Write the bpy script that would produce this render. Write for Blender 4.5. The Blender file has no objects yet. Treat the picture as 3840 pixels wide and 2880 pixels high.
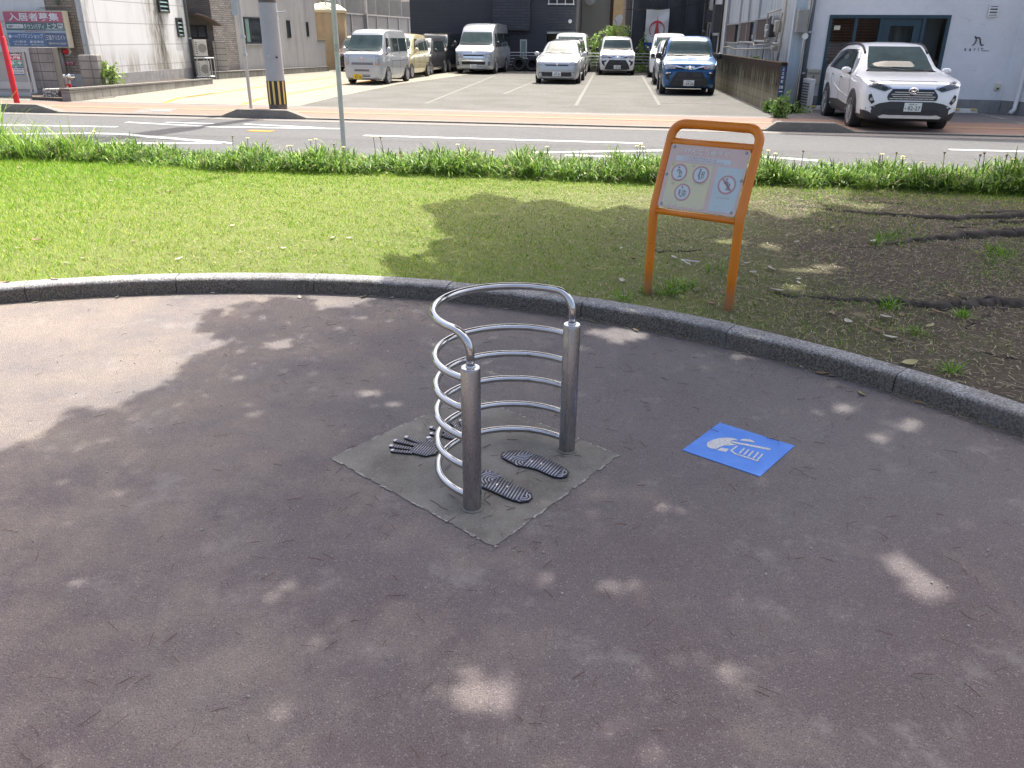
import bpy, math, random
import numpy as np
from mathutils import Vector, Matrix
from mathutils.bvhtree import BVHTree
random.seed(7); rng = np.random.default_rng(7)
scn = bpy.context.scene
COL = scn.collection
# ---------------------------------------------------------------- camera
FPX, YH, ROLL, CAMH = 2980.0, 140.0, math.radians(0.5), 1.55
TH = math.atan((1440 - YH) / FPX)
_F = Vector((0, math.cos(TH), -math.sin(TH))); _R0 = Vector((1, 0, 0)); _U0 = Vector((0, math.sin(TH), math.cos(TH)))
_R = math.cos(ROLL) * _R0 + math.sin(ROLL) * _U0
_U = -math.sin(ROLL) * _R0 + math.cos(ROLL) * _U0
cam = bpy.data.cameras.new('camera'); cam.sensor_width = 36; cam.lens = FPX / 3840 * 36
cam.clip_start = 0.05; cam.clip_end = 500
co = bpy.data.objects.new('camera', cam); COL.objects.link(co)
M = Matrix(((_R.x, _U.x, -_F.x), (_R.y, _U.y, -_F.y), (_R.z, _U.z, -_F.z))).to_4x4()
M.translation = (0, 0, CAMH); co.matrix_world = M
scn.camera = co
# ---------------------------------------------------------------- light
SUN_EL = math.radians(62)
_az = Vector((0.33, 0.944)).normalized()
SUN = Vector((_az.x * math.cos(SUN_EL), _az.y * math.cos(SUN_EL), math.sin(SUN_EL)))
w = bpy.data.worlds.new('World'); scn.world = w; w.use_nodes = True
nt = w.node_tree
sky = nt.nodes.new('ShaderNodeTexSky'); sky.sky_type = 'NISHITA'; sky.sun_disc = False
sky.dust_density = 6.0; sky.air_density = .7; sky.ozone_density = 0.0; sky.sun_elevation = SUN_EL; sky.sun_rotation = math.atan2(_az.x, _az.y)
bg = nt.nodes['Background']; bg.inputs['Strength'].default_value = 0.142
nt.links.new(sky.outputs[0], bg.inputs[0])
sl = bpy.data.lights.new('sun', 'SUN'); sl.energy = 2.75; sl.angle = math.radians(0.53); sl.color = (1, .965, .90)
so = bpy.data.objects.new('sun', sl); COL.objects.link(so)
so.rotation_euler = SUN.to_track_quat('Z', 'Y').to_euler(); so.location = (4, 9, 20)
scn.view_settings.view_transform = 'Standard'; scn.view_settings.look = 'None'
scn.view_settings.exposure = 1.62; scn.view_settings.gamma = 1
# ---------------------------------------------------------------- measuring helpers (photo pixel -> place in the world)
def ray(px, py):
    return (_F * FPX + _R * (px - 1920) - _U * (py - 1440))
def G(px, py, z=0.0):
    d = ray(px, py); t = (z - CAMH) / d.z
    return Vector((d.x * t, d.y * t, z))
def W(px, py, A, B):                     # on the vertical plane through A and B
    d = ray(px, py); e = B - A; n = Vector((-e.y, e.x, 0))
    t = (n.dot(A) - 0) / n.dot(d) if False else (n.x * A.x + n.y * A.y) / (n.x * d.x + n.y * d.y)
    return Vector((d.x * t, d.y * t, CAMH + d.z * t))
def R0(x, y): return (x / 4.148, y / 4.148)
def R1(x, y): return (x / 2.5925, y / 2.5925)
def R2(x, y): return (700 + x / 2.5925, y / 2.5925)
def R3(x, y): return (1200 + x / 2.765, y / 2.765)
def R4(x, y): return (1900 + x / 2.765, y / 2.765)
def R5(x, y): return (2600 + x / 3.319, y / 3.319)
def R6(x, y): return (3000 + x / 2.592, y / 2.592)
def RA(x, y): return (x / 1.7015, 360 + y / 1.7015)
def RB(x, y): return (1250 + x / 1.7015, 360 + y / 1.7015)
def RC(x, y): return (2540 + x / 1.7015, 360 + y / 1.7015)
def RS(x, y): return (1200 + x / 1.508, 1000 + y / 1.508)
# ---------------------------------------------------------------- object helpers
def tag(o, label=None, cat=None, group=None, kind=None):
    if label: o['label'] = label
    if cat: o['category'] = cat
    if group: o['group'] = group
    if kind: o['kind'] = kind
    return o
def empty(name, loc, rz=0, label=None, cat=None, group=None):
    o = bpy.data.objects.new(name, None); COL.objects.link(o)
    o.empty_display_size = .1
    o.location = loc; o.rotation_euler = (0, 0, rz)
    return tag(o, label, cat, group)
class MB:
    def __init__(s): s.v = []; s.f = []; s.m = []
    def add(s, vs, fs, mi=0):
        b = len(s.v); s.v += [tuple(p) for p in vs]
        for f in fs: s.f.append(tuple(i + b for i in f)); s.m.append(mi)
        return s
    def box(s, c, sz, ax=None, mi=0):     # centre, size, (ex,ey,ez)
        ex, ey, ez = ax or (Vector((1, 0, 0)), Vector((0, 1, 0)), Vector((0, 0, 1)))
        c = Vector(c); vs = []
        for k in (-.5, .5):
            for j, i in ((-.5, -.5), (-.5, .5), (.5, .5), (.5, -.5)):
                vs.append(c + ex * sz[0] * i + ey * sz[1] * j + ez * sz[2] * k)
        return s.add(vs, [(0, 3, 2, 1), (4, 5, 6, 7), (0, 1, 5, 4), (1, 2, 6, 5), (2, 3, 7, 6), (3, 0, 4, 7)], mi)
    def prism(s, poly, off, mi=0):         # planar polygon (3-D points) extruded by vector off
        n = len(poly); poly = [Vector(p) for p in poly]; off = Vector(off)
        vs = poly + [p + off for p in poly]
        fs = [tuple(range(n)), tuple(range(2 * n - 1, n - 1, -1))] + [((i + 1) % n, i, i + n, (i + 1) % n + n) for i in range(n)]
        return s.add(vs, fs, mi)
    def slab(s, poly, z0, z1, mi=0):
        return s.prism([(p[0], p[1], z0) for p in poly], (0, 0, z1 - z0), mi)
    def tube(s, pts, r, n=12, caps=True, mi=0, closed=False):
        pts = [Vector(p) for p in pts]; m = len(pts)
        rr = r if isinstance(r, (list, tuple)) else [r] * m
        T = []
        for i in range(m):
            a = pts[i - 1] if i > 0 or closed else pts[0]; b = pts[(i + 1) % m] if i < m - 1 or closed else pts[-1]
            T.append((b - a).normalized())
        u = T[0].orthogonal().normalized(); vs = []
        for i in range(m):
            u = (u - T[i] * u.dot(T[i])); u = u.normalized() if u.length > 1e-6 else T[i].orthogonal().normalized()
            v = T[i].cross(u)
            for k in range(n):
                a = 2 * math.pi * k / n
                vs.append(pts[i] + (u * math.cos(a) + v * math.sin(a)) * rr[i])
        fs = []
        for i in range(m if closed else m - 1):
            j = (i + 1) % m
            for k in range(n):
                fs.append((i * n + k, i * n + (k + 1) % n, j * n + (k + 1) % n, j * n + k))
        if caps and not closed:
            fs.append(tuple(range(n - 1, -1, -1))); fs.append(tuple((m - 1) * n + k for k in range(n)))
        return s.add(vs, fs, mi)
    def lathe(s, c, prof, ax=Vector((0, 0, 1)), n=24, mi=0):  # prof [(r,h)]
        c = Vector(c); ax = Vector(ax).normalized(); u = ax.orthogonal().normalized(); v = ax.cross(u); vs = []
        for r, h in prof:
            for k in range(n):
                a = 2 * math.pi * k / n; vs.append(c + ax * h + (u * math.cos(a) + v * math.sin(a)) * r)
        fs = [(i * n + k, i * n + (k + 1) % n, (i + 1) * n + (k + 1) % n, (i + 1) * n + k) for i in range(len(prof) - 1) for k in range(n)]
        fs.append(tuple(range(n - 1, -1, -1))); fs.append(tuple((len(prof) - 1) * n + k for k in range(n)))
        return s.add(vs, fs, mi)
    def build(s, name, mat, parent=None, smooth=False, local=False, bevel=0, origin=None):
        me = bpy.data.meshes.new(name)
        mats = mat if isinstance(mat, (list, tuple)) else [mat]
        V = np.array([tuple(p) for p in s.v], dtype=float).reshape(-1, 3)
        o = bpy.data.objects.new(name, me); COL.objects.link(o)
        if parent is not None:
            if not local:
                w = Vector((0, 0, 0)); q = parent
                while q is not None: w += q.location; q = q.parent
                V = V - np.array(w)
            o.parent = parent
        elif not local:
            c = np.array([(V[:, 0].min() + V[:, 0].max()) / 2, (V[:, 1].min() + V[:, 1].max()) / 2, V[:, 2].min()])
            V = V - c; o.location = c
        me.from_pydata(V.tolist(), [], s.f)
        for m in mats: me.materials.append(m)
        if len(mats) > 1: me.polygons.foreach_set('material_index', s.m)
        if smooth:
            me.polygons.foreach_set('use_smooth', [True] * len(s.f))
            if smooth != 'all': me.set_sharp_from_angle(angle=math.radians(38))
        me.update()
        if bevel:
            b = o.modifiers.new('bevel', 'BEVEL'); b.width = bevel; b.segments = 2; b.limit_method = 'ANGLE'; b.angle_limit = math.radians(40)
        return o
def numesh(name, V, F, mat, parent=None, mi=None, smooth=False):
    """fast mesh from arrays; F (n,k) all same size"""
    me = bpy.data.meshes.new(name); V = np.asarray(V, np.float32); F = np.asarray(F, np.int32)
    o = bpy.data.objects.new(name, me); COL.objects.link(o)
    if parent is not None:
        V = V - np.array(parent.location, np.float32); o.parent = parent
    me.vertices.add(len(V)); me.vertices.foreach_set('co', V.ravel())
    n, k = F.shape; me.loops.add(n * k); me.loops.foreach_set('vertex_index', F.ravel())
    me.polygons.add(n); me.polygons.foreach_set('loop_start', np.arange(0, n * k, k, dtype=np.int32))
    me.polygons.foreach_set('loop_total', np.full(n, k, np.int32))
    for m in (mat if isinstance(mat, (list, tuple)) else [mat]): me.materials.append(m)
    if mi is not None: me.polygons.foreach_set('material_index', np.asarray(mi, np.int32))
    if smooth: me.polygons.foreach_set('use_smooth', [True] * n)
    me.update(calc_edges=True); me.validate()
    return o
def copy_tree(o, parent=None):
    c = o.copy(); COL.objects.link(c)
    if parent: c.parent = parent
    for ch in list(o.children): copy_tree(ch, c)
    return c
def text(body, A, ex, ey, w, h, mat, name='lettering', parent=None, local=False, bold=0.0, lift=.004, align='C'):
    """lettering fitted in the box w x h centred on A in the plane ex,ey"""
    cu = bpy.data.curves.new('t', 'FONT'); cu.body = body; cu.offset = bold; cu.resolution_u = 2
    t = bpy.data.objects.new('t', cu); COL.objects.link(t)
    bpy.context.view_layer.update()
    me = bpy.data.meshes.new_from_object(t.evaluated_get(bpy.context.evaluated_depsgraph_get()))
    V = np.zeros(len(me.vertices) * 3); me.vertices.foreach_get('co', V); V = V.reshape(-1, 3)
    F = [tuple(p.vertices) for p in me.polygons]
    COL.objects.unlink(t); bpy.data.objects.remove(t); bpy.data.curves.remove(cu)
    x0, x1, y0, y1 = V[:, 0].min(), V[:, 0].max(), V[:, 1].min(), V[:, 1].max()
    ex, ey = Vector(ex).normalized(), Vector(ey).normalized(); nz = ex.cross(ey)
    mb = MB(); sx = w / (x1 - x0); sy = h / (y1 - y0)
    mb.add([Vector(A) + ex * ((p[0] - (x0 + x1) / 2) * sx) + ey * ((p[1] - (y0 + y1) / 2) * sy) + nz * lift for p in V], F)
    if name is None: return mb
    return mb.build(name, mat, parent, local=local)
# ---------------------------------------------------------------- materials
def nodes(m): m.use_nodes = True; return m.node_tree
class NT:
    def __init__(s, name):
        s.m = bpy.data.materials.new(name); s.t = nodes(s.m); s.b = s.t.nodes['Principled BSDF']
        s.geo = s.t.nodes.new('ShaderNodeNewGeometry'); s.tc = s.t.nodes.new('ShaderNodeTexCoord')
    def n(s, ty, **k):
        q = s.t.nodes.new(ty)
        for a, v in k.items(): setattr(q, a, v)
        return q
    def l(s, a, b): s.t.links.new(a, b)
    def val(s, sock, v):
        if isinstance(v, (int, float)): sock.default_value = v
        elif isinstance(v, tuple): sock.default_value = v if len(v) == len(sock.default_value) else v + (1,)
        else: s.l(v, sock)
    def math(s, op, a, b=0.0, c=None, clamp=False):
        q = s.n('ShaderNodeMath', operation=op, use_clamp=clamp); s.val(q.inputs[0], a); s.val(q.inputs[1], b)
        if c is not None: s.val(q.inputs[2], c)
        return q.outputs[0]
    def noise(s, vec, scale, detail=4, rough=.6, dist=0):
        q = s.n('ShaderNodeTexNoise'); s.l(vec, q.inputs['Vector']); q.inputs['Scale'].default_value = scale
        q.inputs['Detail'].default_value = detail; q.inputs['Roughness'].default_value = rough; q.inputs['Distortion'].default_value = dist
        return q.outputs['Fac']
    def ramp(s, f, a, b, lo=0.0, hi=1.0):
        q = s.n('ShaderNodeMapRange'); q.clamp = True; s.val(q.inputs[0], f)
        q.inputs[1].default_value = a; q.inputs[2].default_value = b; q.inputs[3].default_value = lo; q.inputs[4].default_value = hi
        return q.outputs[0]
    def mix(s, f, a, b, mode='MIX'):
        q = s.n('ShaderNodeMix', data_type='RGBA', blend_type=mode); s.val(q.inputs[0], f); s.val(q.inputs[6], a); s.val(q.inputs[7], b)
        return q.outputs[2]
    def vec(s, x, y, z=0.0):
        q = s.n('ShaderNodeCombineXYZ'); s.val(q.inputs[0], x); s.val(q.inputs[1], y); s.val(q.inputs[2], z); return q.outputs[0]
    def dot(s, v, d):
        q = s.n('ShaderNodeVectorMath', operation='DOT_PRODUCT'); s.l(v, q.inputs[0]); q.inputs[1].default_value = d; return q.outputs['Value']
    def scale(s, v, x, y, z):
        q = s.n('ShaderNodeVectorMath', operation='MULTIPLY'); s.l(v, q.inputs[0]); q.inputs[1].default_value = (x, y, z); return q.outputs[0]
    def bump(s, h, strength=.3, dist=.01):
        q = s.n('ShaderNodeBump'); s.l(h, q.inputs['Height']); q.inputs['Strength'].default_value = strength; q.inputs['Distance'].default_value = dist
        s.l(q.outputs[0], s.b.inputs['Normal'])
    def out(s, col, rough=.8, metal=0., spec=None):
        s.val(s.b.inputs['Base Color'], col); s.val(s.b.inputs['Roughness'], rough); s.val(s.b.inputs['Metallic'], metal)
        if spec is not None: s.b.inputs['Specular IOR Level'].default_value = spec
        return s.m
    @property
    def pos(s): return s.geo.outputs['Position']
    @property
    def obj(s): return s.tc.outputs['Object']
def pm(name, c, c2=None, ns=4., rough=.7, metal=0., bump=0., bs=60., bd=.005, spec=None, streak=0., grime=None, coat=0.):
    k = NT(name); v = k.obj; c = tuple(c)
    c2 = tuple(c2) if c2 else tuple(x * .82 for x in c)
    f = k.ramp(k.noise(v, ns, 6, .65), .3, .7)
    col = k.mix(f, c, c2)
    if streak:
        g = k.ramp(k.noise(k.scale(v, 5, 5, .35), 1.0, 6, .7), .50, .72)
        col = k.mix(k.math('MULTIPLY', g, streak), col, tuple(grime or (x * .3 for x in c)))
    if bump: k.bump(k.noise(v, bs, 5, .7), bump, bd)
    m = k.out(col, rough, metal, spec)
    if coat: k.b.inputs['Coat Weight'].default_value = coat; k.b.inputs['Coat Roughness'].default_value = .03
    return m
def brickmat(name, d, c1, c2, mortar, bw, bh, ms=.008, off=.5, rough=.6, streak=0, grime=(.05, .05, .045), bump=.25, flat=False):
    k = NT(name)
    if flat:
        vec = k.vec(k.dot(k.pos, (d[0], d[1], 0)), k.dot(k.pos, (-d[1], d[0], 0)))
    else:
        vec = k.vec(k.dot(k.pos, (d[0], d[1], 0)), k.dot(k.pos, (0, 0, 1)))
    q = k.n('ShaderNodeTexBrick'); k.l(vec, q.inputs['Vector']); q.offset = off
    q.inputs['Scale'].default_value = 1; q.inputs['Color1'].default_value = c1 + (1,); q.inputs['Color2'].default_value = c2 + (1,); q.inputs['Mortar'].default_value = mortar + (1,)
    q.inputs['Mortar Size'].default_value = ms; q.inputs['Brick Width'].default_value = bw; q.inputs['Row Height'].default_value = bh; q.inputs['Mortar Smooth'].default_value = .1
    col = q.outputs['Color']
    col = k.mix(k.ramp(k.noise(k.pos, 2.5, 6, .7), .35, .75, 0, .45), col, grime)
    if streak:
        g = k.ramp(k.noise(k.scale(k.pos, 3.5, 3.5, .3), 1.0, 6, .72), .46, .68)
        col = k.mix(k.math('MULTIPLY', g, streak), col, grime)
    h = k.math('SUBTRACT', 1.0, q.outputs['Fac']); k.bump(h, bump, .01)
    return k.out(col, rough)
def aggregate(name, c, speck, dark, ns=900., patch=None, rough=.95, bump=.5, stain=None, blend=None):
    """asphalt / concrete with grains"""
    k = NT(name); v = k.pos
    fine = k.noise(v, ns * .25, 3, .7); vf = k.noise(v, 38, 5, .75); big = k.noise(v, .8, 5, .6); mid = k.noise(v, 5, 6, .7)
    col = k.mix(k.ramp(fine, .35, .68), dark, c)
    col = k.mix(k.ramp(vf, .62, .80, 0, .75), col, speck)
    if patch: col = k.mix(k.ramp(big, .38, .62, 0, .85), col, patch)
    if stain: col = k.mix(k.ramp(mid, .5, .75, 0, .55), col, stain)
    col = k.mix(k.ramp(k.noise(v, 9, 6, .8), .40, .62, .28, 0), col, tuple(x * .72 for x in dark)); col = k.mix(k.ramp(k.noise(v, 22, 5, .85), .56, .68, 0, .45), col, speck)
    k.bump(fine, bump, .004)
    return k.out(col, rough, 0, .15)
STREET = Vector((.987, -.158, 0)); LOT = Vector((.120, .993, 0))
mt = {}
mt['ground'] = aggregate('ground_soil', (.12, .10, .08), (.2, .18, .15), (.07, .06, .05))
# rubberised plaza paving: faded grey-brown over a wine red base, pale grit
k = NT('plaza_paving'); v = k.pos
fine = k.noise(v, 260, 4, .85); mid = k.noise(v, 75, 5, .85); vor = k.n('ShaderNodeTexVoronoi'); k.l(v, vor.inputs['Vector']); vor.inputs['Scale'].default_value = 190
yy = k.dot(v, (0.15, 1, 0)); xx = k.dot(v, (1, 0, 0))
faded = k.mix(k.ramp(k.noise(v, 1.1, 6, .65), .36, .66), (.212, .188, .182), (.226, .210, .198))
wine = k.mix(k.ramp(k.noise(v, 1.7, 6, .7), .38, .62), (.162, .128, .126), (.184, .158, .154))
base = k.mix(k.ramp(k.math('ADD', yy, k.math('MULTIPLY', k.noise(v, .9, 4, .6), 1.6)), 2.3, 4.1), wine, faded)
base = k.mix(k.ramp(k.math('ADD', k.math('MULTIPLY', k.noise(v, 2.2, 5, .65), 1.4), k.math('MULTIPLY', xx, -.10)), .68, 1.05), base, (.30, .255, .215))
base = k.mix(k.ramp(fine, .42, .56, .60, 0), base, (.045, .038, .042))
base = k.mix(k.ramp(mid, .57, .70, 0, .7), base, (.40, .37, .34))
base = k.mix(k.ramp(k.noise(v, 7, 6, .75), .54, .72, 0, .35), base, (.10, .085, .085))
vs_ = k.n('ShaderNodeTexVoronoi'); k.l(v, vs_.inputs['Vector']); vs_.inputs['Scale'].default_value = 210
sep = k.n('ShaderNodeSeparateColor'); k.l(vs_.outputs['Color'], sep.inputs[0]); rnd = sep.outputs[0]
near = k.ramp(vs_.outputs['Distance'], .55, .35)
base = k.mix(k.math('MULTIPLY', k.ramp(rnd, .88, .99), k.math('MULTIPLY', near, .40)), base, (.46, .42, .39))
base = k.mix(k.math('MULTIPLY', k.ramp(rnd, .30, .05), k.math('MULTIPLY', near, .55)), base, (.05, .042, .045))
base = k.mix(k.ramp(k.noise(v, 28, 5, .85), .36, .50, .22, 0), base, (.09, .075, .078))
base = k.mix(k.math('MULTIPLY', k.ramp(k.noise(v, 3.3, 6, .75), .56, .66), .35), base, (.31, .29, .265))
k.bump(k.math('ADD', vor.outputs['Distance'], k.math('MULTIPLY', fine, .7)), .75, .006)
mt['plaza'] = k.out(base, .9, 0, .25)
mt['road'] = aggregate('road_asphalt', (.175, .177, .173), (.30, .30, .29), (.065, .066, .066), 380, patch=(.125, .127, .127), stain=(.11, .11, .11))
mt['lot'] = aggregate('lot_asphalt', (.158, .158, .142), (.36, .355, .31), (.070, .069, .060), 180, patch=(.145, .142, .132), stain=(.13, .126, .115))
mt['forecourt'] = aggregate('forecourt_asphalt', (.17, .165, .16), (.3, .29, .28), (.09, .085, .085), 500, patch=(.13, .12, .12), stain=(.22, .21, .2))
mt['drive'] = aggregate('drive_concrete', (.25, .24, .195), (.30, .29, .24), (.20, .19, .155), 260, patch=(.275, .255, .20), stain=(.21, .20, .17), bump=.15)
mt['gutter'] = aggregate('gutter_concrete', (.25, .24, .215), (.36, .35, .32), (.15, .14, .13), 300, stain=(.22, .2, .18), bump=.2)
mt['kerbfar'] = aggregate('street_kerb_concrete', (.27, .25, .22), (.4, .38, .34), (.16, .15, .13), 300, stain=(.13, .12, .1), bump=.3)
mt['pave'] = brickmat('brick_paving', STREET, (.235, .135, .098), (.185, .105, .075), (.13, .095, .075), .2, .1, .006, flat=True, grime=(.19, .135, .10), rough=.9, bump=.1)
mt['tactile'] = pm('tactile_paving_yellow', (.25, .17, .09), (.22, .14, .085), 3, .85)
mt['white_line'] = aggregate('road_paint_white', (.62, .62, .60), (.7, .7, .68), (.40, .40, .39), 200, bump=.1)
mt['faint_line'] = aggregate('worn_paint_white', (.22, .22, .20), (.36, .36, .33), (.15, .15, .135), 60, bump=.1)
mt['orange_line'] = aggregate('paint_orange', (.50, .235, .03), (.46, .28, .09), (.42, .22, .06), 120, bump=.1)
mt['steelgrate'] = pm('galvanised_grate', (.20, .21, .21), (.12, .13, .13), 30, .6, .3)
# plaza kerb: exposed aggregate top, dirty mossy face
k = NT('kerb_aggregate'); v = k.pos
st = k.ramp(k.noise(v, 95, 3, .85), .44, .58); zz = k.dot(v, (0, 0, 1))
c = k.mix(st, (.17, .17, .165), (.44, .44, .43))
c = k.mix(k.ramp(k.noise(v, 60, 4, .8), .60, .74, 0, .8), c, (.62, .62, .60))
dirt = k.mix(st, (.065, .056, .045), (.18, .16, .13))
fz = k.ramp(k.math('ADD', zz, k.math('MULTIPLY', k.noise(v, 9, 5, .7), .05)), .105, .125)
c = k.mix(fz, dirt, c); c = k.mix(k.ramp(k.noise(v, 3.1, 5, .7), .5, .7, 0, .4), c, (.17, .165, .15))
k.bump(st, .6, .004); mt['kerb'] = k.out(c, .95)
# pad under the stool
k = NT('stool_pad_concrete'); v = k.pos
c = k.mix(k.ramp(k.noise(v, 3.0, 6, .65), .35, .65), (.255, .240, .208), (.125, .115, .098))
c = k.mix(k.ramp(k.noise(v, 110, 4, .85), .57, .68, 0, .8), c, (.38, .38, .34)); c = k.mix(k.ramp(k.noise(v, 9, 5, .7), .58, .72, 0, .6), c, (.26, .25, .22))
c = k.mix(k.ramp(k.noise(v, 420, 3, .8), .4, .6, .5, 0), c, (.06, .06, .05))
k.bump(k.noise(v, 300, 4, .8), .3, .003); mt['pad'] = k.out(c, .85)
# stainless
def steel(name, rough, ns=(1, 1, 60), c=(.66, .665, .67), bumpy=.0):
    k = NT(name); s = k.noise(k.scale(k.obj, *ns), 12, 4, .7)
    k.val(k.b.inputs['Roughness'], k.ramp(s, .3, .7, rough * .75, rough * 1.35)); k.val(k.b.inputs['Base Color'], k.mix(k.ramp(k.noise(k.obj, 9, 5, .7), .4, .7), c, tuple(x * .86 for x in c)))
    k.b.inputs['Metallic'].default_value = 1
    if bumpy: k.bump(s, bumpy, .001)
    return k.m
mt['polished'] = steel('polished_steel', .12, c=(.50, .50, .50)); mt['brushed'] = steel('brushed_steel', .27, (8, 8, 1), (.40, .40, .41))
# cast plates
mt['plate'] = pm('cast_plate', (.04, .04, .045), (.03, .03, .035), 30, .5, .6, .2, 300, .001)
mt['plate_rib'] = pm('cast_plate_ribs', (.36, .37, .42), (.27, .28, .32), 40, .38, .85)
# litter, plants
def leafmat(name, c, c2, rough=.5, tr=.25):
    k = NT(name); col = k.mix(k.ramp(k.noise(k.pos, 14, 3, .6), .3, .7), c, c2)
    b = k.b; b.inputs['Specular IOR Level'].default_value = .2; k.val(b.inputs['Base Color'], col); b.inputs['Roughness'].default_value = rough
    t = k.n('ShaderNodeBsdfTranslucent'); k.l(col, t.inputs[0]); mx = k.n('ShaderNodeMixShader'); mx.inputs[0].default_value = tr
    k.l(b.outputs[0], mx.inputs[1]); k.l(t.outputs[0], mx.inputs[2]); k.l(mx.outputs[0], k.t.nodes['Material Output'].inputs[0])
    return k.m
mt['crown'] = leafmat('crown_leaf', (.035, .075, .02), (.06, .11, .03), .45, .12)
mt['g1'] = leafmat('lawn_green', (.15, .34, .012), (.22, .42, .02)); mt['g2'] = leafmat('lawn_yellowgreen', (.36, .48, .025), (.48, .54, .09))
mt['g3'] = leafmat('lawn_straw', (.46, .42, .22), (.36, .31, .17)); mt['g4'] = leafmat('lawn_deepgreen', (.07, .16, .025), (.11, .22, .03))
mt['h1'] = leafmat('strap_leaf', (.10, .20, .03), (.15, .27, .04), .5); mt['h2'] = leafmat('strap_leaf_light', (.22, .37, .05), (.30, .44, .08), .5)
mt['h3'] = leafmat('strap_leaf_dark', (.045, .10, .03), (.07, .13, .04), .4); mt['h4'] = leafmat('strap_leaf_dry', (.42, .36, .22), (.3, .24, .15))
mt['weed'] = leafmat('weed_leaf', (.12, .22, .05), (.2, .33, .08)); mt['bushlight'] = leafmat('bush_leaf', (.22, .34, .08), (.34, .45, .13))
mt['petal'] = pm('petal_yellow', (.85, .72, .20), (.9, .8, .4), 30, .6); mt['stem'] = pm('flower_stem', (.12, .16, .06), None, 30, .7)
mt['dryleaf'] = pm('fallen_leaf_dry', (.30, .20, .10), (.18, .12, .06), 30, .6); mt['paleleaf'] = pm('fallen_leaf_pale', (.50, .46, .36), (.38, .36, .30), 30, .6)
mt['greenleaf'] = pm('fallen_leaf_green', (.22, .24, .09), (.3, .26, .1), 30, .5)
mt['needle'] = pm('needle_litter', (.05, .028, .02), (.11, .055, .035), 60, .8); mt['grit'] = pm('grit', (.42, .40, .36), (.2, .19, .17), 60, .9)
k = NT('lawn_soil'); v = k.pos
soil = k.mix(k.ramp(k.noise(v, 60, 5, .8), .35, .65), (.042, .032, .021), (.115, .088, .055))
that = k.mix(k.ramp(k.noise(v, 90, 5, .8), .35, .65), (.09, .12, .02), (.20, .24, .05))
sx = k.dot(v, (1, -.15, 0)); f = k.ramp(k.math('ADD', sx, k.math('MULTIPLY', k.noise(v, .9, 5, .7), 3.0)), 1.2, 3.2)
k.bump(k.noise(v, 70, 6, .8), .8, .02); mt['soil'] = k.out(k.mix(f, that, soil), .95)
mt['bark'] = pm('root_bark', (.062, .050, .038), (.030, .025, .020), 20, .9, 0, .9, 45, .01)
# paint and metals
mt['orange'] = None
k = NT('orange_paint'); v = k.obj
c = k.mix(k.ramp(k.noise(v, 4, 4, .6), .35, .7), (.70, .205, .008), (.62, .18, .010))
c = k.mix(k.ramp(k.noise(v, 38, 5, .75), .645, .68), c, (.06, .035, .03)); zz = k.dot(v, (0, 0, 1))
chip = k.math('MULTIPLY', k.ramp(zz, .22, .02), k.ramp(k.noise(v, 95, 4, .8), .42, .58))
c = k.mix(chip, c, (.48, .40, .33)); k.bump(k.noise(v, 50, 4, .6), .12, .002); mt['orange'] = k.out(c, .38, 0, .5)
mt['pale_metal'] = pm('painted_pole_grey', (.50, .52, .50), (.42, .44, .42), 12, .45, .3)
mt['pale_green'] = pm('pole_pale_green', (.50, .515, .49), (.42, .435, .42), 12, .45, .2)
mt['red'] = pm('red_paint', (.62, .02, .03), (.52, .015, .02), 6, .35)
mt['concrete'] = pm('bare_concrete', (.42, .41, .38), (.31, .30, .28), 3, .9, 0, .3, 120, .004, streak=.7, grime=(.2, .19, .17))
mt['polewrap'] = pm('pole_sheet_grey', (.36, .365, .37), (.32, .325, .33), 3, .55, bump=.05)
mt['poleconc'] = pm('pole_concrete_dark', (.16, .14, .12), (.09, .08, .07), 10, .9, bump=.3)
mt['yellow'] = pm('band_yellow', (.72, .52, .16), (.62, .44, .12), 8, .5); mt['black'] = pm('matt_black', (.018, .018, .02), (.03, .03, .032), 8, .5)
mt['blackgloss'] = pm('gloss_black', (.012, .012, .014), None, 8, .15); mt['rubber'] = pm('tyre_rubber', (.02, .02, .021), (.035, .034, .033), 20, .85)
mt['alloy'] = pm('alloy_wheel', (.62, .63, .65), (.5, .5, .52), 6, .28, .85); mt['chrome'] = pm('chrome', (.82, .83, .85), (.75, .76, .78), 6, .08, 1.)
mt['glassdark'] = pm('car_glass', (.03, .042, .042), (.02, .03, .032), 3, .05, 0, spec=.35); mt['glassgreen'] = pm('windscreen_glass', (.06, .09, .085), (.03, .05, .05), 2.2, .05, 0, spec=.35)
mt['lamp'] = pm('headlight_lens', (.52, .53, .54), (.2, .21, .22), 14, .08, .3, spec=.8); mt['amber'] = pm('amber_lens', (.65, .22, .05), None, 8, .2)
mt['plate_white'] = pm('number_plate_white', (.78, .79, .76), None, 3, .5); mt['plate_yellow'] = pm('number_plate_yellow', (.85, .55, .02), None, 3, .5); mt['plate_green'] = pm('number_green', (.02, .09, .05), None, 3, .5)
def paint(name, c, metal=.0, coat=1.): return pm(name, c, tuple(x * .95 for x in c), 1.5, .32, metal, coat=coat)
mt['car_white'] = paint('car_paint_white', (.78, .79, .78)); mt['car_silver'] = paint('car_paint_silver', (.42, .44, .455), .4); mt['car_blue'] = paint('car_paint_blue', (.012, .085, .23), .55)
mt['car_beige'] = paint('car_paint_beige', (.50, .44, .25), .1); mt['car_dgrey'] = paint('car_paint_darkgrey', (.06, .058, .062), .3); mt['car_black'] = paint('car_paint_black', (.012, .014, .014)); mt['car_brown'] = paint('car_paint_brown', (.13, .08, .07), .2); mt['car_cream'] = paint('car_paint_cream', (.5, .46, .36))
mt['cladding'] = pm('bumper_cladding', (.045, .045, .048), None, 20, .55)
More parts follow.
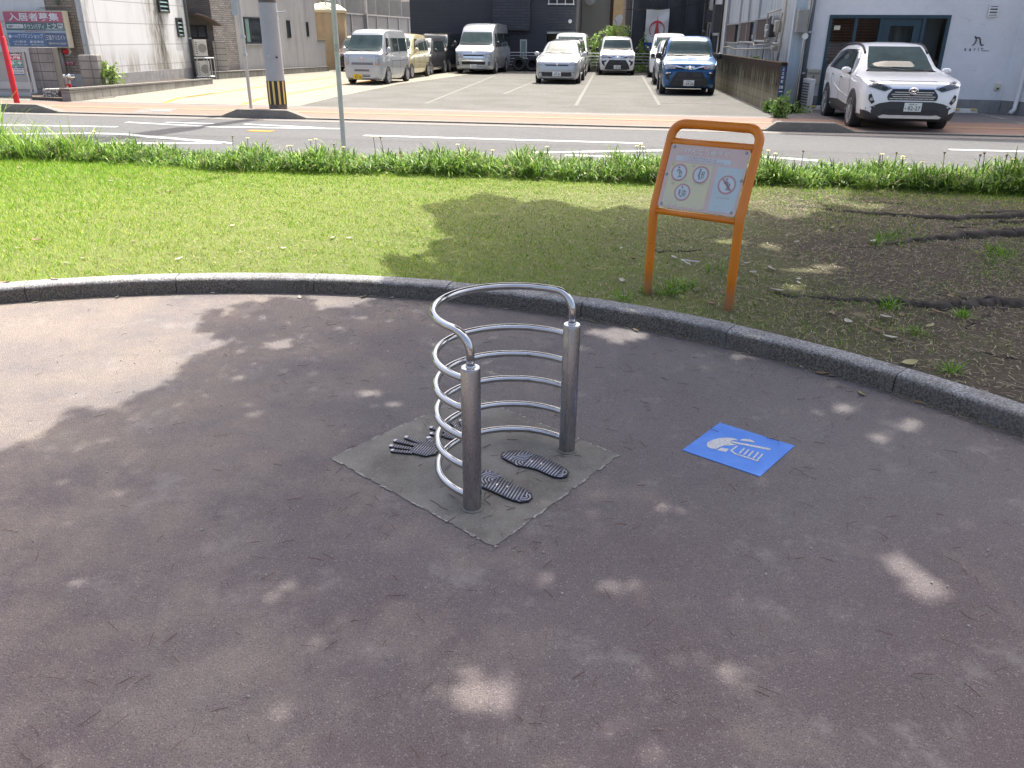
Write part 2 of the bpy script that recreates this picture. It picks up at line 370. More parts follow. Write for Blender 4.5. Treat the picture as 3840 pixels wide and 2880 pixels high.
mt['galv'] = pm('galvanised_rail', (.46, .47, .48), (.38, .39, .40), 10, .45, .4)
def ink(name, c): return pm(name, c, None, 5, .6)
mt['ink_white'] = ink('lettering_white', (.78, .78, .76)); mt['ink_black'] = ink('lettering_black', (.03, .03, .03)); mt['ink_red'] = ink('lettering_red', (.55, .06, .07)); mt['ink_cream'] = ink('lettering_cream', (.72, .70, .50))
# ================================================================ GROUND AND STREET
Z = Vector((0, 0, 1))
def structure(mb, name, mat, **k):
    return tag(mb.build(name, mat, **k), kind='structure')
KC = Vector((-1.62, .377, 0)); KR = 4.634
def hl(x):                                # front foot of the street border planting
    return float(np.interp(x, [-9, -6.36, -3.36, -.05, 3.75, 5.18, 12], [10.55, 10.10, 9.36, 8.96, 8.49, 8.16, 7.1]))
def back(x): return 10.0 - .165 * x      # back edge of the lawn, at the road
structure(MB().slab([(-70, -40), (70, -40), (70, 130), (-70, 130)], -.3, -.02), 'ground', mt['ground'])
arc = [KC + Vector((math.cos(a), math.sin(a), 0)) * (KR + .05) for a in np.linspace(math.radians(-32), math.radians(212), 90)]
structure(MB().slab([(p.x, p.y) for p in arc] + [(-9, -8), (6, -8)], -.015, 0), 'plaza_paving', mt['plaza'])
# kerb round the plaza: bull-nosed segments with joints
mb = MB(); segs = np.arange(math.radians(-31), math.radians(211), .192)
segs = segs + (math.atan2(G(1180, 1100).y - KC.y, G(1180, 1100).x - KC.x) - segs[9])
prof = [(0, -.05), (.002, .070), (.007, .086), (.018, .096), (.034, .100), (.125, .101), (.138, .096), (.142, -.05)]
for a0, a1 in zip(segs[:-1], segs[1:]):
    g = .0005; aa = np.linspace(a0 + g, a1 - g, 8); vs = []; j = random.uniform(-.003, .003); jr = random.uniform(-.004, .004)
    for a in aa:
        for r, z in prof: vs.append(KC + Vector((math.cos(a) * (KR + jr + r), math.sin(a) * (KR + jr + r), z + j)))
    n = len(prof); fs = [(i * n + k, (i + 1) * n + k, (i + 1) * n + k + 1, i * n + k + 1) for i in range(7) for k in range(n - 1)]
    fs += [tuple(range(n)), tuple(7 * n + k for k in range(n - 1, -1, -1))]
    mb.add(vs, fs)
structure(mb, 'plaza_kerb', mt['kerb'], smooth=True)
# lawn
def lawn_z(x, y):
    r = math.hypot(x - KC.x, y - KC.y) - KR
    return .086 + .012 * math.sin(x * 1.7 + y) * math.cos(y * 1.3) * min(1, max(0, r)) + .03 * min(1, max(0, (r - .3) / 4))
vs, fs = [], []; NA, NR = 260, 60
for i in range(NA + 1):
    a = math.radians(-25 + 230 * i / NA); d = Vector((math.cos(a), math.sin(a), 0))
    den = d.y + .165 * d.x; rm = 15.0
    if den > 0: rm = min(rm, (10.0 - .165 * KC.x - KC.y) / den)
    for k in range(NR + 1):
        r = (KR + .13) + (rm - KR - .13) * k / NR; p = KC + d * r
        vs.append((p.x, p.y, lawn_z(p.x, p.y) + random.uniform(-.006, .006)))
fs = [(i * (NR + 1) + k, i * (NR + 1) + k + 1, (i + 1) * (NR + 1) + k + 1, (i + 1) * (NR + 1) + k) for i in range(NA) for k in range(NR)]
mb = MB(); mb.add(vs, fs); structure(mb, 'lawn', mt['soil'], smooth='all')
def along(P, e, t, n=0.0):                # point on a street-parallel line
    return Vector((P.x + e.x * t - e.y * n, P.y + e.y * t + e.x * n, 0))
E_ = Vector((.987, -.160, 0)).normalized()
KF = Vector((.37, 16.02, 0))              # far kerb line point
def strip(a, b, z0, z1, name, mat, t0=-60, t1=60):
    P = [along(KF, E_, t0, a), along(KF, E_, t1, a), along(KF, E_, t1, b), along(KF, E_, t0, b)]
    return structure(MB().slab([(p.x, p.y) for p in P], z0, z1), name, mat)
structure(MB().slab([(-40, back(-40) + .0), (40, back(40)), (40, back(40) + .15), (-40, back(-40) + .15)], -.02, .11), 'street_kerb', mt['kerbfar'])
structure(MB().slab([(-60, back(-60) + .15), (60, back(60) + .15), tuple(along(KF, E_, 60, -.02))[:2], tuple(along(KF, E_, -60, -.02))[:2]], -.02, 0), 'road', mt['road'])
strip(-.42, -.02, 0, .004, 'gutter', mt['gutter'])
strip(-.0, .2, -.02, .03, 'street_kerb', mt['kerbfar'])
strip(.2, 1.15, -.02, .03, 'brick_pavement', mt['pave'])
strip(1.15, 1.45, -.02, .034, 'tactile_paving', mt['tactile'])
strip(1.45, 2.42, -.02, .03, 'brick_pavement', mt['pave'])
strip(2.42, 2.60, -.02, .026, 'drain_grate', mt['steelgrate'], -15.5, 5.05)
strip(2.60, 2.78, -.02, .030, 'gutter', mt['gutter'], -15.5, 5.05)
P = [along(KF, E_, -60, 2.42), along(KF, E_, -15.5, 2.42), along(KF, E_, -15.5, 9), along(KF, E_, -60, 9)]
structure(MB().slab([(p.x, p.y) for p in P], -.02, .022), 'gateway_paving', mt['forecourt'])
# car park asphalt, then the concrete driveway on it
q0, q1 = along(KF, E_, -15.5, 2.78), along(KF, E_, 5.05, 2.78)
structure(MB().slab([(q0.x, q0.y), (q1.x, q1.y), (6.0, 19.0), (8.6, 43.0), (-9, 44.5), (-13, 44.5)], -.02, .004), 'car_park', mt['lot'])
cut = [G(1082, 409), G(1269, 363), G(1500, 316), G(1715, 286), G(1790, 275)]
poly = [q0 + Vector((.02, .01, 0)), cut[0]] + cut[1:] + [Vector((-1.5, 43.4, 0)), Vector((-12.4, 43.6, 0))]
structure(MB().slab([(p.x, p.y) for p in poly], .004, .010), 'driveway', mt['drive'])
# shop forecourt (front of the shop) and its plaza strip
fA, fB = Vector((6.91, 20.65, 0)), Vector((11.26, 19.53, 0))
P = [along(KF, E_, 5.05, 2.42), along(KF, E_, 40, 2.42), Vector((40, 19, 0)), Vector((11.3, 20.2, 0)), Vector((6.5, 21.2, 0)), Vector((6.0, 19.0, 0))]
structure(MB().slab([(p.x, p.y) for p in P], -.02, .024), 'shop_forecourt', mt['forecourt'])
# raised kerb stretches between the dropped crossings
def raised(x0, x1, x2, x3, name='street_kerb'):
    t = [(v - KF).dot(E_) for v in (G(*x0), G(*x1), G(*x2), G(*x3))]; h = .17
    mb = MB(); vs = []
    for n in (-.012, .21):
        for tt, z in zip(t, (.031, h, h, .031)): q = along(KF, E_, tt, n); vs.append((q.x, q.y, z))
        for tt in (t[3], t[0]): q = along(KF, E_, tt, n); vs.append((q.x, q.y, -.01))
    mb.add(vs, [(5, 4, 3, 2, 1, 0), (6, 7, 8, 9, 10, 11)] + [(i, (i + 1) % 6, (i + 1) % 6 + 6, i + 6) for i in range(6)])
    return structure(mb, name, mt['kerbfar'], bevel=.012)
raised(R2(285, 1150), R2(450, 1110 + 45), R2(905, 1175), R2(1085, 1183))
raised(RC(570, 232), RC(640, 235), RC(1010, 240), RC(1145, 243))
raised((-900, 415), (-850, 415), R1(345, 1100), R1(515, 1112))
P = [along(KF, E_, t, n) for t, n in ((-7.1, .22), (-3.9, .22), (-3.9, 1.1), (-7.1, 1.1))]
# ---------------------------------------------------------------- painted marks
def mark(name, mat, pxs, z=.0045):
    P = [G(px, py, z) for px, py in pxs]
    return structure(MB().slab([(p.x, p.y) for p in P], z - .004, z), name, mat)
def seg(name, mat, a, b, t, z=.0045):     # a,b photo points, t half width in metres
    A, B = G(*a, z), G(*b, z); e = (B - A).normalized(); n = Vector((-e.y, e.x, 0)) * t
    return structure(MB().slab([(p.x, p.y) for p in (A + n, A - n, B - n, B + n)], z - .004, z), name, mat)
for a, b, t in ((RA(-400, 178), RA(745, 196), .07), (RA(-400, 246), RA(600, 237), .09), (RA(600, 238), RA(780, 241), .09), (RA(775, 242), RA(905, 254), .09), (RA(900, 254), RA(1460, 300), .09),
                (RA(660, 301), RA(1480, 301), .075), (RA(805, 166), RA(1290, 192), .06), (RA(1060, 167), RA(1360, 176), .05), (RA(1310, 195), RA(2170, 208), .075), (RA(1560, 178), RA(2060, 203), .06),
                (RB(195, 251), RB(1975, 301), .075), (RB(1270, 360), RB(2260, 344), .08), (RB(1480, 376), RB(2700, 420), .08), (RC(520, 386), RC(900, 412), .09), (RC(1735, 341), RC(2700, 366), .075)):
    seg('road_marking', mt['white_line'], a, b, t)
seg('road_marking', mt['orange_line'], RA(1588, 220), RA(1740, 225), .10, .0052)
for a, b in ((R4(910, 755), R4(716, 1096)), (R4(1400, 780), R4(1585, 1090)), (R3(1810, 785), R3(1090, 1075)), (R4(310, 835), R4(-30, 975)), (R4(1590, 1066), R4(2270, 1077))):
    seg('parking_line', mt['faint_line'], a, b, .045, .0085)
for a, b in ((R1(1560, 1010), R1(1740, 952)), (R1(1738, 953), R1(2074, 905)), (R2(0, 945), R2(800, 832)), (R2(960, 805), R2(1450, 745)), (R2(498, 1032), R2(700, 962)), (R2(698, 963), R2(860, 935)), (R2(855, 936), R2(1560, 815)), (R2(1555, 816), R2(1900, 762))):
    seg('driveway_line', mt['orange_line'], a, b, .06, .0145)
for a, b in ((R6(1720, 1098), R6(2010, 1160)), (R6(2090, 1185), R6(2300, 1225)), (R6(1440, 1210), R6(1530, 1215)), (R6(80, 1095), R6(190, 1110))):
    seg('parking_line', mt['faint_line'], a, b, .09, .0285)
mark('worn_marking', mt['faint_line'], [R6(1725, 1205), R6(1930, 1205), R6(2010, 1232), R6(1790, 1232)], .0288)
A = G(*RA(1000, 103)); 
mb = MB().slab([tuple(G(*RA(*q)))[:2] for q in ((905, 93), (1150, 88), (1080, 118), (830, 120))], .028, .0345); structure(mb, 'utility_cover_surround', mt['gutter'])
mb = MB().lathe(tuple(G(*RA(1030, 103)))[:2] + (.0345,), [(.24, 0), (.24, .004), (.2, .006)], n=20); tag(mb.build('manhole_cover', mt['steelgrate']), 'small round iron cover set in the pale patch of the brick pavement', 'manhole cover')
# ================================================================ EXERCISE STOOL
PF, PB = Vector((-.138, 2.433, 0)), Vector((.227, 2.873, 0))
PR = [RS(60, 1085), RS(985, 1590), RS(1690, 1070), RS(848, 728)]; PG = [G(*q) for q in PR]
mb = MB()
top = []
for i in range(4):
    a, b = PG[i], PG[(i + 1) % 4]
    for k in range(60):
        p = a.lerp(b, k / 60); top.append((p.x + random.uniform(-.006, .006), p.y + random.uniform(-.006, .006)))
structure(mb.slab(top, -.01, .0038), 'concrete_pad', mt['pad'])
k = NT('pad_edge_mortar'); c = k.mix(k.ramp(k.noise(k.pos, 55, 5, .8), .42, .58), (.17, .165, .145), (.33, .32, .29)); mt['padedge'] = k.out(c, .95)
mb = MB()
for i in range(4):
    a, b = PG[i], PG[(i + 1) % 4]; d = (b - a).normalized(); nn_ = Vector((-d.y, d.x, 0)); t = 0; L_ = (b - a).length
    if nn_.dot(sum(PG, Vector()) / 4 - a) < 0: nn_ = -nn_
    pin, pout = [], []
    for j in range(70): q = a.lerp(b, j / 69); pin.append(q + nn_ * random.uniform(.001, .008)); pout.append(q - nn_ * random.uniform(.001, .007))
    n0 = len(mb.v); mb.v += [(p.x, p.y, .0044) for p in pin] + [(p.x, p.y, .0044) for p in pout]
    for j in [q_ for q_ in range(69) if math.sin(q_ * .55 + i * 2) + random.uniform(-.9, .9) > .1]: mb.f.append((n0 + j, n0 + j + 1, n0 + 70 + j + 1, n0 + 70 + j)); mb.m.append(0)
structure(mb, 'pad_edge', mt['padedge'])
stool = empty('exercise_stand', (PF + PB) / 2, 0, 'polished steel stretching stand with five curved hoops on a square concrete pad', 'exercise equipment')
for P in (PF, PB):
    mb = MB(); mb.lathe(P, [(.0335, .002), (.0335, .540), (.0318, .545)], n=40)
    po = mb.build('post', mt['brushed'], stool, smooth=True)
    MB().lathe(P + Z * .5451, [(.0322, 0), (.0322, .002), (.0302, .0042), (.017, .0048), (.0165, .008), (.0139, .011)], n=40).build('cap', mt['polished'], po, smooth=True)
    MB().lathe(P, [(.040, .0052), (.0395, .008), (.034, .010)], n=32).build('footing_ring', mt['pad'], po)
mid = (PF + PB) / 2; e = (PB - PF).normalized(); pn = Vector((-e.y, e.x, 0)); hw = (PB - PF).length / 2
def upath(t0, hwid, cdist, n=60):
    """plan of a hoop: an arc past a half circle, from post to post"""
    r = math.hypot(hwid, cdist); c = mid + pn * cdist; a0 = math.atan2(-cdist, -hwid); a1 = math.atan2(-cdist, hwid)
    if a1 > a0: a1 -= 2 * math.pi
    # sweep on the pn side
    pts = []
    a0 = math.pi + math.atan2(cdist, hwid); a1 = -math.atan2(cdist, hwid)
    for i in range(n + 1):
        a = a0 + (a1 - a0) * i / n; pts.append(c + e * math.cos(a) * r + pn * math.sin(a) * r)
    return pts
CD = .045
for i, z in enumerate((.050, .165, .279, .388, .500)):
    pts = [p + Z * z for p in upath(0, hw, CD)]
    MB().tube(pts, .0137, 16).build('hoop', mt['polished'], stool, smooth='all')
# top rail: rises from each cap, bends over and follows the hoops
zt = .668; pl = upath(0, hw, CD, 60); rb = .075
plan = [p + Z * zt for p in pl]; L = [0]
for a, b in zip(plan[:-1], plan[1:]): L.append(L[-1] + (b - a).length)
tot = L[-1]
def pat(s):
    i = max(0, min(len(L) - 2, int(np.searchsorted(L, s)) - 1)); f = (s - L[i]) / (L[i + 1] - L[i]); return plan[i].lerp(plan[i + 1], f)
pts = [PF + Z * .55, PF + Z * (zt - rb)]
for k in range(1, 9):
    a = math.pi / 2 * k / 9; q = pat(rb * (1 - math.cos(a))); pts.append(Vector((q.x, q.y, zt - rb + rb * math.sin(a))))
ns = 56
for k in range(ns + 1): pts.append(pat(rb + (tot - 2 * rb) * k / ns))
for k in range(8, 0, -1):
    a = math.pi / 2 * k / 9; q = pat(tot - rb * (1 - math.cos(a))); pts.append(Vector((q.x, q.y, zt - rb + rb * math.sin(a))))
pts += [PB + Z * (zt - rb), PB + Z * .55]
MB().tube(pts, .0142, 20).build('top_rail', mt['polished'], stool, smooth='all')
# ---------------------------------------------------------------- cast foot and hand plates
def inpoly(x, y, P):
    c = False; j = len(P) - 1
    for i in range(len(P)):
        if (P[i][1] > y) != (P[j][1] > y) and x < (P[j][0] - P[i][0]) * (y - P[i][1]) / (P[j][1] - P[i][1]) + P[i][0]: c = not c
        j = i
    return c
def clipseg(A, B, P, n=160):
    out = []; run = None
    for k in range(n + 1):
        q = A.lerp(B, k / n)
        if inpoly(q.x, q.y, P):
            run = [q, q] if run is None else [run[0], q]
        elif run: out.append(run); run = None
    if run: out.append(run)
    return [r for r in out if (r[1] - r[0]).length > .006]
def plate(name, outline, dirs, arcs, label, cat, group, pitch=.0125):
    P = [(p.x, p.y) for p in outline]; c = sum(outline, Vector()) / len(outline)
    o = empty(name, (c.x, c.y, .005), 0, label, cat, group)
    MB().slab(P, .005, .0125).build('plate', mt['plate'], o)
    sh = [(c.x + (x - c.x) * .97, c.y + (y - c.y) * .97) for x, y in P]
    mb = MB(); d = dirs.normalized(); n = Vector((-d.y, d.x, 0))
    def free(q): return all((Vector((q.x, q.y, 0)) - a[0]).length > a[1] or (q - a[0]).dot(a[2]) > 0 for a in arcs)
    for k in range(-30, 31):
        A, B = c + n * (k * pitch) - d * .25, c + n * (k * pitch) + d * .25
        for s0, s1 in clipseg(A, B, sh):
            m = 14; run = []
            for i in range(m + 1):
                q = s0.lerp(s1, i / m)
                if free(q): run.append(q)
                else:
                    if len(run) > 1: mb.tube([p + Z * .0125 for p in (run[0], run[-1])], .0033, 6)
                    run = []
            if len(run) > 1: mb.tube([p + Z * .0125 for p in (run[0], run[-1])], .0033, 6)
    for a in arcs:
        r = a[1] - .003
        while r > .004:
            base = math.atan2(-a[2].y, -a[2].x); pp = []
            for i in range(25):
                th = base - math.pi / 2 + math.pi * i / 24; q = a[0] + Vector((math.cos(th), math.sin(th), 0)) * r
                if inpoly(q.x, q.y, sh): pp.append(q + Z * .0125)
            if len(pp) > 3: mb.tube(pp, .0033, 6)
            r -= pitch
    mb.build('ribs', mt['plate_rib'], o, smooth='all')
    for q in (c + n * .012, c - n * .03): MB().lathe(q + Z * .0125, [(.006, 0), (.006, .003), (.003, .0045)], n=12).build('screw', mt['polished'], o)
    return o
fo = [(1022, 1062), (1032, 1048), (1075, 1039), (1130, 1038), (1180, 1046), (1215, 1062), (1255, 1074), (1300, 1094), (1345, 1116), (1388, 1138), (1407, 1162), (1398, 1184), (1368, 1193), (1320, 1188), (1275, 1168), (1225, 1146), (1180, 1135), (1115, 1124), (1060, 1096), (1030, 1080)]
out = [G(*RS(*q), .012) for q in fo]; out = [Vector((p.x, p.y, 0)) for p in out]
hc = G(*RS(1362, 1163), .012); tc = G(*RS(1155, 1108), .012); hc.z = tc.z = 0; ax = (hc - tc).normalized()
sideways = (G(*RS(1285, 1110), .012) - G(*RS(1245, 1150), .012)); sideways.z = 0
plate('footprint_plate', out, sideways, [(hc, .050, -ax), (tc, .062, ax)], 'ribbed metal footprint plate on the pad beside the far steel post', 'footprint plate', 'metal footprint plates')
fb = [(918, 1150), (960, 1152), (1010, 1172), (1050, 1208), (1100, 1232), (1160, 1256), (1196, 1280), (1202, 1302), (1180, 1325), (1135, 1331), (1085, 1319), (1030, 1296), (975, 1270), (925, 1250), (880, 1235), (850, 1215), (845, 1180), (870, 1156)]
out = [Vector(tuple(G(*RS(*q), .012))[:2] + (0,)) for q in fb]
hc = G(*RS(1155, 1302), .012); tc = G(*RS(985, 1205), .012); hc.z = tc.z = 0; ax = (hc - tc).normalized()
sideways = (G(*RS(1110, 1235), .012) - G(*RS(1060, 1310), .012)); sideways.z = 0
plate('footprint_plate', out, sideways, [(hc, .050, -ax), (tc, .062, ax)], 'ribbed metal footprint plate on the pad beside the near steel post', 'footprint plate', 'metal footprint plates')
def hand(palm, tips, label, thumbw=.0095):
    """palm polygon and finger tips in pad pictures; each finger a bar from palm to tip"""
    pc = [G(*RS(*q), .012) for q in palm]; pc = [Vector((p.x, p.y, 0)) for p in pc]; c = sum(pc, Vector()) / len(pc)
    o = empty('handprint_plate', (c.x, c.y, .005), 0, label, 'handprint plate', 'metal handprint plates')
    mb = MB(); mb.slab([(p.x, p.y) for p in pc], .005, .0122); rb = MB()
    polys = [[(p.x, p.y) for p in pc]]
    for root, tip, w_ in tips:
        A = G(*RS(*root), .012); B = G(*RS(*tip), .012); A.z = B.z = 0; w_ *= 1.2; d = (B - A).normalized(); n = Vector((-d.y, d.x, 0)) * w_
        ring = [A + n, A - n, B - n] + [B + (n * -math.cos(t) + d * w_ * math.sin(t)) for t in (.5, 1.0, 1.57, 2.1, 2.6)] + [B + n]
        pp = [(p.x, p.y) for p in ring]; mb.slab(pp, .005, .0124); polys.append(pp)
        MB().slab([((p.x - B.x) * .92 + B.x, (p.y - B.y) * .92 + B.y) for p in [B - n - d * .004] + ring[3:8] + [B + n - d * .004]], .0124, .0155).build('fingertip', mt['plate_rib'], o)
    mb.build('plate', mt['plate'], o)
    d = Vector(tuple(G(*RS(520, 1060), .012) - G(*RS(570, 1010), .012))[:2] + (0,)).normalized(); n = Vector((-d.y, d.x, 0))
    for P in polys:
        for k in range(-40, 41):
            A, B = c + n * (k * .0108) - d * .3, c + n * (k * .0108) + d * .3
            for s0, s1 in clipseg(A, B, P): rb.tube([s0 + Z * .0126, s1 + Z * .0126], .0026, 6)
    rb.build('ribs', mt['plate_rib'], o, smooth='all'); pass
hand([(505, 1045), (535, 1018), (560, 1000), (600, 985), (640, 1000), (672, 1030), (655, 1058), (600, 1070), (540, 1058)],
     [((520, 1050), (412, 1040), .0085), ((525, 1030), (405, 1014), .0085), ((550, 1010), (428, 984), .0085), ((585, 1000), (490, 965), .0085), ((640, 1020), (615, 970), .010)],
     'ribbed metal handprint plate with spread fingers left of the hoops, nearer the front')
hand([(700, 935), (735, 915), (775, 905), (830, 915), (850, 945), (830, 975), (760, 975), (705, 965)],
     [((720, 955), (632, 945), .0085), ((725, 935), (632, 911), .0085), ((750, 920), (690, 886), .0085), ((780, 915), (745, 876), .0085), ((830, 930), (800, 872), .010)],
     'ribbed metal handprint plate seen through the hoops, behind the other handprint')
# ---------------------------------------------------------------- blue floor sign
BS = [R for R in [(2699, 1587), (2980, 1674), (2849, 1789), (2558, 1690)]]; BG = [G(*q) for q in BS]
k = NT('floor_sign_blue'); v = k.pos
c = k.mix(k.ramp(k.noise(v, 8, 5, .6), .4, .7), (.065, .20, .60), (.095, .25, .66)); c = k.mix(k.ramp(k.noise(v, 260, 3, .8), .58, .72, 0, .55), c, (.02, .07, .35))
k.bump(k.noise(v, 240, 3, .8), .3, .002); mt['signblue'] = k.out(c, .7)
k = NT('floor_sign_white'); v = k.pos
c = k.mix(k.ramp(k.noise(v, 230, 3, .8), .46, .60), (.36, .37, .38), (.72, .71, .67)); mt['signwhite'] = k.out(c, .75)
fs_ = empty('floor_sign', sum(BG, Vector()) / 4, 0, 'square blue floor sign with a white bending figure, on the dark paving', 'floor sign')
MB().slab([(p.x, p.y) for p in BG], .001, .0035).build('sheet', mt['signblue'], fs_)
def RP(x, y): return (2400 + x / 3.16, 1500 + y / 3.16)
def gslab(pts, z=.005): return MB().slab([tuple(G(*RP(*q)))[:2] for q in pts], .0036, z)
def bar2(a, b, w_):
    A, B = G(*RP(*a)), G(*RP(*b)); d = (B - A).normalized(); n = Vector((-d.y, d.x, 0)); pts = []
    for c0, s in ((B, 1), (A, -1)):
        for i in range(9):
            t = -math.pi / 2 + math.pi * i / 8; q = c0 + (d * math.cos(t) + n * math.sin(t)) * w_ * s; pts.append((q.x, q.y))
    return pts
mb = gslab([(786, 545), (800, 515), (860, 485), (940, 463), (1020, 458), (1090, 462), (1140, 475), (1165, 492), (1120, 488), (1085, 492), (1068, 505), (1075, 522), (1110, 535), (1140, 540), (1070, 552), (1000, 548), (960, 560), (905, 590), (850, 588), (805, 572)])
mb.slab([tuple(G(*RP(*q)))[:2] for q in ((960, 577), (1050, 590), (1018, 628), (915, 604))], .0036, .005)
mb.slab([tuple(G(*RP(1272 + 88 * math.cos(t), 505 + 30 * math.sin(t) + 12 * math.cos(t))))[:2] for t in np.linspace(math.pi * 1.02, math.pi * 1.98, 14)] , .0036, .005)
mb.slab(bar2((1098, 512), (1525, 594), .0080), .0036, .0053)
mb.slab(bar2((1148, 556), (1080, 610), .0038), .0036, .005); mb.slab(bar2((1080, 610), (1120, 645), .0042), .0036, .0052); mb.slab(bar2((1115, 645), (1395, 735), .0045), .0036, .0054)
for a, b in (((1235, 582), (1180, 640)), ((1285, 600), (1230, 660)), ((1340, 618), (1280, 680)), ((1400, 634), (1340, 700)), ((1450, 652), (1395, 715))):
    mb.slab(bar2(a, b, .0034), .0036, .0051)
mb.build('pictogram', mt['signwhite'], fs_)
# ================================================================ ORANGE INFORMATION SIGN
SL, SR = Vector((.841, 4.788, .04)), Vector((1.268, 4.461, .04))
se = (SR - SL).normalized(); sn = Vector((-se.y, se.x, 0)); tau = math.radians(20); up = sn * math.sin(tau) + Z * math.cos(tau)
sign = empty('information_sign', (SL + SR) / 2, 0, 'orange tube-framed notice board leaning back on two legs in the grass', 'sign')
zb = .614; tr = .0265; Hs = .512
def bent(P): return Vector((P.x, P.y, zb))
TL, TR = bent(SL) + up * Hs, bent(SR) + up * Hs
cr = .075; pts = [SL, Vector((SL.x, SL.y, .3)), bent(SL) - Z * .03, bent(SL) + up * .01, bent(SL) + up * .05, TL - up * cr]
for k in range(1, 6): a = math.pi / 2 * k / 6; pts.append(TL - up * cr + se * cr * (1 - math.cos(a)) + up * cr * math.sin(a))
pts += [TL + se * cr, TR - se * cr]
for k in range(5, 0, -1): a = math.pi / 2 * k / 6; pts.append(TR - up * cr - se * cr * (1 - math.cos(a)) + up * cr * math.sin(a))
pts += [TR - up * cr, bent(SR) + up * .05, bent(SR) + up * .01, bent(SR) - Z * .03, Vector((SR.x, SR.y, .3)), SR]
MB().tube(pts, tr, 20).build('frame', mt['orange'], sign, smooth='all')
for hh, r in ((-.006, .018), (.402, .0245)):
    MB().tube([bent(SL) + up * hh + se * .015, bent(SR) + up * hh - se * .015], r, 16).build('crossbar', mt['orange'], sign, smooth='all')
for P in (TL, TR):
    s = 1 if P is TL else -1
    MB().prism([P - up * .077 + se * s * .0 , P - up * .055, P - up * .055 + se * s * .03, P - up * .077 + se * s * .012], sn * .01)
# panel
fn = (-sn * math.cos(tau) + Z * math.sin(tau)).normalized()         # faces the viewer
Wp = (SR - SL).length - .052; pc = (bent(SL) + bent(SR)) / 2 + up * .202 + fn * .014; Hp = .372
def face(u, v, off=0.0): return pc + se * (u * Wp) + up * (v * Hp) + fn * off      # u,v in -.5 .. .5
k = NT('notice_faded'); v = k.obj
def faded(name, c, c2):
    k = NT(name); v = k.obj
    f = k.mix(k.ramp(k.noise(v, 12, 5, .7), .35, .7), c, c2)
    cr_ = k.n('ShaderNodeTexVoronoi', feature='DISTANCE_TO_EDGE'); k.l(k.scale(v, 1, 1, .35), cr_.inputs['Vector']); cr_.inputs['Scale'].default_value = 62
    low = k.ramp(k.math('ADD', k.dot(v, (0, 0, 1)), k.math('MULTIPLY', k.noise(v, 9, 3), .12)), -.045, -.10)
    line = k.math('MULTIPLY', k.ramp(cr_.outputs['Distance'], .018, .006), k.math('MULTIPLY', low, k.ramp(k.noise(v, 22, 3, .7), .47, .55)))
    f = k.mix(k.math('MULTIPLY', line, .8), f, (.06, .055, .05)); f = k.mix(k.ramp(k.noise(v, 90, 3, .8), .70, .74), f, (.10, .06, .05))
    return k.out(f, .35, 0, .5)
mt['n_pink'] = faded('notice_pink', (.58, .43, .37), (.60, .48, .42)); mt['n_yellow'] = faded('notice_yellow', (.62, .58, .34), (.58, .56, .40)); mt['n_blue'] = faded('notice_blue', (.44, .53, .53), (.50, .56, .55)); mt['n_white'] = faded('notice_white', (.52, .57, .57), (.56, .60, .58))
mt['n_ring'] = faded('notice_ring', (.50, .25, .25), (.44, .28, .27)); mt['n_grey'] = pm('notice_figure_grey', (.16, .19, .17), (.32, .36, .33), 60, .5)
panel = empty('panel', (0, 0, 0)); panel.parent = sign; panel.location = pc - sign.location
def rect(u0, u1, v0, v1, off, th=.0008): return MB().prism([face(u0, v0, off), face(u1, v0, off), face(u1, v1, off), face(u0, v1, off)], fn * th)
def cornered(u0, u1, v0, v1, off, th, r=.035):
    P = []
    for cu_, cv, a0 in ((u1 - r, v1 - r, 0), (u0 + r, v1 - r, 90), (u0 + r, v0 + r, 180), (u1 - r, v0 + r, 270)):
        for i in range(6): a = math.radians(a0 + 90 * i / 5); P.append(face(cu_ + r * math.cos(a), cv + r * math.sin(a), off))
    return MB().prism(P, fn * th)
cornered(-.5, .5, -.5, .5, .0, .005).build('board', mt['n_pink'], panel)
rect(-.40, .30, .245, .325, .0052).build('text_strip', mt['n_white'], panel)
rect(-.445, .095, -.46, .215, .0052).build('yellow_field', mt['n_yellow'], panel)
rect(.155, .47, -.46, .215, .0052).build('blue_field', mt['n_blue'], panel)
text('けんこうゆうぐ', face(-.02, .405, .0055), se, up, .56 * Wp, .075 * Hp, mt['ink_white'], 'heading', panel, bold=.012)
text('バーを1本ずつつかんでいき', face(-.09, .303, .0062), se, up, .42 * Wp, .024 * Hp, mt['ink_red'], 'lettering', panel)
text('こしをまげるうんどうをしましょう', face(-.05, .268, .0062), se, up, .52 * Wp, .024 * Hp, mt['ink_red'], 'lettering', panel)
mt['n_text'] = pm('notice_text_faded', (.40, .30, .24), None, 20, .5)
text('①', face(-.415, .185, .0062), se, up, .04 * Wp, .04 * Hp, mt['n_text'], 'lettering', panel); text('②', face(-.145, .185, .0062), se, up, .04 * Wp, .04 * Hp, mt['n_text'], 'lettering', panel); text('③', face(-.36, -.115, .0062), se, up, .04 * Wp, .04 * Hp, mt['n_text'], 'lettering', panel)
text('しゃしんのようにたつ', face(-.28, -.055, .0062), se, up, .22 * Wp, .022 * Hp, mt['n_text'], 'lettering', panel); text('上からじゅんばんに', face(-.02, -.055, .0062), se, up, .17 * Wp, .022 * Hp, mt['n_text'], 'lettering', panel); text('にぎってさげる', face(-.03, -.085, .0062), se, up, .12 * Wp, .020 * Hp, mt['n_text'], 'lettering', panel)
text('ぶらさがらない', face(.31, -.245, .0062), se, up, .18 * Wp, .022 * Hp, mt['n_text'], 'lettering', panel)
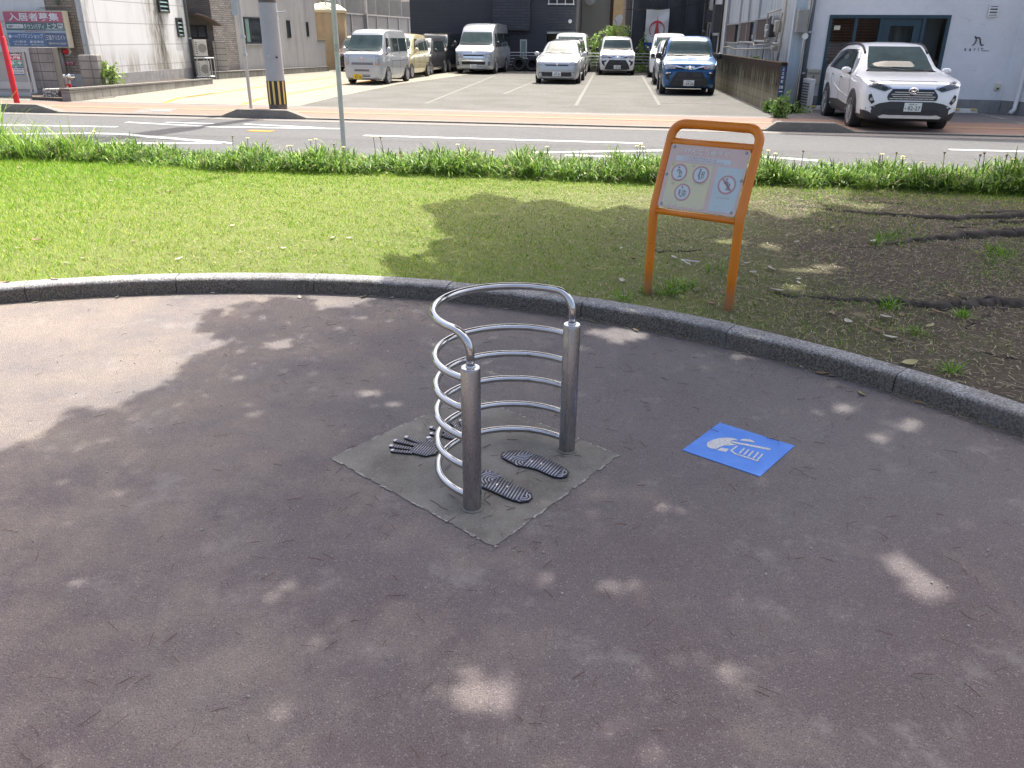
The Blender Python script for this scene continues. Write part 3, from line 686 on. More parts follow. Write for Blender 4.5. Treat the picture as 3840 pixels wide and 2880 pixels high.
def roundel(u, v, R, prohib=False, fig=0):
    o = MB(); N = 40; c = face(u, v, .0062)
    def circ(r, off, th):
        return MB().prism([c + se * (r * math.cos(2 * math.pi * i / N)) + up * (r * math.sin(2 * math.pi * i / N)) + fn * off for i in range(N)], fn * th)
    ring = circ(R, 0, .0006).build('roundel', mt['n_ring'], panel); circ(R * .80, .0006, .0005).build('disc', mt['n_white'], ring)
    def b(a0, b0, a1, b1, w_, m=mt['n_grey'], off=.0012, nm='figure'):
        A = c + se * a0 * R + up * b0 * R + fn * off; B = c + se * a1 * R + up * b1 * R + fn * off; d = (B - A).normalized(); s = d.cross(fn) * w_ * R
        return MB().prism([A - s, B - s, B + s, A + s], fn * .0005)
    fg = MB()
    for q in ([(-.12, .45, -.18, .0, .10), (-.18, .0, -.05, -.55, .09), (.2, .35, .15, -.5, .05), (.4, .3, .35, -.45, .04), (.0, .3, .5, .35, .04), (.02, .05, .45, .1, .04), (-.3, -.2, -.1, .3, .05)] if fig == 0 else
              [(-.3, .1, -.1, .35, .08), (-.1, .35, .1, .15, .08), (.1, .3, .1, -.5, .06), (.3, .2, .3, -.5, .05), (-.05, -.5, .45, -.45, .05), (-.1, .0, .4, .05, .04)] if fig == 1 else
              [(-.35, .3, -.32, -.3, .12), (-.35, -.3, .0, -.55, .06), (.05, .35, .02, -.5, .05), (.25, .35, .22, -.5, .05), (.42, .25, .4, -.4, .04), (.0, .1, .5, .1, .04), (.0, -.2, .5, -.2, .04)]):
        m = b(*q[:5]); fg.add(m.v, m.f)
    hd = MB(); hp = [c + se * (R * (-.12 + .13 * math.cos(t))) + up * (R * (.58 + .13 * math.sin(t))) + fn * .0012 for t in np.linspace(0, 6.28, 13)[:-1]]; fg.prism(hp, fn * .0005)
    fg.build('figure', mt['n_grey'], ring)
    if prohib: m = b(-.62, .62, .62, -.62, .12); m.build('bar', mt['n_ring'], ring)
RR = .051; mt['bolt'] = pm('dull_bolt', (.16, .15, .14), (.5, .48, .45), 260, .4, .8)
roundel(-.315, .062, RR, fig=1); roundel(-.035, .062, RR, fig=0); roundel(-.215, -.235, RR, fig=2); roundel(.315, -.045, .054, True, 1)
for u, v in ((-.455, .455), (.455, .455), (-.475, .02), (.475, .04), (-.45, -.445), (.45, -.445)):
    mb = MB(); mb.lathe(face(u, v, .005), [(.0088, 0), (.0088, .001), (.0062, .0045), (.002, .0055)], ax=fn, n=16); mb.build('screw', mt['bolt'], panel, smooth=True)
# ================================================================ PLANTING
def sm(x, a, b): t = np.clip((x - a) / (b - a), 0, 1); return t * t * (3 - 2 * t)
_ph = rng.uniform(0, 6.28, (12, 2)); _fr = rng.normal(0, 1, (12, 2))
def nz(x, y, s):                          # smooth noise, about -1..1
    v = 0
    for i in range(12): v = v + np.sin(x * _fr[i, 0] * s + y * _fr[i, 1] * s + _ph[i, 0])
    return v / 3.5
def lz(x, y):
    r = np.hypot(x - KC.x, y - KC.y) - KR
    return .086 + .012 * np.sin(x * 1.7 + y) * np.cos(y * 1.3) * np.clip(r, 0, 1) + .03 * np.clip((r - .3) / 4, 0, 1)
HX = [-9, -6.36, -3.36, -.05, 3.75, 5.18, 12]; HY = [10.55, 10.10, 9.36, 8.96, 8.49, 8.16, 7.1]
def blades(name, n, box, dens, hgt, wid, mats, probs, label=None, cat=None):
    x = rng.uniform(box[0], box[1], n); y = rng.uniform(box[2], box[3], n)
    r = np.hypot(x - KC.x, y - KC.y)
    edge = KR + .135 + .03 * np.abs(nz(x, y, 9)) - .03 * (rng.random(n) < .25)
    ok = (r > edge) & (y < np.interp(x, HX, HY) + .25) & (rng.random(n) < dens(x, y))
    ok &= np.abs(x) < (y + .4) * .72 + .3
    x, y = x[ok], y[ok]; n = len(x); z = lz(x, y) - .006
    a = rng.uniform(0, 6.283, n); h = hgt(x, y) * rng.uniform(.5, 1.25, n); lean = rng.uniform(.2, 1.3, n) * h; wv = wid * rng.uniform(.6, 1.3, n) * (1 + .10 * y)
    b = a + rng.uniform(-1, 1, n) + 1.57
    P0 = np.stack([x - np.cos(b) * wv, y - np.sin(b) * wv, z], 1); P1 = np.stack([x + np.cos(b) * wv, y + np.sin(b) * wv, z], 1)
    P2 = np.stack([x + np.cos(a) * lean, y + np.sin(a) * lean, z + h], 1)
    V = np.empty((n * 3, 3)); V[0::3], V[1::3], V[2::3] = P0, P1, P2
    pr = probs(x, y); cum = np.cumsum(pr, 0) / pr.sum(0); u = rng.random(n); mi = (u > cum).sum(0)
    return tag(numesh(name, V, np.arange(n * 3).reshape(-1, 3), mats, mi=np.clip(mi, 0, len(mats) - 1)), label, cat, kind='stuff')
def shade(x, y): return sm(x + .9 * nz(x, y, 1.1), -1.2, 2.2) * sm(np.interp(x, HX, HY) - .1 - y, 0, 1.1)     # worn ground under the tree
def dens(x, y):
    s = shade(x, y); bare = sm(nz(x + 5, y * 1.6, 1.5) + .35 * nz(x, y, 4), -.1, .6)
    return np.clip(1 - s * (.22 + .62 * bare), .05, 1)
def hgt(x, y): return .020 + .008 * nz(x, y, 3) * 0 + .010 * sm(y, 7.9, 9.8) + .012 * (1 - shade(x, y)) * sm(-x, 1.5, 5) + .006
def prob(x, y):
    s = shade(x, y); d = sm(nz(x, y, 1.6) + .6 * nz(x, y, 5), -.5, .8); up = sm(y, 6.5, 8.9) * .6 + sm(-x, 2, 6) * .25
    return np.stack([(.34 + .5 * up) * (1 - .3 * s), (.36 - .1 * up) * (1 - .7 * s) + 0 * x, (.03 + .24 * d * (1 - up)) + .22 * s, .10 * (1 - s) + .30 * s + .12 * up], 0)
G4 = [mt['g1'], mt['g2'], mt['g3'], mt['g4']]
blades('lawn_grass', 480000, (-9.5, 7.5, 3.6, 11.2), dens, hgt, .0019, G4, prob, 'short mown lawn grass, lush on the left and thin and strawy under the tree shade')
# straw and clippings lying flat under the tree
def strawdens(x, y): return shade(x, y) * .8 + .06
n = 110000; x = rng.uniform(-4, 7.2, n); y = rng.uniform(2.6, 9.8, n)
ok = (np.hypot(x - KC.x, y - KC.y) > KR + .14) & (rng.random(n) < strawdens(x, y)) & (y < np.interp(x, HX, HY) + .1); x, y = x[ok], y[ok]; n = len(x)
a = rng.uniform(0, 6.283, n); L_ = rng.uniform(.012, .045, n); wv = rng.uniform(.0008, .0018, n) * (1 + .08 * y); z = lz(x, y) + rng.uniform(.002, .014, n)
dx, dy = np.cos(a) * L_, np.sin(a) * L_; nx, ny = -np.sin(a) * wv, np.cos(a) * wv; tz = rng.uniform(-.006, .01, n)
V = np.empty((n * 4, 3)); V[0::4] = np.stack([x - nx, y - ny, z], 1); V[1::4] = np.stack([x + nx, y + ny, z], 1); V[2::4] = np.stack([x + dx + nx, y + dy + ny, z + tz], 1); V[3::4] = np.stack([x + dx - nx, y + dy - ny, z + tz], 1)
mt['straw2'] = pm('straw_brown', (.15, .11, .07), (.26, .21, .13), 50, .8); mt['straw1'] = pm('straw_pale', (.42, .37, .24), (.3, .26, .16), 50, .8)
tag(numesh('straw', V, np.arange(n * 4).reshape(-1, 4), [mt['straw1'], mt['straw2']], mi=(rng.random(n) < .5)), 'dry straw clippings strewn over the bare soil under the tree', kind='stuff')
# strap-leaved border planting
def strap(name, plants, mats, label, kind='stuff', seg=4, dome=0):
    V, F, MI = [], [], []; b = 0
    for (px, py, pz, nl, ln, wd, upr, pr) in plants:
        for _ in range(nl):
            a = random.uniform(0, 6.283); l = ln * random.uniform(.6, 1.2); w_ = wd * random.uniform(.7, 1.3); e0 = random.uniform(upr, 1.5); bend = random.uniform(.3, 1.3)
            r0 = random.uniform(0, .05); q = Vector((px + math.cos(a) * r0, py + math.sin(a) * r0, pz))
            if dome:
                ph = random.uniform(0, 6.283); rd = random.uniform(0, .16); zz = random.uniform(0, 1) * dome * (ln * 1.1) * math.sqrt(max(0, 1 - (rd / .20) ** 2)); q = Vector((px + math.cos(ph) * rd, py + math.sin(ph) * rd, pz + zz)); a = ph + random.uniform(-1, 1); l *= .60
            tw = random.uniform(-.5, .5)
            sx, sy = -math.sin(a + tw), math.cos(a + tw); el = e0
            for k in range(seg + 1):
                ww = w_ * (0.55, 1, .95, .7, .08)[k * 4 // seg]
                V.append((q.x - sx * ww, q.y - sy * ww, q.z)); V.append((q.x + sx * ww, q.y + sy * ww, q.z))
                q = q + Vector((math.cos(a) * math.cos(el), math.sin(a) * math.cos(el), math.sin(el))) * (l / seg); el -= bend / seg * 1.3
            m = random.choices(range(len(mats)), pr)[0]
            for k in range(seg): F.append((b + 2 * k, b + 2 * k + 1, b + 2 * k + 3, b + 2 * k + 2)); MI.append(m)
            b += 2 * (seg + 1)
    return tag(numesh(name, V, F, mats, mi=MI), label, kind=kind)
HM = [mt['h1'], mt['h2'], mt['h3'], mt['h4']]
pl = []; x = -8.6
while x < 7.2:
    f = hl(x); hh = float(np.interp(x, [-8.6, -7, -5.4, -4.6, -4.1, -3.4, -2.9, -1, 0, 1.5, 2.6, 3.4, 3.7, 4.3, 5, 7], [1.15, 1.1, .9, .78, .62, .8, .9, .95, 1.0, .95, 1.0, .88, .66, .98, 1.12, 1.12]))
    hh *= .90 + .20 * math.sin(x * 5.1 + 1.3 * math.sin(x * 2.3)) + .08 * math.sin(x * 11)
    for row in range(5):
        if random.random() < .93:
            pl.append((x + random.uniform(-.07, .07), f + .12 + row * .17 + random.uniform(-.07, .07), lawn_z(x, f) - .02, random.randint(100, 120), .27 * hh * random.uniform(.85, 1.12), .0064, .1, (5, 3.6, 2.2, .6)))
    x += .135
strap('border_planting', pl, HM, 'low border of green strap-leaved clumps between the lawn and the street', dome=.60)
pl = []
for i in range(95):
    x = random.uniform(-8.7, -5.2) if i < 70 else random.uniform(-8.5, -6.6); pl.append((x, hl(x) + random.uniform(.0, .5), .1, random.randint(5, 9), random.uniform(.55, .95) * (1 if x < -6.3 else .7), .006, 1.2, (1, 5, 0, .3)))
strap('tall_grass', pl, HM, 'tall uncut yellow green grass at the left end of the border', seg=4)
pl = []
for cx_, cy_, k_, s in [(2520, 1085, 14, .5), (2560, 1075, 10, .35), (2440, 1095, 5, .3), (3330, 1150, 9, .2), (3380, 900, 16, .5), (3300, 905, 10, .4), (3620, 1190, 6, .15), (2700, 1010, 8, .4), (3450, 1250, 5, .2), (3750, 960, 14, .5), (3100, 760, 10, .8), (2350, 1115, 5, .15), (3580, 1390, 6, .1)]:
    for _ in range(k_):
        q = G(cx_ + random.gauss(0, 75) * s, cy_ + random.gauss(0, 26) * s, .1); pl.append((q.x, q.y, lawn_z(q.x, q.y) - .005, random.randint(6, 12), random.uniform(.05, .10), .0026, .5, (5, 3, 1, .5)))
strap('grass_tufts', pl, [mt['g1'], mt['g4'], mt['g4'], mt['g3']], 'longer green grass tufts by the sign legs and tree roots')
# yellow flower heads on thin stems
fl = [RA(600, 228), RA(1484, 265), RA(1580, 270), RA(1980, 283), RA(2015, 278), RA(1858, 335), RA(1845, 380), RA(2130, 315), RB(255, 260), RB(300, 270), RB(793, 312), RB(1362, 327), RB(1937, 322), RB(1960, 310), RB(1975, 328), RB(65, 330), RB(1016, 348),
      RC(580, 350), RC(628, 370), RC(803, 358), RC(1308, 373), RC(1398, 370), RC(1440, 388), RC(1438, 402), RC(1704, 370), RC(1932, 385), RC(1958, 372), RC(2029, 398), RC(2100, 387), RC(2140, 408), RC(745, 415), RC(1565, 425)]
dead = {1, 9, 19, 21, 24, 25, 26, 28, 7}
for i, (px, py) in enumerate(fl):
    yy = hl((px - 1920) / 300) + .35
    d = ray(px, py); t = yy / d.y; q = Vector((d.x * t, yy, CAMH + d.z * t)); q.z = min(max(q.z, .36), .60)
    dd = i in dead
    o = empty('flower', (q.x, q.y, .2), 0, 'spent brown seed head on a thin stem standing above the border' if dd else 'small pale yellow flower on a thin stem standing above the border', 'flower', 'spent flower heads over the border' if dd else 'yellow flowers over the border')
    b_ = Vector((q.x + random.uniform(-.05, .05), q.y, .15)); MB().tube([b_, b_.lerp(q, .6) + Vector((.01, 0, 0)), q], .0035, 5).build('stem', mt['stem'], o)
    mb = MB()
    if dd: mb.lathe(q, [(.004, 0), (.012, .008), (.013, .018), (.004, .024)], n=8); mb.build('seed_head', mt['dryleaf'], o)
    else:
        for k_ in range(12):
            a = k_ * math.pi / 6; u = Vector((math.cos(a), math.sin(a), .35)); s_ = Vector((-math.sin(a), math.cos(a), 0)) * .006
            mb.add([q, q + u * .015 - s_, q + u * .028 + Z * -.002, q + u * .015 + s_], [(0, 1, 2, 3)])
        mb.lathe(q, [(.006, 0), (.01, .006), (.004, .012)], n=8); mb.build('flower_head', mt['petal'], o)
# ================================================================ TREE
TP = Vector((5.75, 6.55, .08))
tree = empty('broadleaf_tree', TP, 0, 'large broadleaf tree beyond the right edge whose shade and surface roots cross the lawn', 'tree')
tp = [TP + Vector(q) for q in ((0, 0, -.1), (.02, .02, .25), (-.03, .06, .9), (-.08, .1, 1.8), (-.05, .05, 2.8), (-.1, .1, 3.8))]
MB().tube(tp, [.52, .40, .33, .31, .28, .22], 20).build('trunk', mt['bark'], tree, smooth='all')
# shade outline on the ground -> where the crown has to hang
SH = [(-2.4, .7), (-2.3, 1), (-2.02, 2.66), (-1.9, 2.93), (-1.95, 3.16), (-1.84, 3.55), (-1.74, 3.87), (-1.56, 4.07), (-1.86, 4.23), (-1.82, 4.51), (-1.4, 4.84), (-.94, 5.27), (-.93, 6), (-.63, 6.83), (-1.0, 7.7), (-.36, 8.45), (.35, 8.3), (1.8, 7.85), (2.5, 7.65), (3.3, 8.5), (4.1, 9.12), (5.2, 9.15), (7.2, 9.2), (6.4, 6.5), (4.6, 4.1), (3.3, 2.3), (2.3, .7)]
SHa = np.array(SH); _f = SHa[:, 1] > 5.1; SHa[_f] = SHa[_f] * .935 - np.array([.02, .05])
def inside(x, y, P=SHa):
    c = np.zeros(len(x), bool); j = len(P) - 1
    for i in range(len(P)):
        xi, yi = P[i]; xj, yj = P[j]
        c ^= ((yi > y) != (yj > y)) & (x < (xj - xi) * (y - yi) / (yj - yi + 1e-12) + xi); j = i
    return c
def edged(x, y):
    d = np.full(len(x), 9.)
    for i in range(len(SHa)):
        a, b_ = SHa[i - 1], SHa[i]; e_ = b_ - a; t = np.clip(((x - a[0]) * e_[0] + (y - a[1]) * e_[1]) / (e_ @ e_), 0, 1)
        d = np.minimum(d, np.hypot(x - a[0] - t * e_[0], y - a[1] - t * e_[1]))
    return d
# gaps the sun comes through: photo point, radius m
gaps = [((1830, 2613), .075), ((1860, 2560), .05), ((1432, 2135), .045), ((1060, 2200), .03), ((2030, 2170), .04), ((2330, 2195), .05), ((2517, 1900), .045), ((2480, 1885), .035), ((3350, 2110), .06), ((3400, 2150), .06), ((3470, 2215), .07), ((3520, 2230), .05),
        ((1475, 1510), .06), ((1390, 1475), .05), ((2330, 1258), .12), ((2250, 1245), .07), ((2780, 1335), .06), ((3300, 1640), .05), ((3370, 1600), .04), ((3430, 1585), .035), ((3160, 1527), .05), ((1200, 2410), .04), ((1290, 2330), .03), ((1600, 2445), .035),
        ((2780, 2585), .03), ((3020, 1025), .12), ((3100, 1000), .09), ((2950, 1080), .07), ((2870, 925), .08), ((2240, 1000), .05), ((3110, 760), .16), ((2960, 745), .14), ((3240, 775), .15), ((2600, 700), .2), ((3210, 1175), .05), ((1330, 2080), .02), ((2060, 1840), .02), ((2170, 1305), .05), ((1060, 1290), .05), ((2730, 905), .1)]
for _ in range(24): gaps.append(((random.uniform(100, 3750), random.uniform(1350, 2850)), random.uniform(.014, .030)))
gp = [(G(q[0], q[1], .1 if math.hypot(G(*q).x - KC.x, G(*q).y - KC.y) > KR else 0).x, G(q[0], q[1], .1 if math.hypot(G(*q).x - KC.x, G(*q).y - KC.y) > KR else 0).y - (.05 if math.hypot(G(*q).x - KC.x, G(*q).y - KC.y) > KR else 0), r * 1.25) for q, r in gaps]
kx, ky = SUN.x / SUN.z, SUN.y / SUN.z
def leaves(n, size, band):
    x = rng.uniform(-3.2, 9.5, n); y = rng.uniform(-3, 9.8, n)
    jit = .15 * nz(x, y, 4.5) + .08 * nz(x, y, 13)
    ed = edged(x, y) * np.where(inside(x, y), 1, -1) + jit
    ok = ed > 0
    ok &= (ed < band[1]) & (ed >= band[0])
    # leafy sprays thin out towards the rim
    ok &= (rng.random(n) < np.clip(.55 + ed * 3.5, 0, 1))
    clump = nz(x, y, 1.9) * .5 + nz(x + 3, y, 4.5) * .5
    ok &= (rng.random(n) < np.clip(1.05 - .25 * np.clip(clump - .3, 0, 1), .1, 1))
    for gx, gy, r in gp:
        ok &= ((x - gx) / (r * 1.1)) ** 2 + ((y - gy) / (r * .95)) ** 2 + .22 * nz(x, y, 30) > 1
    x, y = x[ok], y[ok]; n = len(x)
    zc = 4.7 + 1.3 * nz(x, y, .55) * .6 + rng.uniform(-.75, 1.7, n) + 1.0 * sm(np.hypot(x - 4.5, y - 4), 6, 1)
    zc = np.maximum(zc, 3.4)
    C = np.stack([x + kx * zc, y + ky * zc, zc], 1)
    u = rng.normal(0, 1, (n, 3)); u[:, 2] *= .55; u /= np.linalg.norm(u, axis=1)[:, None]
    v = rng.normal(0, 1, (n, 3)); v[:, 2] *= .55; v -= u * (u * v).sum(1)[:, None]; v /= np.linalg.norm(v, axis=1)[:, None]
    s = size * rng.uniform(.7, 1.3, n)[:, None]
    V = np.empty((n * 4, 3)); V[0::4] = C - u * s; V[1::4] = C - v * s * .42 + u * s * .1; V[2::4] = C + u * s; V[3::4] = C + v * s * .42 + u * s * .1
    return V
Vs = [leaves(330000, .055, (0, .6)), leaves(220000, .085, (.6, 20))]
V = np.concatenate(Vs); numesh('crown', V, np.arange(len(V)).reshape(-1, 4), mt['crown'], tree)
# limbs up to the crown
for i, (gx, gy) in enumerate([(-.6, 3.4), (-.3, 5.6), (.6, 7.2), (2.4, 6.8), (4.2, 8.3), (6.5, 7.8), (1.4, 3.8), (3.5, 4.6), (0, 1.6), (2.2, 1.6), (3.6, 3.0), (-1.0, 6.3)]):
    zc = 4.9; T = Vector((gx + kx * zc, gy + ky * zc, zc)); S = TP + Vector((-.06, .08, random.uniform(2.4, 3.6)))
    pts = []
    for k_ in range(9):
        t = k_ / 8; p = S.lerp(T, t) + Z * (1.0 * math.sin(math.pi * t) * .9 + .0) + Vector((nz(t * 3 + i, i, 1.5), nz(i, t * 3, 1.5), 0)) * .12 * math.sin(math.pi * t); pts.append(p)
    MB().tube(pts, [max(.012, .13 * (1 - t / 8) ** 1.2) for t in range(9)], 8).build('limb', mt['bark'], tree, smooth='all')
# surface roots
def root(pxs, r, sink=.35):
    P = [G(px, py, .11) for px, py in pxs]; out = []; R_ = []
    for a, b_ in zip(P[:-1], P[1:]):
        for k_ in range(12): out.append(a.lerp(b_, k_ / 12))
    out.append(P[-1]); n = len(out)
    for i, q in enumerate(out):
        t = i / (n - 1); rr = r[0] + (r[1] - r[0]) * t; rr *= .92 + .10 * math.sin(i * .31) + .06 * math.sin(i * .83 + r[0] * 100) + random.uniform(-.05, .05)
        R_.append(rr); q.z = lawn_z(q.x, q.y) - rr * (.30 if t > .3 else .30 + (.3 - t) * 1.3) ; q.x += .02 * math.sin(i * .4 + r[1] * 99); q.y += .02 * math.sin(i * .6) + .012 * math.sin(i * 1.1 + r[0] * 70)
    m = MB(); m.tube(out, R_, 12)
    m.v = [(a, b_, c_ - (c_ > 0) * 0 + random.uniform(-.0045, .0045)) for a, b_, c_ in m.v]
    return m.build('root', mt['bark'], tree, smooth='all')
T0 = (4150, 900)
root([(2890, 768), (3050, 782), (3200, 800), (3420, 812), (3560, 822), (3720, 815), (3900, 812), (4080, 850)], (.010, .085))
root([(3640, 795), (3700, 797), (3760, 796), (3900, 800), (4060, 845)], (.02, .05))
root([(3520, 862), (3640, 845), (3740, 832), (3860, 835), (4060, 870)], (.008, .045))
root([(3170, 930), (3300, 915), (3420, 905), (3520, 895), (3640, 885), (3760, 880), (3880, 885), (4060, 900)], (.008, .11))
root([(2900, 1094), (3010, 1108), (3120, 1118), (3260, 1124), (3380, 1135), (3500, 1144), (3640, 1140), (3720, 1128), (3860, 1135), (4050, 1040)], (.010, .078))
root([(3620, 1225), (3680, 1190), (3740, 1155), (3780, 1135)], (.006, .022))
root([(3500, 1098), (3560, 1098), (3620, 1112), (3700, 1128)], (.006, .018))
root([(3560, 1300), (3690, 1315), (3800, 1330), (3900, 1345), (4050, 1330)], (.005, .012))
root([(2440, 930), (2500, 940), (2560, 938), (2640, 930)], (.006, .012))
root([(3220, 757), (3300, 760), (3400, 762)], (.006, .016))
# ================================================================ FALLEN LEAVES AND LITTER
def leafmesh(s, m, curl):
    V, F = [], []; N = 7
    for i in range(N + 1):
        t = i / N; w_ = math.sin(math.pi * min(1, t * .96 + .02)) ** .8 * .24; x = (t - .5)
        for j in (-1, 0, 1): V.append((x * s, j * w_ * s, (curl * (x * x * 1.6) + abs(j) * curl * .35 * w_ * 3 + .012) * s))
    for i in range(N):
        for j in range(2): F.append((i * 3 + j, i * 3 + j + 1, i * 3 + j + 4, i * 3 + j + 3))
    me = bpy.data.meshes.new('fallen_leaf'); me.from_pydata(V, [], F); me.materials.append(m); me.update(); return me
LM = {'pale': leafmesh(1, mt['paleleaf'], .22), 'brown': leafmesh(1, mt['dryleaf'], .3), 'green': leafmesh(1, mt['greenleaf'], .15)}
LB = {'pale': 'pale dry', 'brown': 'brown dry', 'green': 'olive green'}
lv = [(697, 1105 + 28, 'pale', .075, 0), (612, 1130 - 15, 'pale', .05, 0), (910, 1110 - 8, 'brown', .09, 0)]
lv = [(RA2, k_, s) for RA2, k_, s in []]
def R7(x, y): return (x / 1.58, 400 + y / 1.58)
def R8(x, y): return (2900 + x / 1.6585, 600 + y / 1.6585)
def R9(x, y): return (2300 + x / 2.074, 400 + y / 2.074)
spots = [(R7(697, 1132), 'pale', .07, 0), (R7(612, 1130), 'pale', .045, 0), (R7(910, 1105), 'brown', .11, 0), (R7(620, 1118), 'brown', .08, 0), (R7(835, 1118), 'pale', .09, 0), (R7(1262, 1107), 'pale', .06, 0), (R7(1482, 1105), 'brown', .08, 0), (R7(1775, 1133), 'pale', .07, 0), (R7(210, 1162), 'pale', .05, 0), (R7(2155, 1130), 'pale', .08, 0),
         (R7(30, 1033), 'brown', .10, 1), (R7(320, 1017), 'brown', .09, 1), (R7(1060, 897), 'pale', .09, 1), (R7(1380, 700), 'pale', .07, 1), (R7(610, 650), 'pale', .06, 1), (R7(660, 450), 'pale', .07, 1), (R7(940, 514), 'brown', .08, 1), (R7(1005, 507), 'brown', .09, 1), (R7(457, 432), 'brown', .09, 1), (R7(220, 790), 'brown', .12, 1), (R7(1243, 541), 'brown', .08, 1), (R7(1990, 653), 'pale', .07, 1), (R7(1970, 773), 'pale', .07, 1), (R7(2073, 775), 'pale', .08, 1), (R7(1683, 832), 'pale', .07, 1), (R7(1905, 500), 'pale', .10, 1), (R7(495, 893), 'pale', .07, 1), (R7(388, 917), 'pale', .06, 1), (R7(790, 795), 'brown', .06, 1), (R7(120, 372), 'brown', .10, 1),
         (R8(697, 975), 'pale', .09, 1), (R8(465, 1000), 'pale', .10, 1), (R8(360, 955), 'brown', .12, 1), (R8(1015, 950), 'brown', .11, 1), (R8(795, 970), 'brown', .09, 1), (R8(975, 1030), 'green', .11, 1), (R8(725, 1095), 'pale', .11, 1), (R8(640, 1055), 'brown', .10, 1), (R8(1097, 848), 'brown', .10, 1), (R8(155, 770), 'pale', .08, 1), (R8(155, 580), 'brown', .10, 1), (R8(850, 1248), 'green', .13, 1), (R8(145, 512), 'pale', .07, 1), (R8(1187, 417), 'pale', .07, 1), (R8(355, 435), 'pale', .12, 1), (R8(620, 512), 'pale', .13, 1),
         (R8(80, 1255), 'brown', .07, 0), (R8(130, 1275), 'green', .08, 0), (R8(180, 1290), 'pale', .07, 0), (R8(300, 1335), 'brown', .09, 0), (R8(370, 1345), 'pale', .08, 0), (R8(550, 1460), 'green', .09, 0), (R8(1130, 1572), 'green', .09, 0), (R8(470, 1360), 'pale', .07, 0), (R8(900, 1512), 'brown', .06, 0),
         (R9(80, 876), 'pale', .07, 1), (R9(470, 1175), 'pale', .09, 1), (R9(65, 1340), 'pale', .09, 1), (R9(1145, 937), 'pale', .06, 1), (R9(1040, 1222), 'pale', .07, 1), (R9(1085, 1293), 'pale', .08, 1), (R9(760, 1525), 'brown', .12, 1), (R9(70, 1455), 'pale', .07, 1), (R9(1225, 1265), 'pale', .10, 1), (R9(1440, 1350), 'pale', .08, 1), (R9(1270, 1435), 'pale', .13, 1), (R9(60, 1100), 'pale', .06, 1), (R9(1420, 1055), 'pale', .06, 1), (R9(150, 1185), 'brown', .12, 1),
         (RS(1700, 310), 'green', .12, 0), (RS(1750, 320), 'green', .13, 0), (RS(1660, 320), 'green', .08, 0), (RS(1545, 315), 'green', .07, 0), (RS(1785, 365), 'brown', .07, 0), (RS(405, 180), 'pale', .07, 0), (RS(510, 175), 'pale', .06, 0), (RS(248, 172), 'brown', .06, 0), (RS(383, 482), 'pale', .03, 0), (RS(1055, 243), 'pale', .05, 0), (RS(555, 478), 'brown', .04, 0)]
for (p, kind_, s, up_) in spots:
    z = .006 if not up_ else None; q = G(p[0], p[1], .11 if up_ else .0)
    o = bpy.data.objects.new('fallen_leaf', LM[kind_]); COL.objects.link(o)
    o.location = (q.x, q.y, (lawn_z(q.x, q.y) + .012) if up_ else .003); o.scale = (s * .72, s * random.uniform(.55, .85), s); o.rotation_euler = (random.uniform(-.25, .25), random.uniform(-.15, .15), random.uniform(0, 6.28))
    where = ('on the lawn' if q.x < .2 else 'on the worn grass around the sign and roots') if up_ else ('on the paving at the kerb foot' if math.hypot(q.x - KC.x, q.y - KC.y) > KR - .35 else 'on the open paving near the steel stand')
    tag(o, '%s fallen leaf lying %s' % (LB[kind_], where), 'leaf', '%s leaves %s' % (LB[kind_], where))
# needle litter and grit on the plaza
n = 560; V, F = [], []; b = 0
for _ in range(n):
    while True:
        x, y = random.uniform(-3.0, 2.6), random.uniform(1.2, 5.0)
        if math.hypot(x - KC.x, y - KC.y) < KR - .04 and abs(x) < y * .72 + .3 and (random.random() < .25 + .75 * (x > -1.2 + .0)): break
    if random.random() < .09: x, y = random.gauss(.0, .22), random.gauss(2.55, .22)
    a = random.uniform(0, 6.28); l = random.uniform(.018, .058); w_ = random.uniform(.0006, .0012); c = random.uniform(-.12, .12)
    z = .0065; pts = [Vector((x, y, z)), Vector((x + math.cos(a) * l * .5, y + math.sin(a) * l * .5, z + .001)), Vector((x + math.cos(a) * l * .5 + math.cos(a + c) * l * .5, y + math.sin(a) * l * .5 + math.sin(a + c) * l * .5, z))]
    m = MB().tube(pts, w_, 4); V += m.v; F += [tuple(i + b for i in f) for f in m.f]; b += len(m.v)
mb = MB(); mb.v = V; mb.f = F; mb.m = [0] * len(F)
tag(mb.build('needle_litter', mt['needle']), 'thin dark needles and twigs scattered over the plaza paving', kind='stuff')
mb = MB()
for _ in range(420):
    x, y = random.uniform(-2.8, 2.4), random.uniform(1.2, 4.9)
    if math.hypot(x - KC.x, y - KC.y) > KR - .02: continue
    r = random.choice((.0016, .002, .0025, .0045)); mb.lathe((x, y, .0008), [(r * .7, 0), (r, r * .6), (r * .5, r * 1.3)], n=6)
tag(mb.build('grit', mt['grit']), 'pale grit and seeds sprinkled on the plaza paving', kind='stuff')
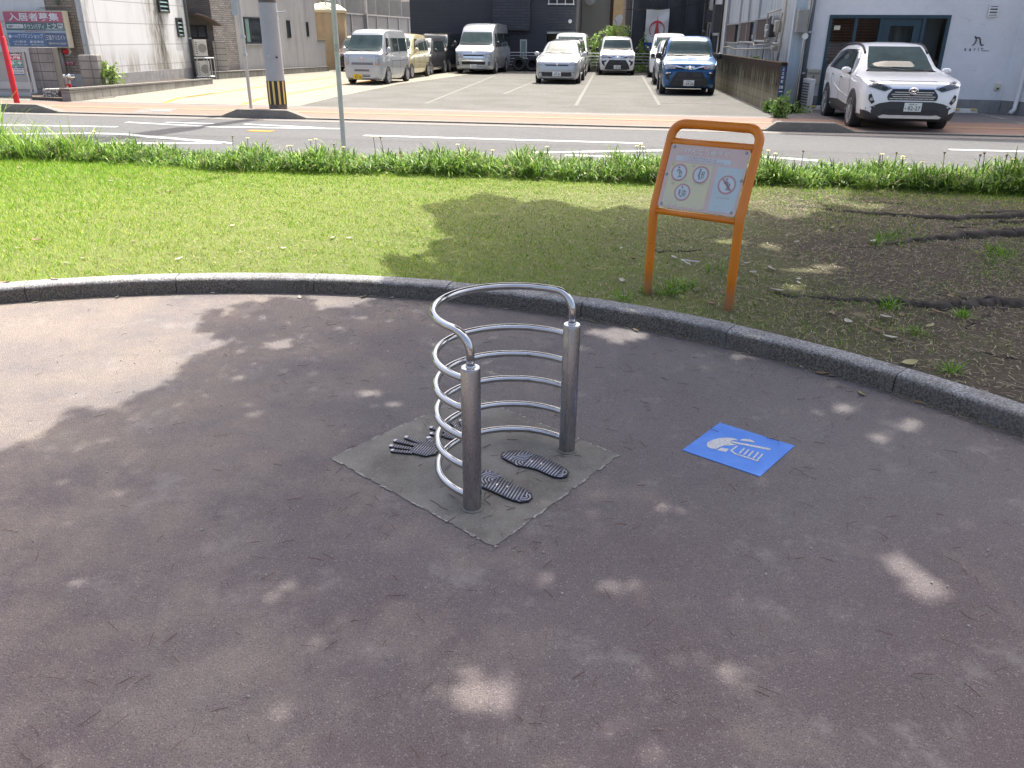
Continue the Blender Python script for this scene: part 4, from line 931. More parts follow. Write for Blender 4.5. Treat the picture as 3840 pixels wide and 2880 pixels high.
# dirt and dead grass gathered at the kerb foot
n = 2600; mb = MB(); V = []
th = np.concatenate([rng.uniform(-.4, 1.25, n), rng.uniform(1.25, 2.9, 500)]); rr = KR + .004 - np.abs(rng.normal(0, .022, len(th)))
x = KC.x + np.cos(th) * rr; y = KC.y + np.sin(th) * rr; a = rng.uniform(0, 6.28, len(th)); L_ = rng.uniform(.01, .035, len(th)); n = len(th); wv = rng.uniform(.0006, .0014, n); z = rng.uniform(.002, .012, n)
V = np.empty((n * 4, 3)); dx, dy = np.cos(a) * L_, np.sin(a) * L_; nx, ny = -np.sin(a) * wv, np.cos(a) * wv
V[0::4] = np.stack([x - nx, y - ny, z], 1); V[1::4] = np.stack([x + nx, y + ny, z], 1); V[2::4] = np.stack([x + dx + nx, y + dy + ny, z + .004], 1); V[3::4] = np.stack([x + dx - nx, y + dy - ny, z + .004], 1)
tag(numesh('kerb_litter', V, np.arange(n * 4).reshape(-1, 4), [mt['straw1'], mt['straw2']], mi=(rng.random(n) < .6)), 'dead grass and debris gathered along the kerb foot', kind='stuff')
A, B = G(*R9(525, 1210), .11), G(*R9(670, 1228), .11); C = G(*R9(600, 1245), .11)
mb = MB(); mb.tube([A + Z * .02, B + Z * .02], .004, 6); mb.tube([A + Z * .02, C + Z * .015], .003, 6)
tag(mb.build('plastic_wrapper', mt['ink_white']), 'white folded scrap of plastic in the grass between the sign legs', 'litter')
# ================================================================ VEHICLES
def lerp_keys(keys, x): return float(np.interp(x, [k[0] for k in keys], [k[1] for k in keys]))
def smooth_keys(keys, x):
    # monotone-ish cosine blend between keys
    xs = [k[0] for k in keys]; i = int(np.clip(np.searchsorted(xs, x) - 1, 0, len(xs) - 2)); t = (x - xs[i]) / max(1e-6, xs[i + 1] - xs[i]); t = min(1, max(0, t))
    n = len(xs); ys = [k[1] for k in keys]
    def m(j):
        if j <= 0 or j >= n - 1: return 0 if n < 3 else (ys[min(j + 1, n - 1)] - ys[max(j - 1, 0)]) / max(1e-6, xs[min(j + 1, n - 1)] - xs[max(j - 1, 0)]) * .6
        a = (ys[j] - ys[j - 1]) / (xs[j] - xs[j - 1]); b = (ys[j + 1] - ys[j]) / (xs[j + 1] - xs[j])
        return 0 if a * b <= 0 else 2 * a * b / (a + b)
    h = xs[i + 1] - xs[i]; t2, t3 = t * t, t * t * t
    return ys[i] * (2 * t3 - 3 * t2 + 1) + m(i) * h * (t3 - 2 * t2 + t) + ys[i + 1] * (-2 * t3 + 3 * t2) + m(i + 1) * h * (t3 - t2)
class Car:
    def __init__(s, name, loc, rz, label, top, plan, belt, L, body, bot=.22, tumble=.84, roofmat=None, group=None, tsm=.30, roofz=None, lowmat=None, lowz=0, sc=.945):
        s.sc = sc; s.o = empty(name, loc, rz, label, 'car' if 'van' not in name else 'van', group); s.o.scale = (s.sc,) * 3; s.L = L; s.body = body
        ys = sorted(set([0, .015, .04, .08, .14, .22, .32] + [round(v, 3) for v in np.arange(.4, L - .3, .07)] + [L - .3, L - .2, L - .12, L - .06, L - .02, L] + [k[0] for k in top]))
        s.ys = ys; rings = []
        for y in ys:
            T = smooth_keys(top, y); P = smooth_keys(plan, y); B = bot + max(0, .12 - y) * .5 + max(0, y - L + .12) * .5; bl = min(belt if not callable(belt) else belt(y), T - .05)
            g = min(1, max(0, (T - bl - .05) / tsm)); g = g * g * (3 - 2 * g)
            xr = P * (1 - (1 - tumble) * g); rd = .05 + .05 * g
            ring = [(0, B), (P * .80, B), (P * .93, B + .03), (P * .985, B + .12), (P, B + .30 * (bl - B)), (P * 1.005, B + .62 * (bl - B)), (P * .995, bl - .03), (P * .975, bl + .02 * g),
                    ((P * .965 + (xr - P * .965) * .45), bl + (T - bl) * (.02 + .40 * g)), ((P * .955 + (xr - P * .955) * .92), bl + (T - bl) * (.3 + .45 * g)), (xr - rd * .35 + .0, T - rd * .75), (xr - rd * 1.1, T - rd * .28), (xr * .72, T - .012 * g - .004), (xr * .36, T), (0, T)]
            rings.append(ring)
        K = len(rings[0]); V = []; F = []
        for y, r in zip(ys, rings):
            for x, z in r: V.append((x, y, z))
            for x, z in r[-2:0:-1]: V.append((-x, y, z))
        NN = 2 * K - 2
        for i in range(len(ys) - 1):
            for k_ in range(NN): F.append((i * NN + k_, i * NN + (k_ + 1) % NN, (i + 1) * NN + (k_ + 1) % NN, (i + 1) * NN + k_))
        for base, rev in ((0, False), ((len(ys) - 1) * NN, True)):
            for k_ in range(K - 1):       # cap as horizontal strips
                a, b_, c, d = k_, k_ + 1, (NN - k_ - 1) % NN, (NN - k_) % NN
                q = [a, b_, c, d] if k_ > 0 else [a, b_, c]
                q = [base + v for v in dict.fromkeys(q)]
                if len(set(q)) > 2: F.append(tuple(q if rev else q[::-1]))
        s.V, s.F = V, F; mb = MB(); mb.add(V, F)
        if roofz is not None and roofmat is not None:
            mb.m = [1 if min(V[i][2] for i in f) > roofz - .001 else 0 for f in F]
            s.bo = mb.build('body', [body, roofmat], s.o, smooth=True, local=True)
        elif lowmat is not None:
            mb.m = [1 if max(V[i][2] for i in f) < lowz else 0 for f in F]
            s.bo = mb.build('body', [body, lowmat], s.o, smooth=True, local=True)
        else: s.bo = mb.build('body', body, s.o, smooth=True, local=True)
        s.bvh = BVHTree.FromPolygons([Vector(v) for v in V], F)
        s.name = name
    def hit(s, o, d):
        p, n, i, t = s.bvh.ray_cast(Vector(o), Vector(d)); return p
    def proj(s, poly, mode, off, name, mat, K=5, sub=.06, parent=None, both=True, th=.012):
        """polygon in front (x,z) / side (y,z) view laid on the body; returns built parts"""
        sides = [1]
        if mode == 'side': sides = [1, -1] if both is True else [both]
        if mode == 'front2': sides = [1, -1]
        res = []
        for sg in sides:
            pts = []
            P = [Vector((p[0], p[1])) for p in poly]
            for a, b_ in zip(P, P[1:] + P[:1]):
                n = max(1, int((b_ - a).length / sub))
                for i in range(n): pts.append(a.lerp(b_, i / n))
            c = sum(pts, Vector((0, 0))) / len(pts); N = len(pts); V = []; ok = True
            def pr(q):
                if mode == 'side': o, d, nrm = (sg * 3, q.x, q.y), (-sg, 0, 0), Vector((sg, 0, 0))
                elif mode == 'rear': o, d, nrm = (q.x, s.L + 2, q.y), (0, -1, 0), Vector((0, 1, 0))
                else: o, d, nrm = (sg * q.x if mode == 'front2' else q.x, -2, q.y), (0, 1, 0), Vector((0, -1, 0))
                h = s.hit(o, d)
                if h is None: return None
                return h + nrm * off
            last = None
            for k_ in range(K + 1):
                t = 1 - k_ / K
                for q in pts:
                    h = pr(c + (q - c) * t); 
                    if h is None: h = last if last is not None else Vector((0, 0, .5))
                    last = h; V.append(h)
            nrm = Vector((sg, 0, 0)) if mode == 'side' else Vector((0, -1, 0)) if mode != 'rear' else Vector((0, 1, 0))
            V2 = [V[i] - nrm * (th + off) for i in range(N)]
            F = []
            for k_ in range(K - 1 + 0):
                for i in range(N): F.append((k_ * N + i, k_ * N + (i + 1) % N, (k_ + 1) * N + (i + 1) % N, (k_ + 1) * N + i))
            k_ = K - 1; b0 = len(V) + N; allv = V + V2 + [V[K * N]]
            for i in range(N): F.append((k_ * N + i, k_ * N + (i + 1) % N, b0))
            for i in range(N): F.append((i, (i + 1) % N, len(V) + (i + 1) % N, len(V) + i))
            m = MB(); m.add(allv, F)
            ob = m.build(name, mat, parent or s.o, smooth=True, local=True)
            bmn = ob.data; import bmesh
            bm = bmesh.new(); bm.from_mesh(bmn); bmesh.ops.recalc_face_normals(bm, faces=bm.faces); bm.to_mesh(bmn); bm.free()
            res.append(ob)
        return res
    def wheels(s, R, yf, yr, track, w_=.20, rimR=.66, spokes=5, arch=1.16, archmat=None, steer=0):
        for y in (yf, yr):
            for sg in (1, -1):
                x = sg * (track + .024)
                mb = MB(); mb.lathe((x - sg * w_, y, R), [(R * .55, -.0), (R * .93, 0), (R, .03), (R, w_ - .03), (R * .94, w_ + .004), (R * .72, w_ + .008), (R * .70, w_ - .02)], ax=(sg, 0, 0), n=36)
                wo = mb.build('wheel', mt['rubber'], s.o, smooth=True, local=True)
                rm = MB(); c = Vector((x, y, R)); ex = Vector((sg, 0, 0)); r = R * rimR
                rm.lathe(c - ex * .012, [(r * 1.04, 0), (r * 1.04, .016), (r * .93, .016), (r * .90, -.03)], ax=ex, n=36)
                rm.lathe(c - ex * .02, [(r * .2, 0), (r * .2, .02), (r * .12, .026)], ax=ex, n=16)
                for k_ in range(spokes):
                    a = 2 * math.pi * k_ / spokes + .3; d = Vector((0, math.cos(a), math.sin(a))); t = Vector((0, -math.sin(a), math.cos(a)))
                    for dl in (-1, 1):
                        p0 = c + d * r * .12 + t * dl * r * .07; p1 = c + d * r * .97 + t * dl * r * .20
                        n = (p1 - p0).normalized().cross(ex) * r * .065
                        rm.prism([p0 - n - ex * .012, p1 - n - ex * .004, p1 + n - ex * .004, p0 + n - ex * .012], ex * .012)
                rm.build('rim', mt['alloy'], wo, local=True)
                MB().lathe(c - ex * .05, [(r, 0), (r, .006)], ax=ex, n=24).build('brake_disc', mt['black'], wo, local=True)
                # dark wheel housing laid on the flank
                N = 22; pts = [(y + math.cos(t) * R * arch, R + math.sin(t) * R * arch) for t in np.linspace(-.25, math.pi + .25, N)]
                pts = [(a, max(b_, .2)) for a, b_ in pts]
                s.proj(pts, 'side', .004, 'wheel_housing', mt['black'] if archmat is None else archmat, 3, .08, both=sg)
                if archmat is not None: s.proj([(y + (a - y) * .91, R + (b_ - R) * .91) for a, b_ in pts], 'side', .009, 'wheel_housing', mt['black'], 3, .08, both=sg)
    def mirror(s, y, z, x, mat, sz=(.19, .10, .15)):
        for sg in (1, -1):
            m = MB(); m.lathe((sg * x, y, z), [(.02, -.5), (.36, -.46), (.48, -.2), (.5, .2), (.42, .46), (.1, .5)], ax=(0, 1, 0), n=20)
            m.v = [((a - sg * x) * sz[0] + sg * x, (b_ - y) * sz[1] + y, (c - z) * sz[2] + z) for a, b_, c in m.v]
            o = m.build('wing_mirror', mat, s.o, smooth='all', local=True)
            MB().tube([(sg * x, y, z - sz[2] * .3), (sg * (x - .14), y + .05, z - sz[2] * .7)], .02, 8).build('mirror_arm', mt['black'], o, local=True)
            MB().lathe((sg * x, y + sz[1] * .5, z), [(sz[2] * .36, 0), (sz[2] * .36, .004)], ax=(0, 1, 0), n=16).build('mirror_glass', mt['glassdark'], o, local=True)
    def plate(s, x, z, kind='w', t1='鹿児島 500', t2='12-34', kana='あ', y=None):
        h = s.hit((x, -2, z), (0, 1, 0)); yy = (h.y if h else 0) - .03
        o = MB().box((x, yy, z), (.33, .012, .165)).build('number_plate', mt['plate_yellow' if kind == 'y' else 'plate_white'], s.o, local=True, bevel=.004)
        im = mt['ink_black'] if kind == 'y' else mt['plate_green']
        A = Vector((x, yy - .0065, z))
        for b_, dx, dz, w_, h_ in ((t1, 0, .052, .15, .034), (t2, .025, -.02, .24, .078), (kana, -.135, -.025, .03, .034)):
            text(b_, A + Vector((dx, 0, dz)), (1, 0, 0), (0, 0, 1), w_, h_, im, 'lettering', o, local=True, bold=.012, lift=.0015)
    def emblem(s, x, z, r=.05, kind='ovals'):
        h = s.hit((x, -2, z), (0, 1, 0)); yy = (h.y if h else 0) - .022; o = MB()
        def ring(cx_, cz_, rx, rz_, t): o.tube([(cx_ + rx * math.cos(a), yy, cz_ + rz_ * math.sin(a)) for a in np.linspace(0, 2 * math.pi, 25)[:-1]], t, 6, closed=True)
        if kind == 'ovals': ring(x, z, r, r * .66, r * .10); ring(x, z + r * .05, r * .36, r * .58, r * .08); ring(x, z + r * .25, r * .72, r * .32, r * .08)
        elif kind == 'bar': ring(x, z, r * .8, r * .8, r * .1); o.box((x, yy, z), (r * 2.2, .008, r * .3))
        else: ring(x, z, r * .7, r * .6, r * .1); o.box((x - r * .3, yy, z), (r * .16, .008, r * .9)); o.box((x + r * .3, yy, z), (r * .16, .008, r * .9)); o.box((x, yy, z), (r * .6, .008, r * .16))
        o.build('emblem', mt['chrome'], s.o, smooth=True, local=True)
    def sidewin(s, quads, mat=None, off=.005):
        for q in quads: s.proj(q, 'side', off, 'side_window', mat or mt['glassdark'], 4, .08)
    def line(s, pts, nm='door_seam', mat=None, w_=.006, off=.002):
        for a, b_ in zip(pts[:-1], pts[1:]):
            d = Vector((b_[0] - a[0], b_[1] - a[1])); L = d.length; n = Vector((-d.y, d.x)).normalized() * w_
            s.proj([(a[0] - n.x, a[1] - n.y), (b_[0] - n.x, b_[1] - n.y), (b_[0] + n.x, b_[1] + n.y), (a[0] + n.x, a[1] + n.y)], 'side', off, nm, mat or mt['black'], 2, .1)
    def handle(s, y, z):
        for sg in (1, -1):
            h = s.hit((sg * 3, y, z), (-sg, 0, 0))
            if h: MB().box((h.x + sg * .02, y, z), (.02, .17, .028)).build('door_handle', mt['chrome'] if s.body is mt['car_white'] else s.body, s.o, local=True, bevel=.008)
    def wiper(s, z, x0, x1, dz=.05):
        pts = []
        for i in range(6):
            t = i / 5; x = x0 + (x1 - x0) * t; h = s.hit((x, -2, z + dz * t), (0, 1, 0))
            if h: pts.append(h + Vector((0, -.02, 0)))
        if len(pts) > 2: MB().tube(pts, .011, 5).build('wiper', mt['black'], s.o, local=True)
def trap(x0, z0, x1, z1): return [(-x0, z0), (x0, z0), (x1, z1), (-x1, z1)]
def oval(cx_, cz_, rx, rz_, n=12): return [(cx_ + rx * math.cos(t), cz_ + rz_ * math.sin(t)) for t in np.linspace(0, 2 * math.pi, n + 1)[:-1]]
LA = math.radians(-6.9); mt['lampdark'] = pm('headlight_dark_lens', (.16, .17, .18), (.05, .055, .06), 22, .08, .3, spec=.8)
def place(px, py, rz, yf, xoff=0):        # front axle contact seen at a photo point; xoff: sideways from car centre (+ = picture right)
    yf *= .945; xoff *= .945; g = G(px, py); f = Vector((math.sin(rz), -math.cos(rz), 0)); r = Vector((math.cos(rz), math.sin(rz), 0))
    return g + f * yf - r * xoff
GRP = None
# ---- white compact SUV in front of the shop
rz = math.radians(-9.0)
top = [(0, .60), (.03, .80), (.10, .945), (.22, .985), (.5, 1.04), (.95, 1.10), (1.16, 1.135), (1.5, 1.35), (1.95, 1.60), (2.15, 1.655), (2.6, 1.685), (3.3, 1.665), (3.9, 1.59), (4.15, 1.50), (4.45, 1.15), (4.6, .95)]
plan = [(0, .70), (.03, .80), (.08, .86), (.18, .90), (.40, .920), (.9, .928), (3.6, .925), (4.2, .90), (4.5, .82), (4.6, .70)]
c = Car('parked_car', place(*R6(903, 1250), rz, .93 * .905 / .945), rz, 'white sport utility vehicle with black cladding parked in front of the white shop', top, plan, lambda y: 1.0 + .03 * min(1, y / 2) + .05 * max(0, y - 2.5) / 2, 4.6, mt['car_white'], bot=.22, tumble=.76, lowmat=mt['cladding'], lowz=.44, sc=.905)
c.proj([(-.78, .27), (.78, .27), (.84, .36), (.84, .475), (.74, .50), (.60, .565), (.40, .60), (-.40, .60), (-.60, .565), (-.74, .50), (-.84, .475), (-.84, .36)], 'front', .006, 'lower_bumper', mt['cladding'], 6, .06)
c.proj([(-.50, .335), (.50, .335), (.56, .40), (.50, .455), (-.50, .455), (-.56, .40)], 'front', .014, 'lower_intake', mt['black'], 4, .08)
c.proj([(-.56, .285), (.56, .285), (.60, .315), (.50, .355), (.44, .345), (-.44, .345), (-.50, .355), (-.60, .315)], 'front', .032, 'skid_plate', mt['alloy'], 4, .06)
c.proj([(-.45, .625), (.45, .625), (.475, .68), (.46, .74), (.38, .835), (-.38, .835), (-.46, .74), (-.475, .68)], 'front', .010, 'grille', mt['blackgloss'], 5, .06)
g = MB()
for i, z in enumerate((.655, .695, .735, .775)):
    hw_ = .445 - .02 * i
    for j in range(9):
        if i > 1 and j == 4: continue
        x = -hw_ + (j + .5 + (.5 if i % 2 else 0)) * (2 * hw_ / 9.5); h = c.hit((x, -2, z), (0, 1, 0)); g.box((x, (h.y if h else 0) - .018, z), (.085, .012, .016))
g.build('grille_bars', mt['alloy'], c.o, local=True)
c.proj([(-.40, .838), (.40, .838), (.44, .87), (-.44, .87)], 'front', .014, 'chrome_strip', mt['chrome'], 3, .08)
c.emblem(0, .80, .085); c.proj([(-.80, .972), (.80, .972), (.80, .981), (-.80, .981)], 'front', .003, 'bonnet_seam', mt['black'], 2, .06); c.proj([(.40, .845), (.53, .785), (.60, .80), (.85, .88), (.83, .965), (.70, .955), (.44, .88)], 'front2', .010, 'headlight', mt['lampdark'], 5, .05)
c.proj([(.47, .83), (.53, .80), (.60, .82), (.60, .86), (.5, .87)], 'front2', .015, 'headlight', mt['glassdark'], 3, .05); c.proj([(.44, .855), (.70, .945), (.82, .975), (.80, .985), (.68, .96), (.44, .872)], 'front2', .017, 'headlight', mt['chrome'], 3, .05)
c.proj([(.70, .585), (.75, .545), (.82, .63), (.82, .72), (.78, .74)], 'front2', .010, 'fog_lamp_bezel', mt['black'], 4, .05); c.proj(oval(.765, .64, .035, .035), 'front2', .018, 'fog_lamp', mt['lamp'], 2, .03)
c.proj([(-.655, 1.145), (.655, 1.145), (.60, 1.40), (.525, 1.60), (-.525, 1.60), (-.60, 1.40)], 'front', .014, 'windscreen', mt['glassgreen'], 14, .05)
c.proj([(-.70, 1.118), (.70, 1.118), (.665, 1.150), (-.665, 1.150)], 'front', .004, 'cowl', mt['black'], 3, .06)
c.wiper(1.155, .45, -.15); c.wiper(1.155, -.05, -.6)
c.sidewin([[(1.55, 1.09), (2.30, 1.10), (2.30, 1.50), (1.98, 1.49), (1.72, 1.30)], [(2.36, 1.10), (3.2, 1.13), (3.12, 1.49), (2.36, 1.51)], [(3.26, 1.14), (3.85, 1.22), (3.62, 1.42), (3.2, 1.485)]])
c.proj([(1.42, 1.06), (3.95, 1.13), (4.0, 1.22), (3.68, 1.47), (3.1, 1.535), (1.95, 1.535), (1.7, 1.36)], 'side', .0025, 'window_trim', mt['blackgloss'], 6, .08)
c.proj([(1.32, .30), (3.35, .30), (3.35, .46), (2.3, .50), (1.32, .44)], 'side', .006, 'sill_cladding', mt['cladding'], 3, .08)
c.wheels(.355, .93, 3.62, .925, .23, .70, 5, 1.24, mt['cladding']); c.mirror(1.52, 1.13, 1.01, mt['car_white'], (.20, .11, .13))
c.line([(1.36, .5), (1.34, .8), (1.45, 1.02)]); c.line([(2.35, .5), (2.36, 1.08)]); c.line([(3.1, .52), (3.3, .9), (3.3, 1.1)]); c.line([(1.4, .60), (2.2, .66), (3.0, .80)], 'crease', mt['car_white'], .012, .006)
c.handle(2.18, .97); c.handle(3.1, 1.0)
for sg in (1, -1):
    pts = []
    for y in np.linspace(1.75, 4.0, 14): T = smooth_keys(top, y); pts.append((sg * (.925 * .76 - .075), y, T - .035))
    MB().tube(pts, .024, 8).build('roof_rail', mt['black'], c.o, smooth='all', local=True)
c.plate(.03, .50, 'w', '鹿児島 330', '82-27', 'ぬ')
m = MB(); m.prism([(0.02, 3.7, 1.60), (.02, 3.95, 1.55), (.02, 3.92, 1.66)], (-.04, 0, 0)); m.build('aerial', mt['car_white'], c.o, local=True)
# ---- silver one-box kei van
rz = math.radians(-10.5)
def keivan(loc, rz, label):
    top = [(0, .62), (.02, .95), (.06, 1.06), (.14, 1.10), (.26, 1.18), (.62, 1.66), (.74, 1.80), (.95, 1.865), (1.6, 1.89), (3.1, 1.88), (3.28, 1.80), (3.38, 1.3), (3.395, .8)]
    plan = [(0, .60), (.03, .66), (.09, .71), (.2, .735), (3.2, .735), (3.35, .70), (3.395, .64)]
    c = Car('parked_van', loc, rz, label, top, plan, 1.05, 3.395, mt['car_silver'], bot=.17, tumble=.86)
    c.proj([(-.655, 1.135), (.655, 1.135), (.64, 1.3), (.595, 1.68), (-.595, 1.68), (-.64, 1.3)], 'front', .014, 'windscreen', mt['glassgreen'], 14, .05)
    c.proj([(-.60, .20), (.60, .20), (.655, .30), (.655, .60), (-.655, .60), (-.655, .30)], 'front', .012, 'bumper', mt['car_silver'], 6, .07)
    for z in (.695, .735): c.proj(trap(.40, z, .41, z + .022), 'front', .014, 'grille', mt['black'], 2, .08)
    for z, x0, x1 in ((.505, -.30, .26), (.47, -.30, .26), (.33, .0, .28), (.285, 0, .28)): c.proj([(x0, z), (x1, z), (x1, z + .025), (x0, z + .025)], 'front', .020, 'lower_intake', mt['black'], 2, .08)
    c.proj([(.49, .70), (.62, .66), (.655, .72), (.655, .99), (.60, 1.02), (.50, 1.01)], 'front2', .012, 'headlight', mt['lamp'], 4, .05); c.proj([(.55, .69), (.62, .68), (.62, .73), (.56, .74)], 'front2', .022, 'indicator', mt['amber'], 2, .05)
    c.emblem(-.02, .88, .055, 'bar'); c.wiper(1.15, .5, 0, .04); c.wiper(1.15, -.05, -.55, .04)
    c.proj([(-.15, 1.30), (-.02, 1.28), (.02, 1.36), (-.04, 1.52), (-.12, 1.50)], 'front', .0075, 'hanging_tag', mt['glassdark'], 2, .06)
    c.sidewin([[(.66, 1.12), (1.12, 1.12), (1.12, 1.58), (.82, 1.58)], [(1.22, 1.12), (2.1, 1.12), (2.1, 1.58), (1.22, 1.58)], [(2.2, 1.12), (3.12, 1.12), (3.08, 1.58), (2.2, 1.58)]])
    c.line([(.62, .5), (.62, 1.1)]); c.line([(1.17, .3), (1.17, 1.65)]); c.line([(2.15, .3), (2.15, 1.65)]); c.line([(1.2, .80), (3.1, .80)], w_=.008)
    c.handle(1.05, .93); c.handle(1.3, .93); c.wheels(.285, .70, 2.95, .735, .17, .66, 6, 1.18); c.mirror(.52, 1.17, .85, mt['car_silver'], (.15, .10, .22))
    c.plate(-.20, .29, 'y', '鹿児島 480', '47-18', 'め'); return c
loc = place(*R3(520, 872), rz, .70); keivan(loc, rz, 'silver one-box mini van with a yellow number plate, foremost of the left row')
# ---- tall boxy passenger cars
def tallcar(loc, rz, label, col, L=3.395, Wd=.735, Ht=1.75, group=None, roof=None, kind='car', glass=None, hood=.62, no=('12-34', 'w'), name='parked_car', R=.28):
    k_ = Ht / 1.75; hd = hood
    top = [(0, .58), (.03, .80), (.10, .90 * k_), (.25, .97 * k_), (hd, 1.06 * k_), (hd + .15, 1.12 * k_), (hd + .62, 1.60 * k_), (hd + .85, 1.71 * k_), (hd + 1.3, Ht), (L - .5, Ht - .02), (L - .16, Ht - .10), (L - .04, 1.1), (L, .75)]
    plan = [(0, Wd * .74), (.04, Wd * .86), (.12, Wd * .93), (.3, Wd * .985), (.6, Wd), (L - .3, Wd), (L - .1, Wd * .95), (L, Wd * .84)]
    c = Car(name, loc, rz, label, top, plan, .98 * k_, L, col, bot=.19, tumble=.84, group=group, roofmat=roof, roofz=(1.62 * k_ if roof else None))
    c.proj([(-Wd * .83, 1.13 * k_), (Wd * .83, 1.13 * k_), (Wd * .78, 1.35 * k_), (Wd * .71, 1.60 * k_), (-Wd * .71, 1.60 * k_), (-Wd * .78, 1.35 * k_)], 'front', .006, 'windscreen', glass or mt['glassgreen'], 8, .06)
    c.proj([(Wd * .55, .72 * k_), (Wd * .93, .74 * k_), (Wd * .95, .90 * k_), (Wd * .60, .88 * k_)], 'front2', .010, 'headlight', mt['lamp'], 4, .05)
    c.proj(trap(Wd * .52, .74 * k_, Wd * .52, .84 * k_), 'front', .010, 'grille', mt['blackgloss'], 3, .08)
    c.proj(trap(Wd * .60, .28, Wd * .66, .42), 'front', .010, 'lower_intake', mt['black'], 3, .08)
    w0, w1 = hd + .50, hd + 1.10
    c.sidewin([[(hd + .52, 1.08 * k_), (hd + 1.15, 1.08 * k_), (hd + 1.15, 1.54 * k_), (hd + .84, 1.54 * k_)], [(hd + 1.22, 1.08 * k_), (hd + 2.0, 1.08 * k_), (hd + 2.0, 1.54 * k_), (hd + 1.22, 1.54 * k_)], [(hd + 2.08, 1.08 * k_), (L - .25, 1.08 * k_), (L - .34, 1.54 * k_), (hd + 2.08, 1.54 * k_)]])
    c.line([(hd + 1.18, .32), (hd + 1.18, 1.60 * k_)]); c.line([(hd + .42, .4), (hd + .42, 1.0 * k_)]); c.line([(hd + 2.04, .35), (hd + 2.04, 1.6 * k_)])
    c.handle(hd + 1.05, .90 * k_); c.handle(hd + 1.9, .90 * k_)
    c.wheels(R, .62 if L < 3.5 else .78, L - .42 if L < 3.5 else L - .75, Wd, .17, .66, 6, 1.18); c.mirror(hd + .42, 1.12 * k_, Wd + .11, mt['black'] if col is not mt['car_beige'] else col, (.17, .11, .17))
    c.wiper(1.14 * k_, Wd * .6, 0, .04); c.wiper(1.14 * k_, -.05, -Wd * .7, .04)
    return c
rz = math.radians(-11)
c = tallcar(place(*R3(955, 818), rz, .62, .735), rz, 'pale gold boxy mini car parked behind the silver one-box van', mt['car_beige'], Ht=1.76); c.plate(0, .42, 'y', '鹿児島 580', '31-60', 'か')
c = tallcar(place(*R3(1155, 780), rz, .62, .735), rz, 'dark grey boxy mini car parked behind the pale gold one', mt['car_dgrey'], Ht=1.64); c.plate(0, .42, 'y', '鹿児島 581', '52-08', 'さ')
c = tallcar(place(*R3(1340, 752), rz, .78, .84), rz, 'black tall minivan parked between the dark grey mini car and the silver high-roof van', mt['car_black'], L=4.4, Wd=.85, Ht=1.86, R=.31, name='parked_van'); c.plate(0, .42, 'w', '鹿児島 300', '70-41', 'す')
rz = math.radians(-7)
c = tallcar(place(*R2(1425, 690), rz, .75, -.80) + Vector((.35, 0, 0)), rz, 'brown and cream two-tone boxy car with black grille behind the pale green pole', mt['car_brown'], L=3.7, Wd=.83, Ht=1.68, R=.30, roof=mt['car_cream'])
c.proj(trap(.50, .45, .45, .74), 'front', .016, 'grille', mt['black'], 3, .08); c.proj([(-.5, .76), (.5, .76), (.3, .82), (0, .78), (-.3, .82)], 'front', .018, 'chrome_strip', mt['chrome'], 3, .08); c.emblem(0, .78, .06); c.plate(0, .50, 'w', '鹿児島 501', '64-57', 'は')
# ---- silver high-roof van
rz = math.radians(-10)
top = [(0, .60), (.03, .88), (.08, 1.02), (.18, 1.09), (.42, 1.24), (.95, 1.86), (1.10, 2.02), (1.35, 2.16), (1.9, 2.26), (2.6, 2.28), (4.5, 2.27), (4.7, 2.18), (4.8, 1.5), (4.84, .8)]
plan = [(0, .70), (.04, .80), (.12, .88), (.3, .93), (.5, .94), (4.6, .94), (4.78, .90), (4.84, .8)]
c = Car('parked_van', place(*R3(1632, 763), rz, .85), rz, 'silver high-roof minibus parked at the back of the lot beside the tyres', top, plan, 1.12, 4.84, mt['car_silver'], bot=.20, tumble=.84)
c.proj([(-.80, 1.30), (.80, 1.30), (.78, 1.5), (.70, 1.86), (-.70, 1.86), (-.78, 1.5)], 'front', .014, 'windscreen', mt['glassgreen'], 14, .05)
c.proj([(.52, .73), (.80, .70), (.86, .76), (.86, .93), (.60, .92)], 'front2', .010, 'headlight', mt['lamp'], 4, .05)
c.proj(trap(.50, .80, .50, .86), 'front', .010, 'grille', mt['black'], 3, .08); c.proj([(-.56, .90), (.56, .90), (.52, .94), (-.52, .94)], 'front', .014, 'chrome_strip', mt['chrome'], 3, .08); c.proj(trap(.48, .745, .50, .79), 'front', .016, 'chrome_strip', mt['chrome'], 3, .08)
c.proj([(-.56, .43), (.56, .43), (.58, .56), (.54, .64), (-.54, .64), (-.58, .56)], 'front', .012, 'lower_intake', mt['blackgloss'], 4, .08); c.proj(trap(.57, .575, .56, .63), 'front', .020, 'chrome_strip', mt['chrome'], 3, .08)
c.proj([(.70, .40), (.80, .40), (.80, .54), (.72, .56)], 'front2', .010, 'fog_lamp_bezel', mt['black'], 3, .05); c.proj(oval(.755, .47, .035, .035), 'front2', .018, 'fog_lamp', mt['lamp'], 2, .03)
c.proj([(-.6, .24), (.6, .24), (.55, .27), (-.55, .27)], 'front', .02, 'chrome_strip', mt['chrome'], 2, .08)
c.sidewin([[(.85, 1.22), (1.45, 1.22), (1.45, 1.80), (1.15, 1.80)], [(1.58, 1.22), (3.1, 1.22), (3.1, 1.82), (1.58, 1.82)], [(3.2, 1.22), (4.6, 1.22), (4.58, 1.82), (3.2, 1.82)]])
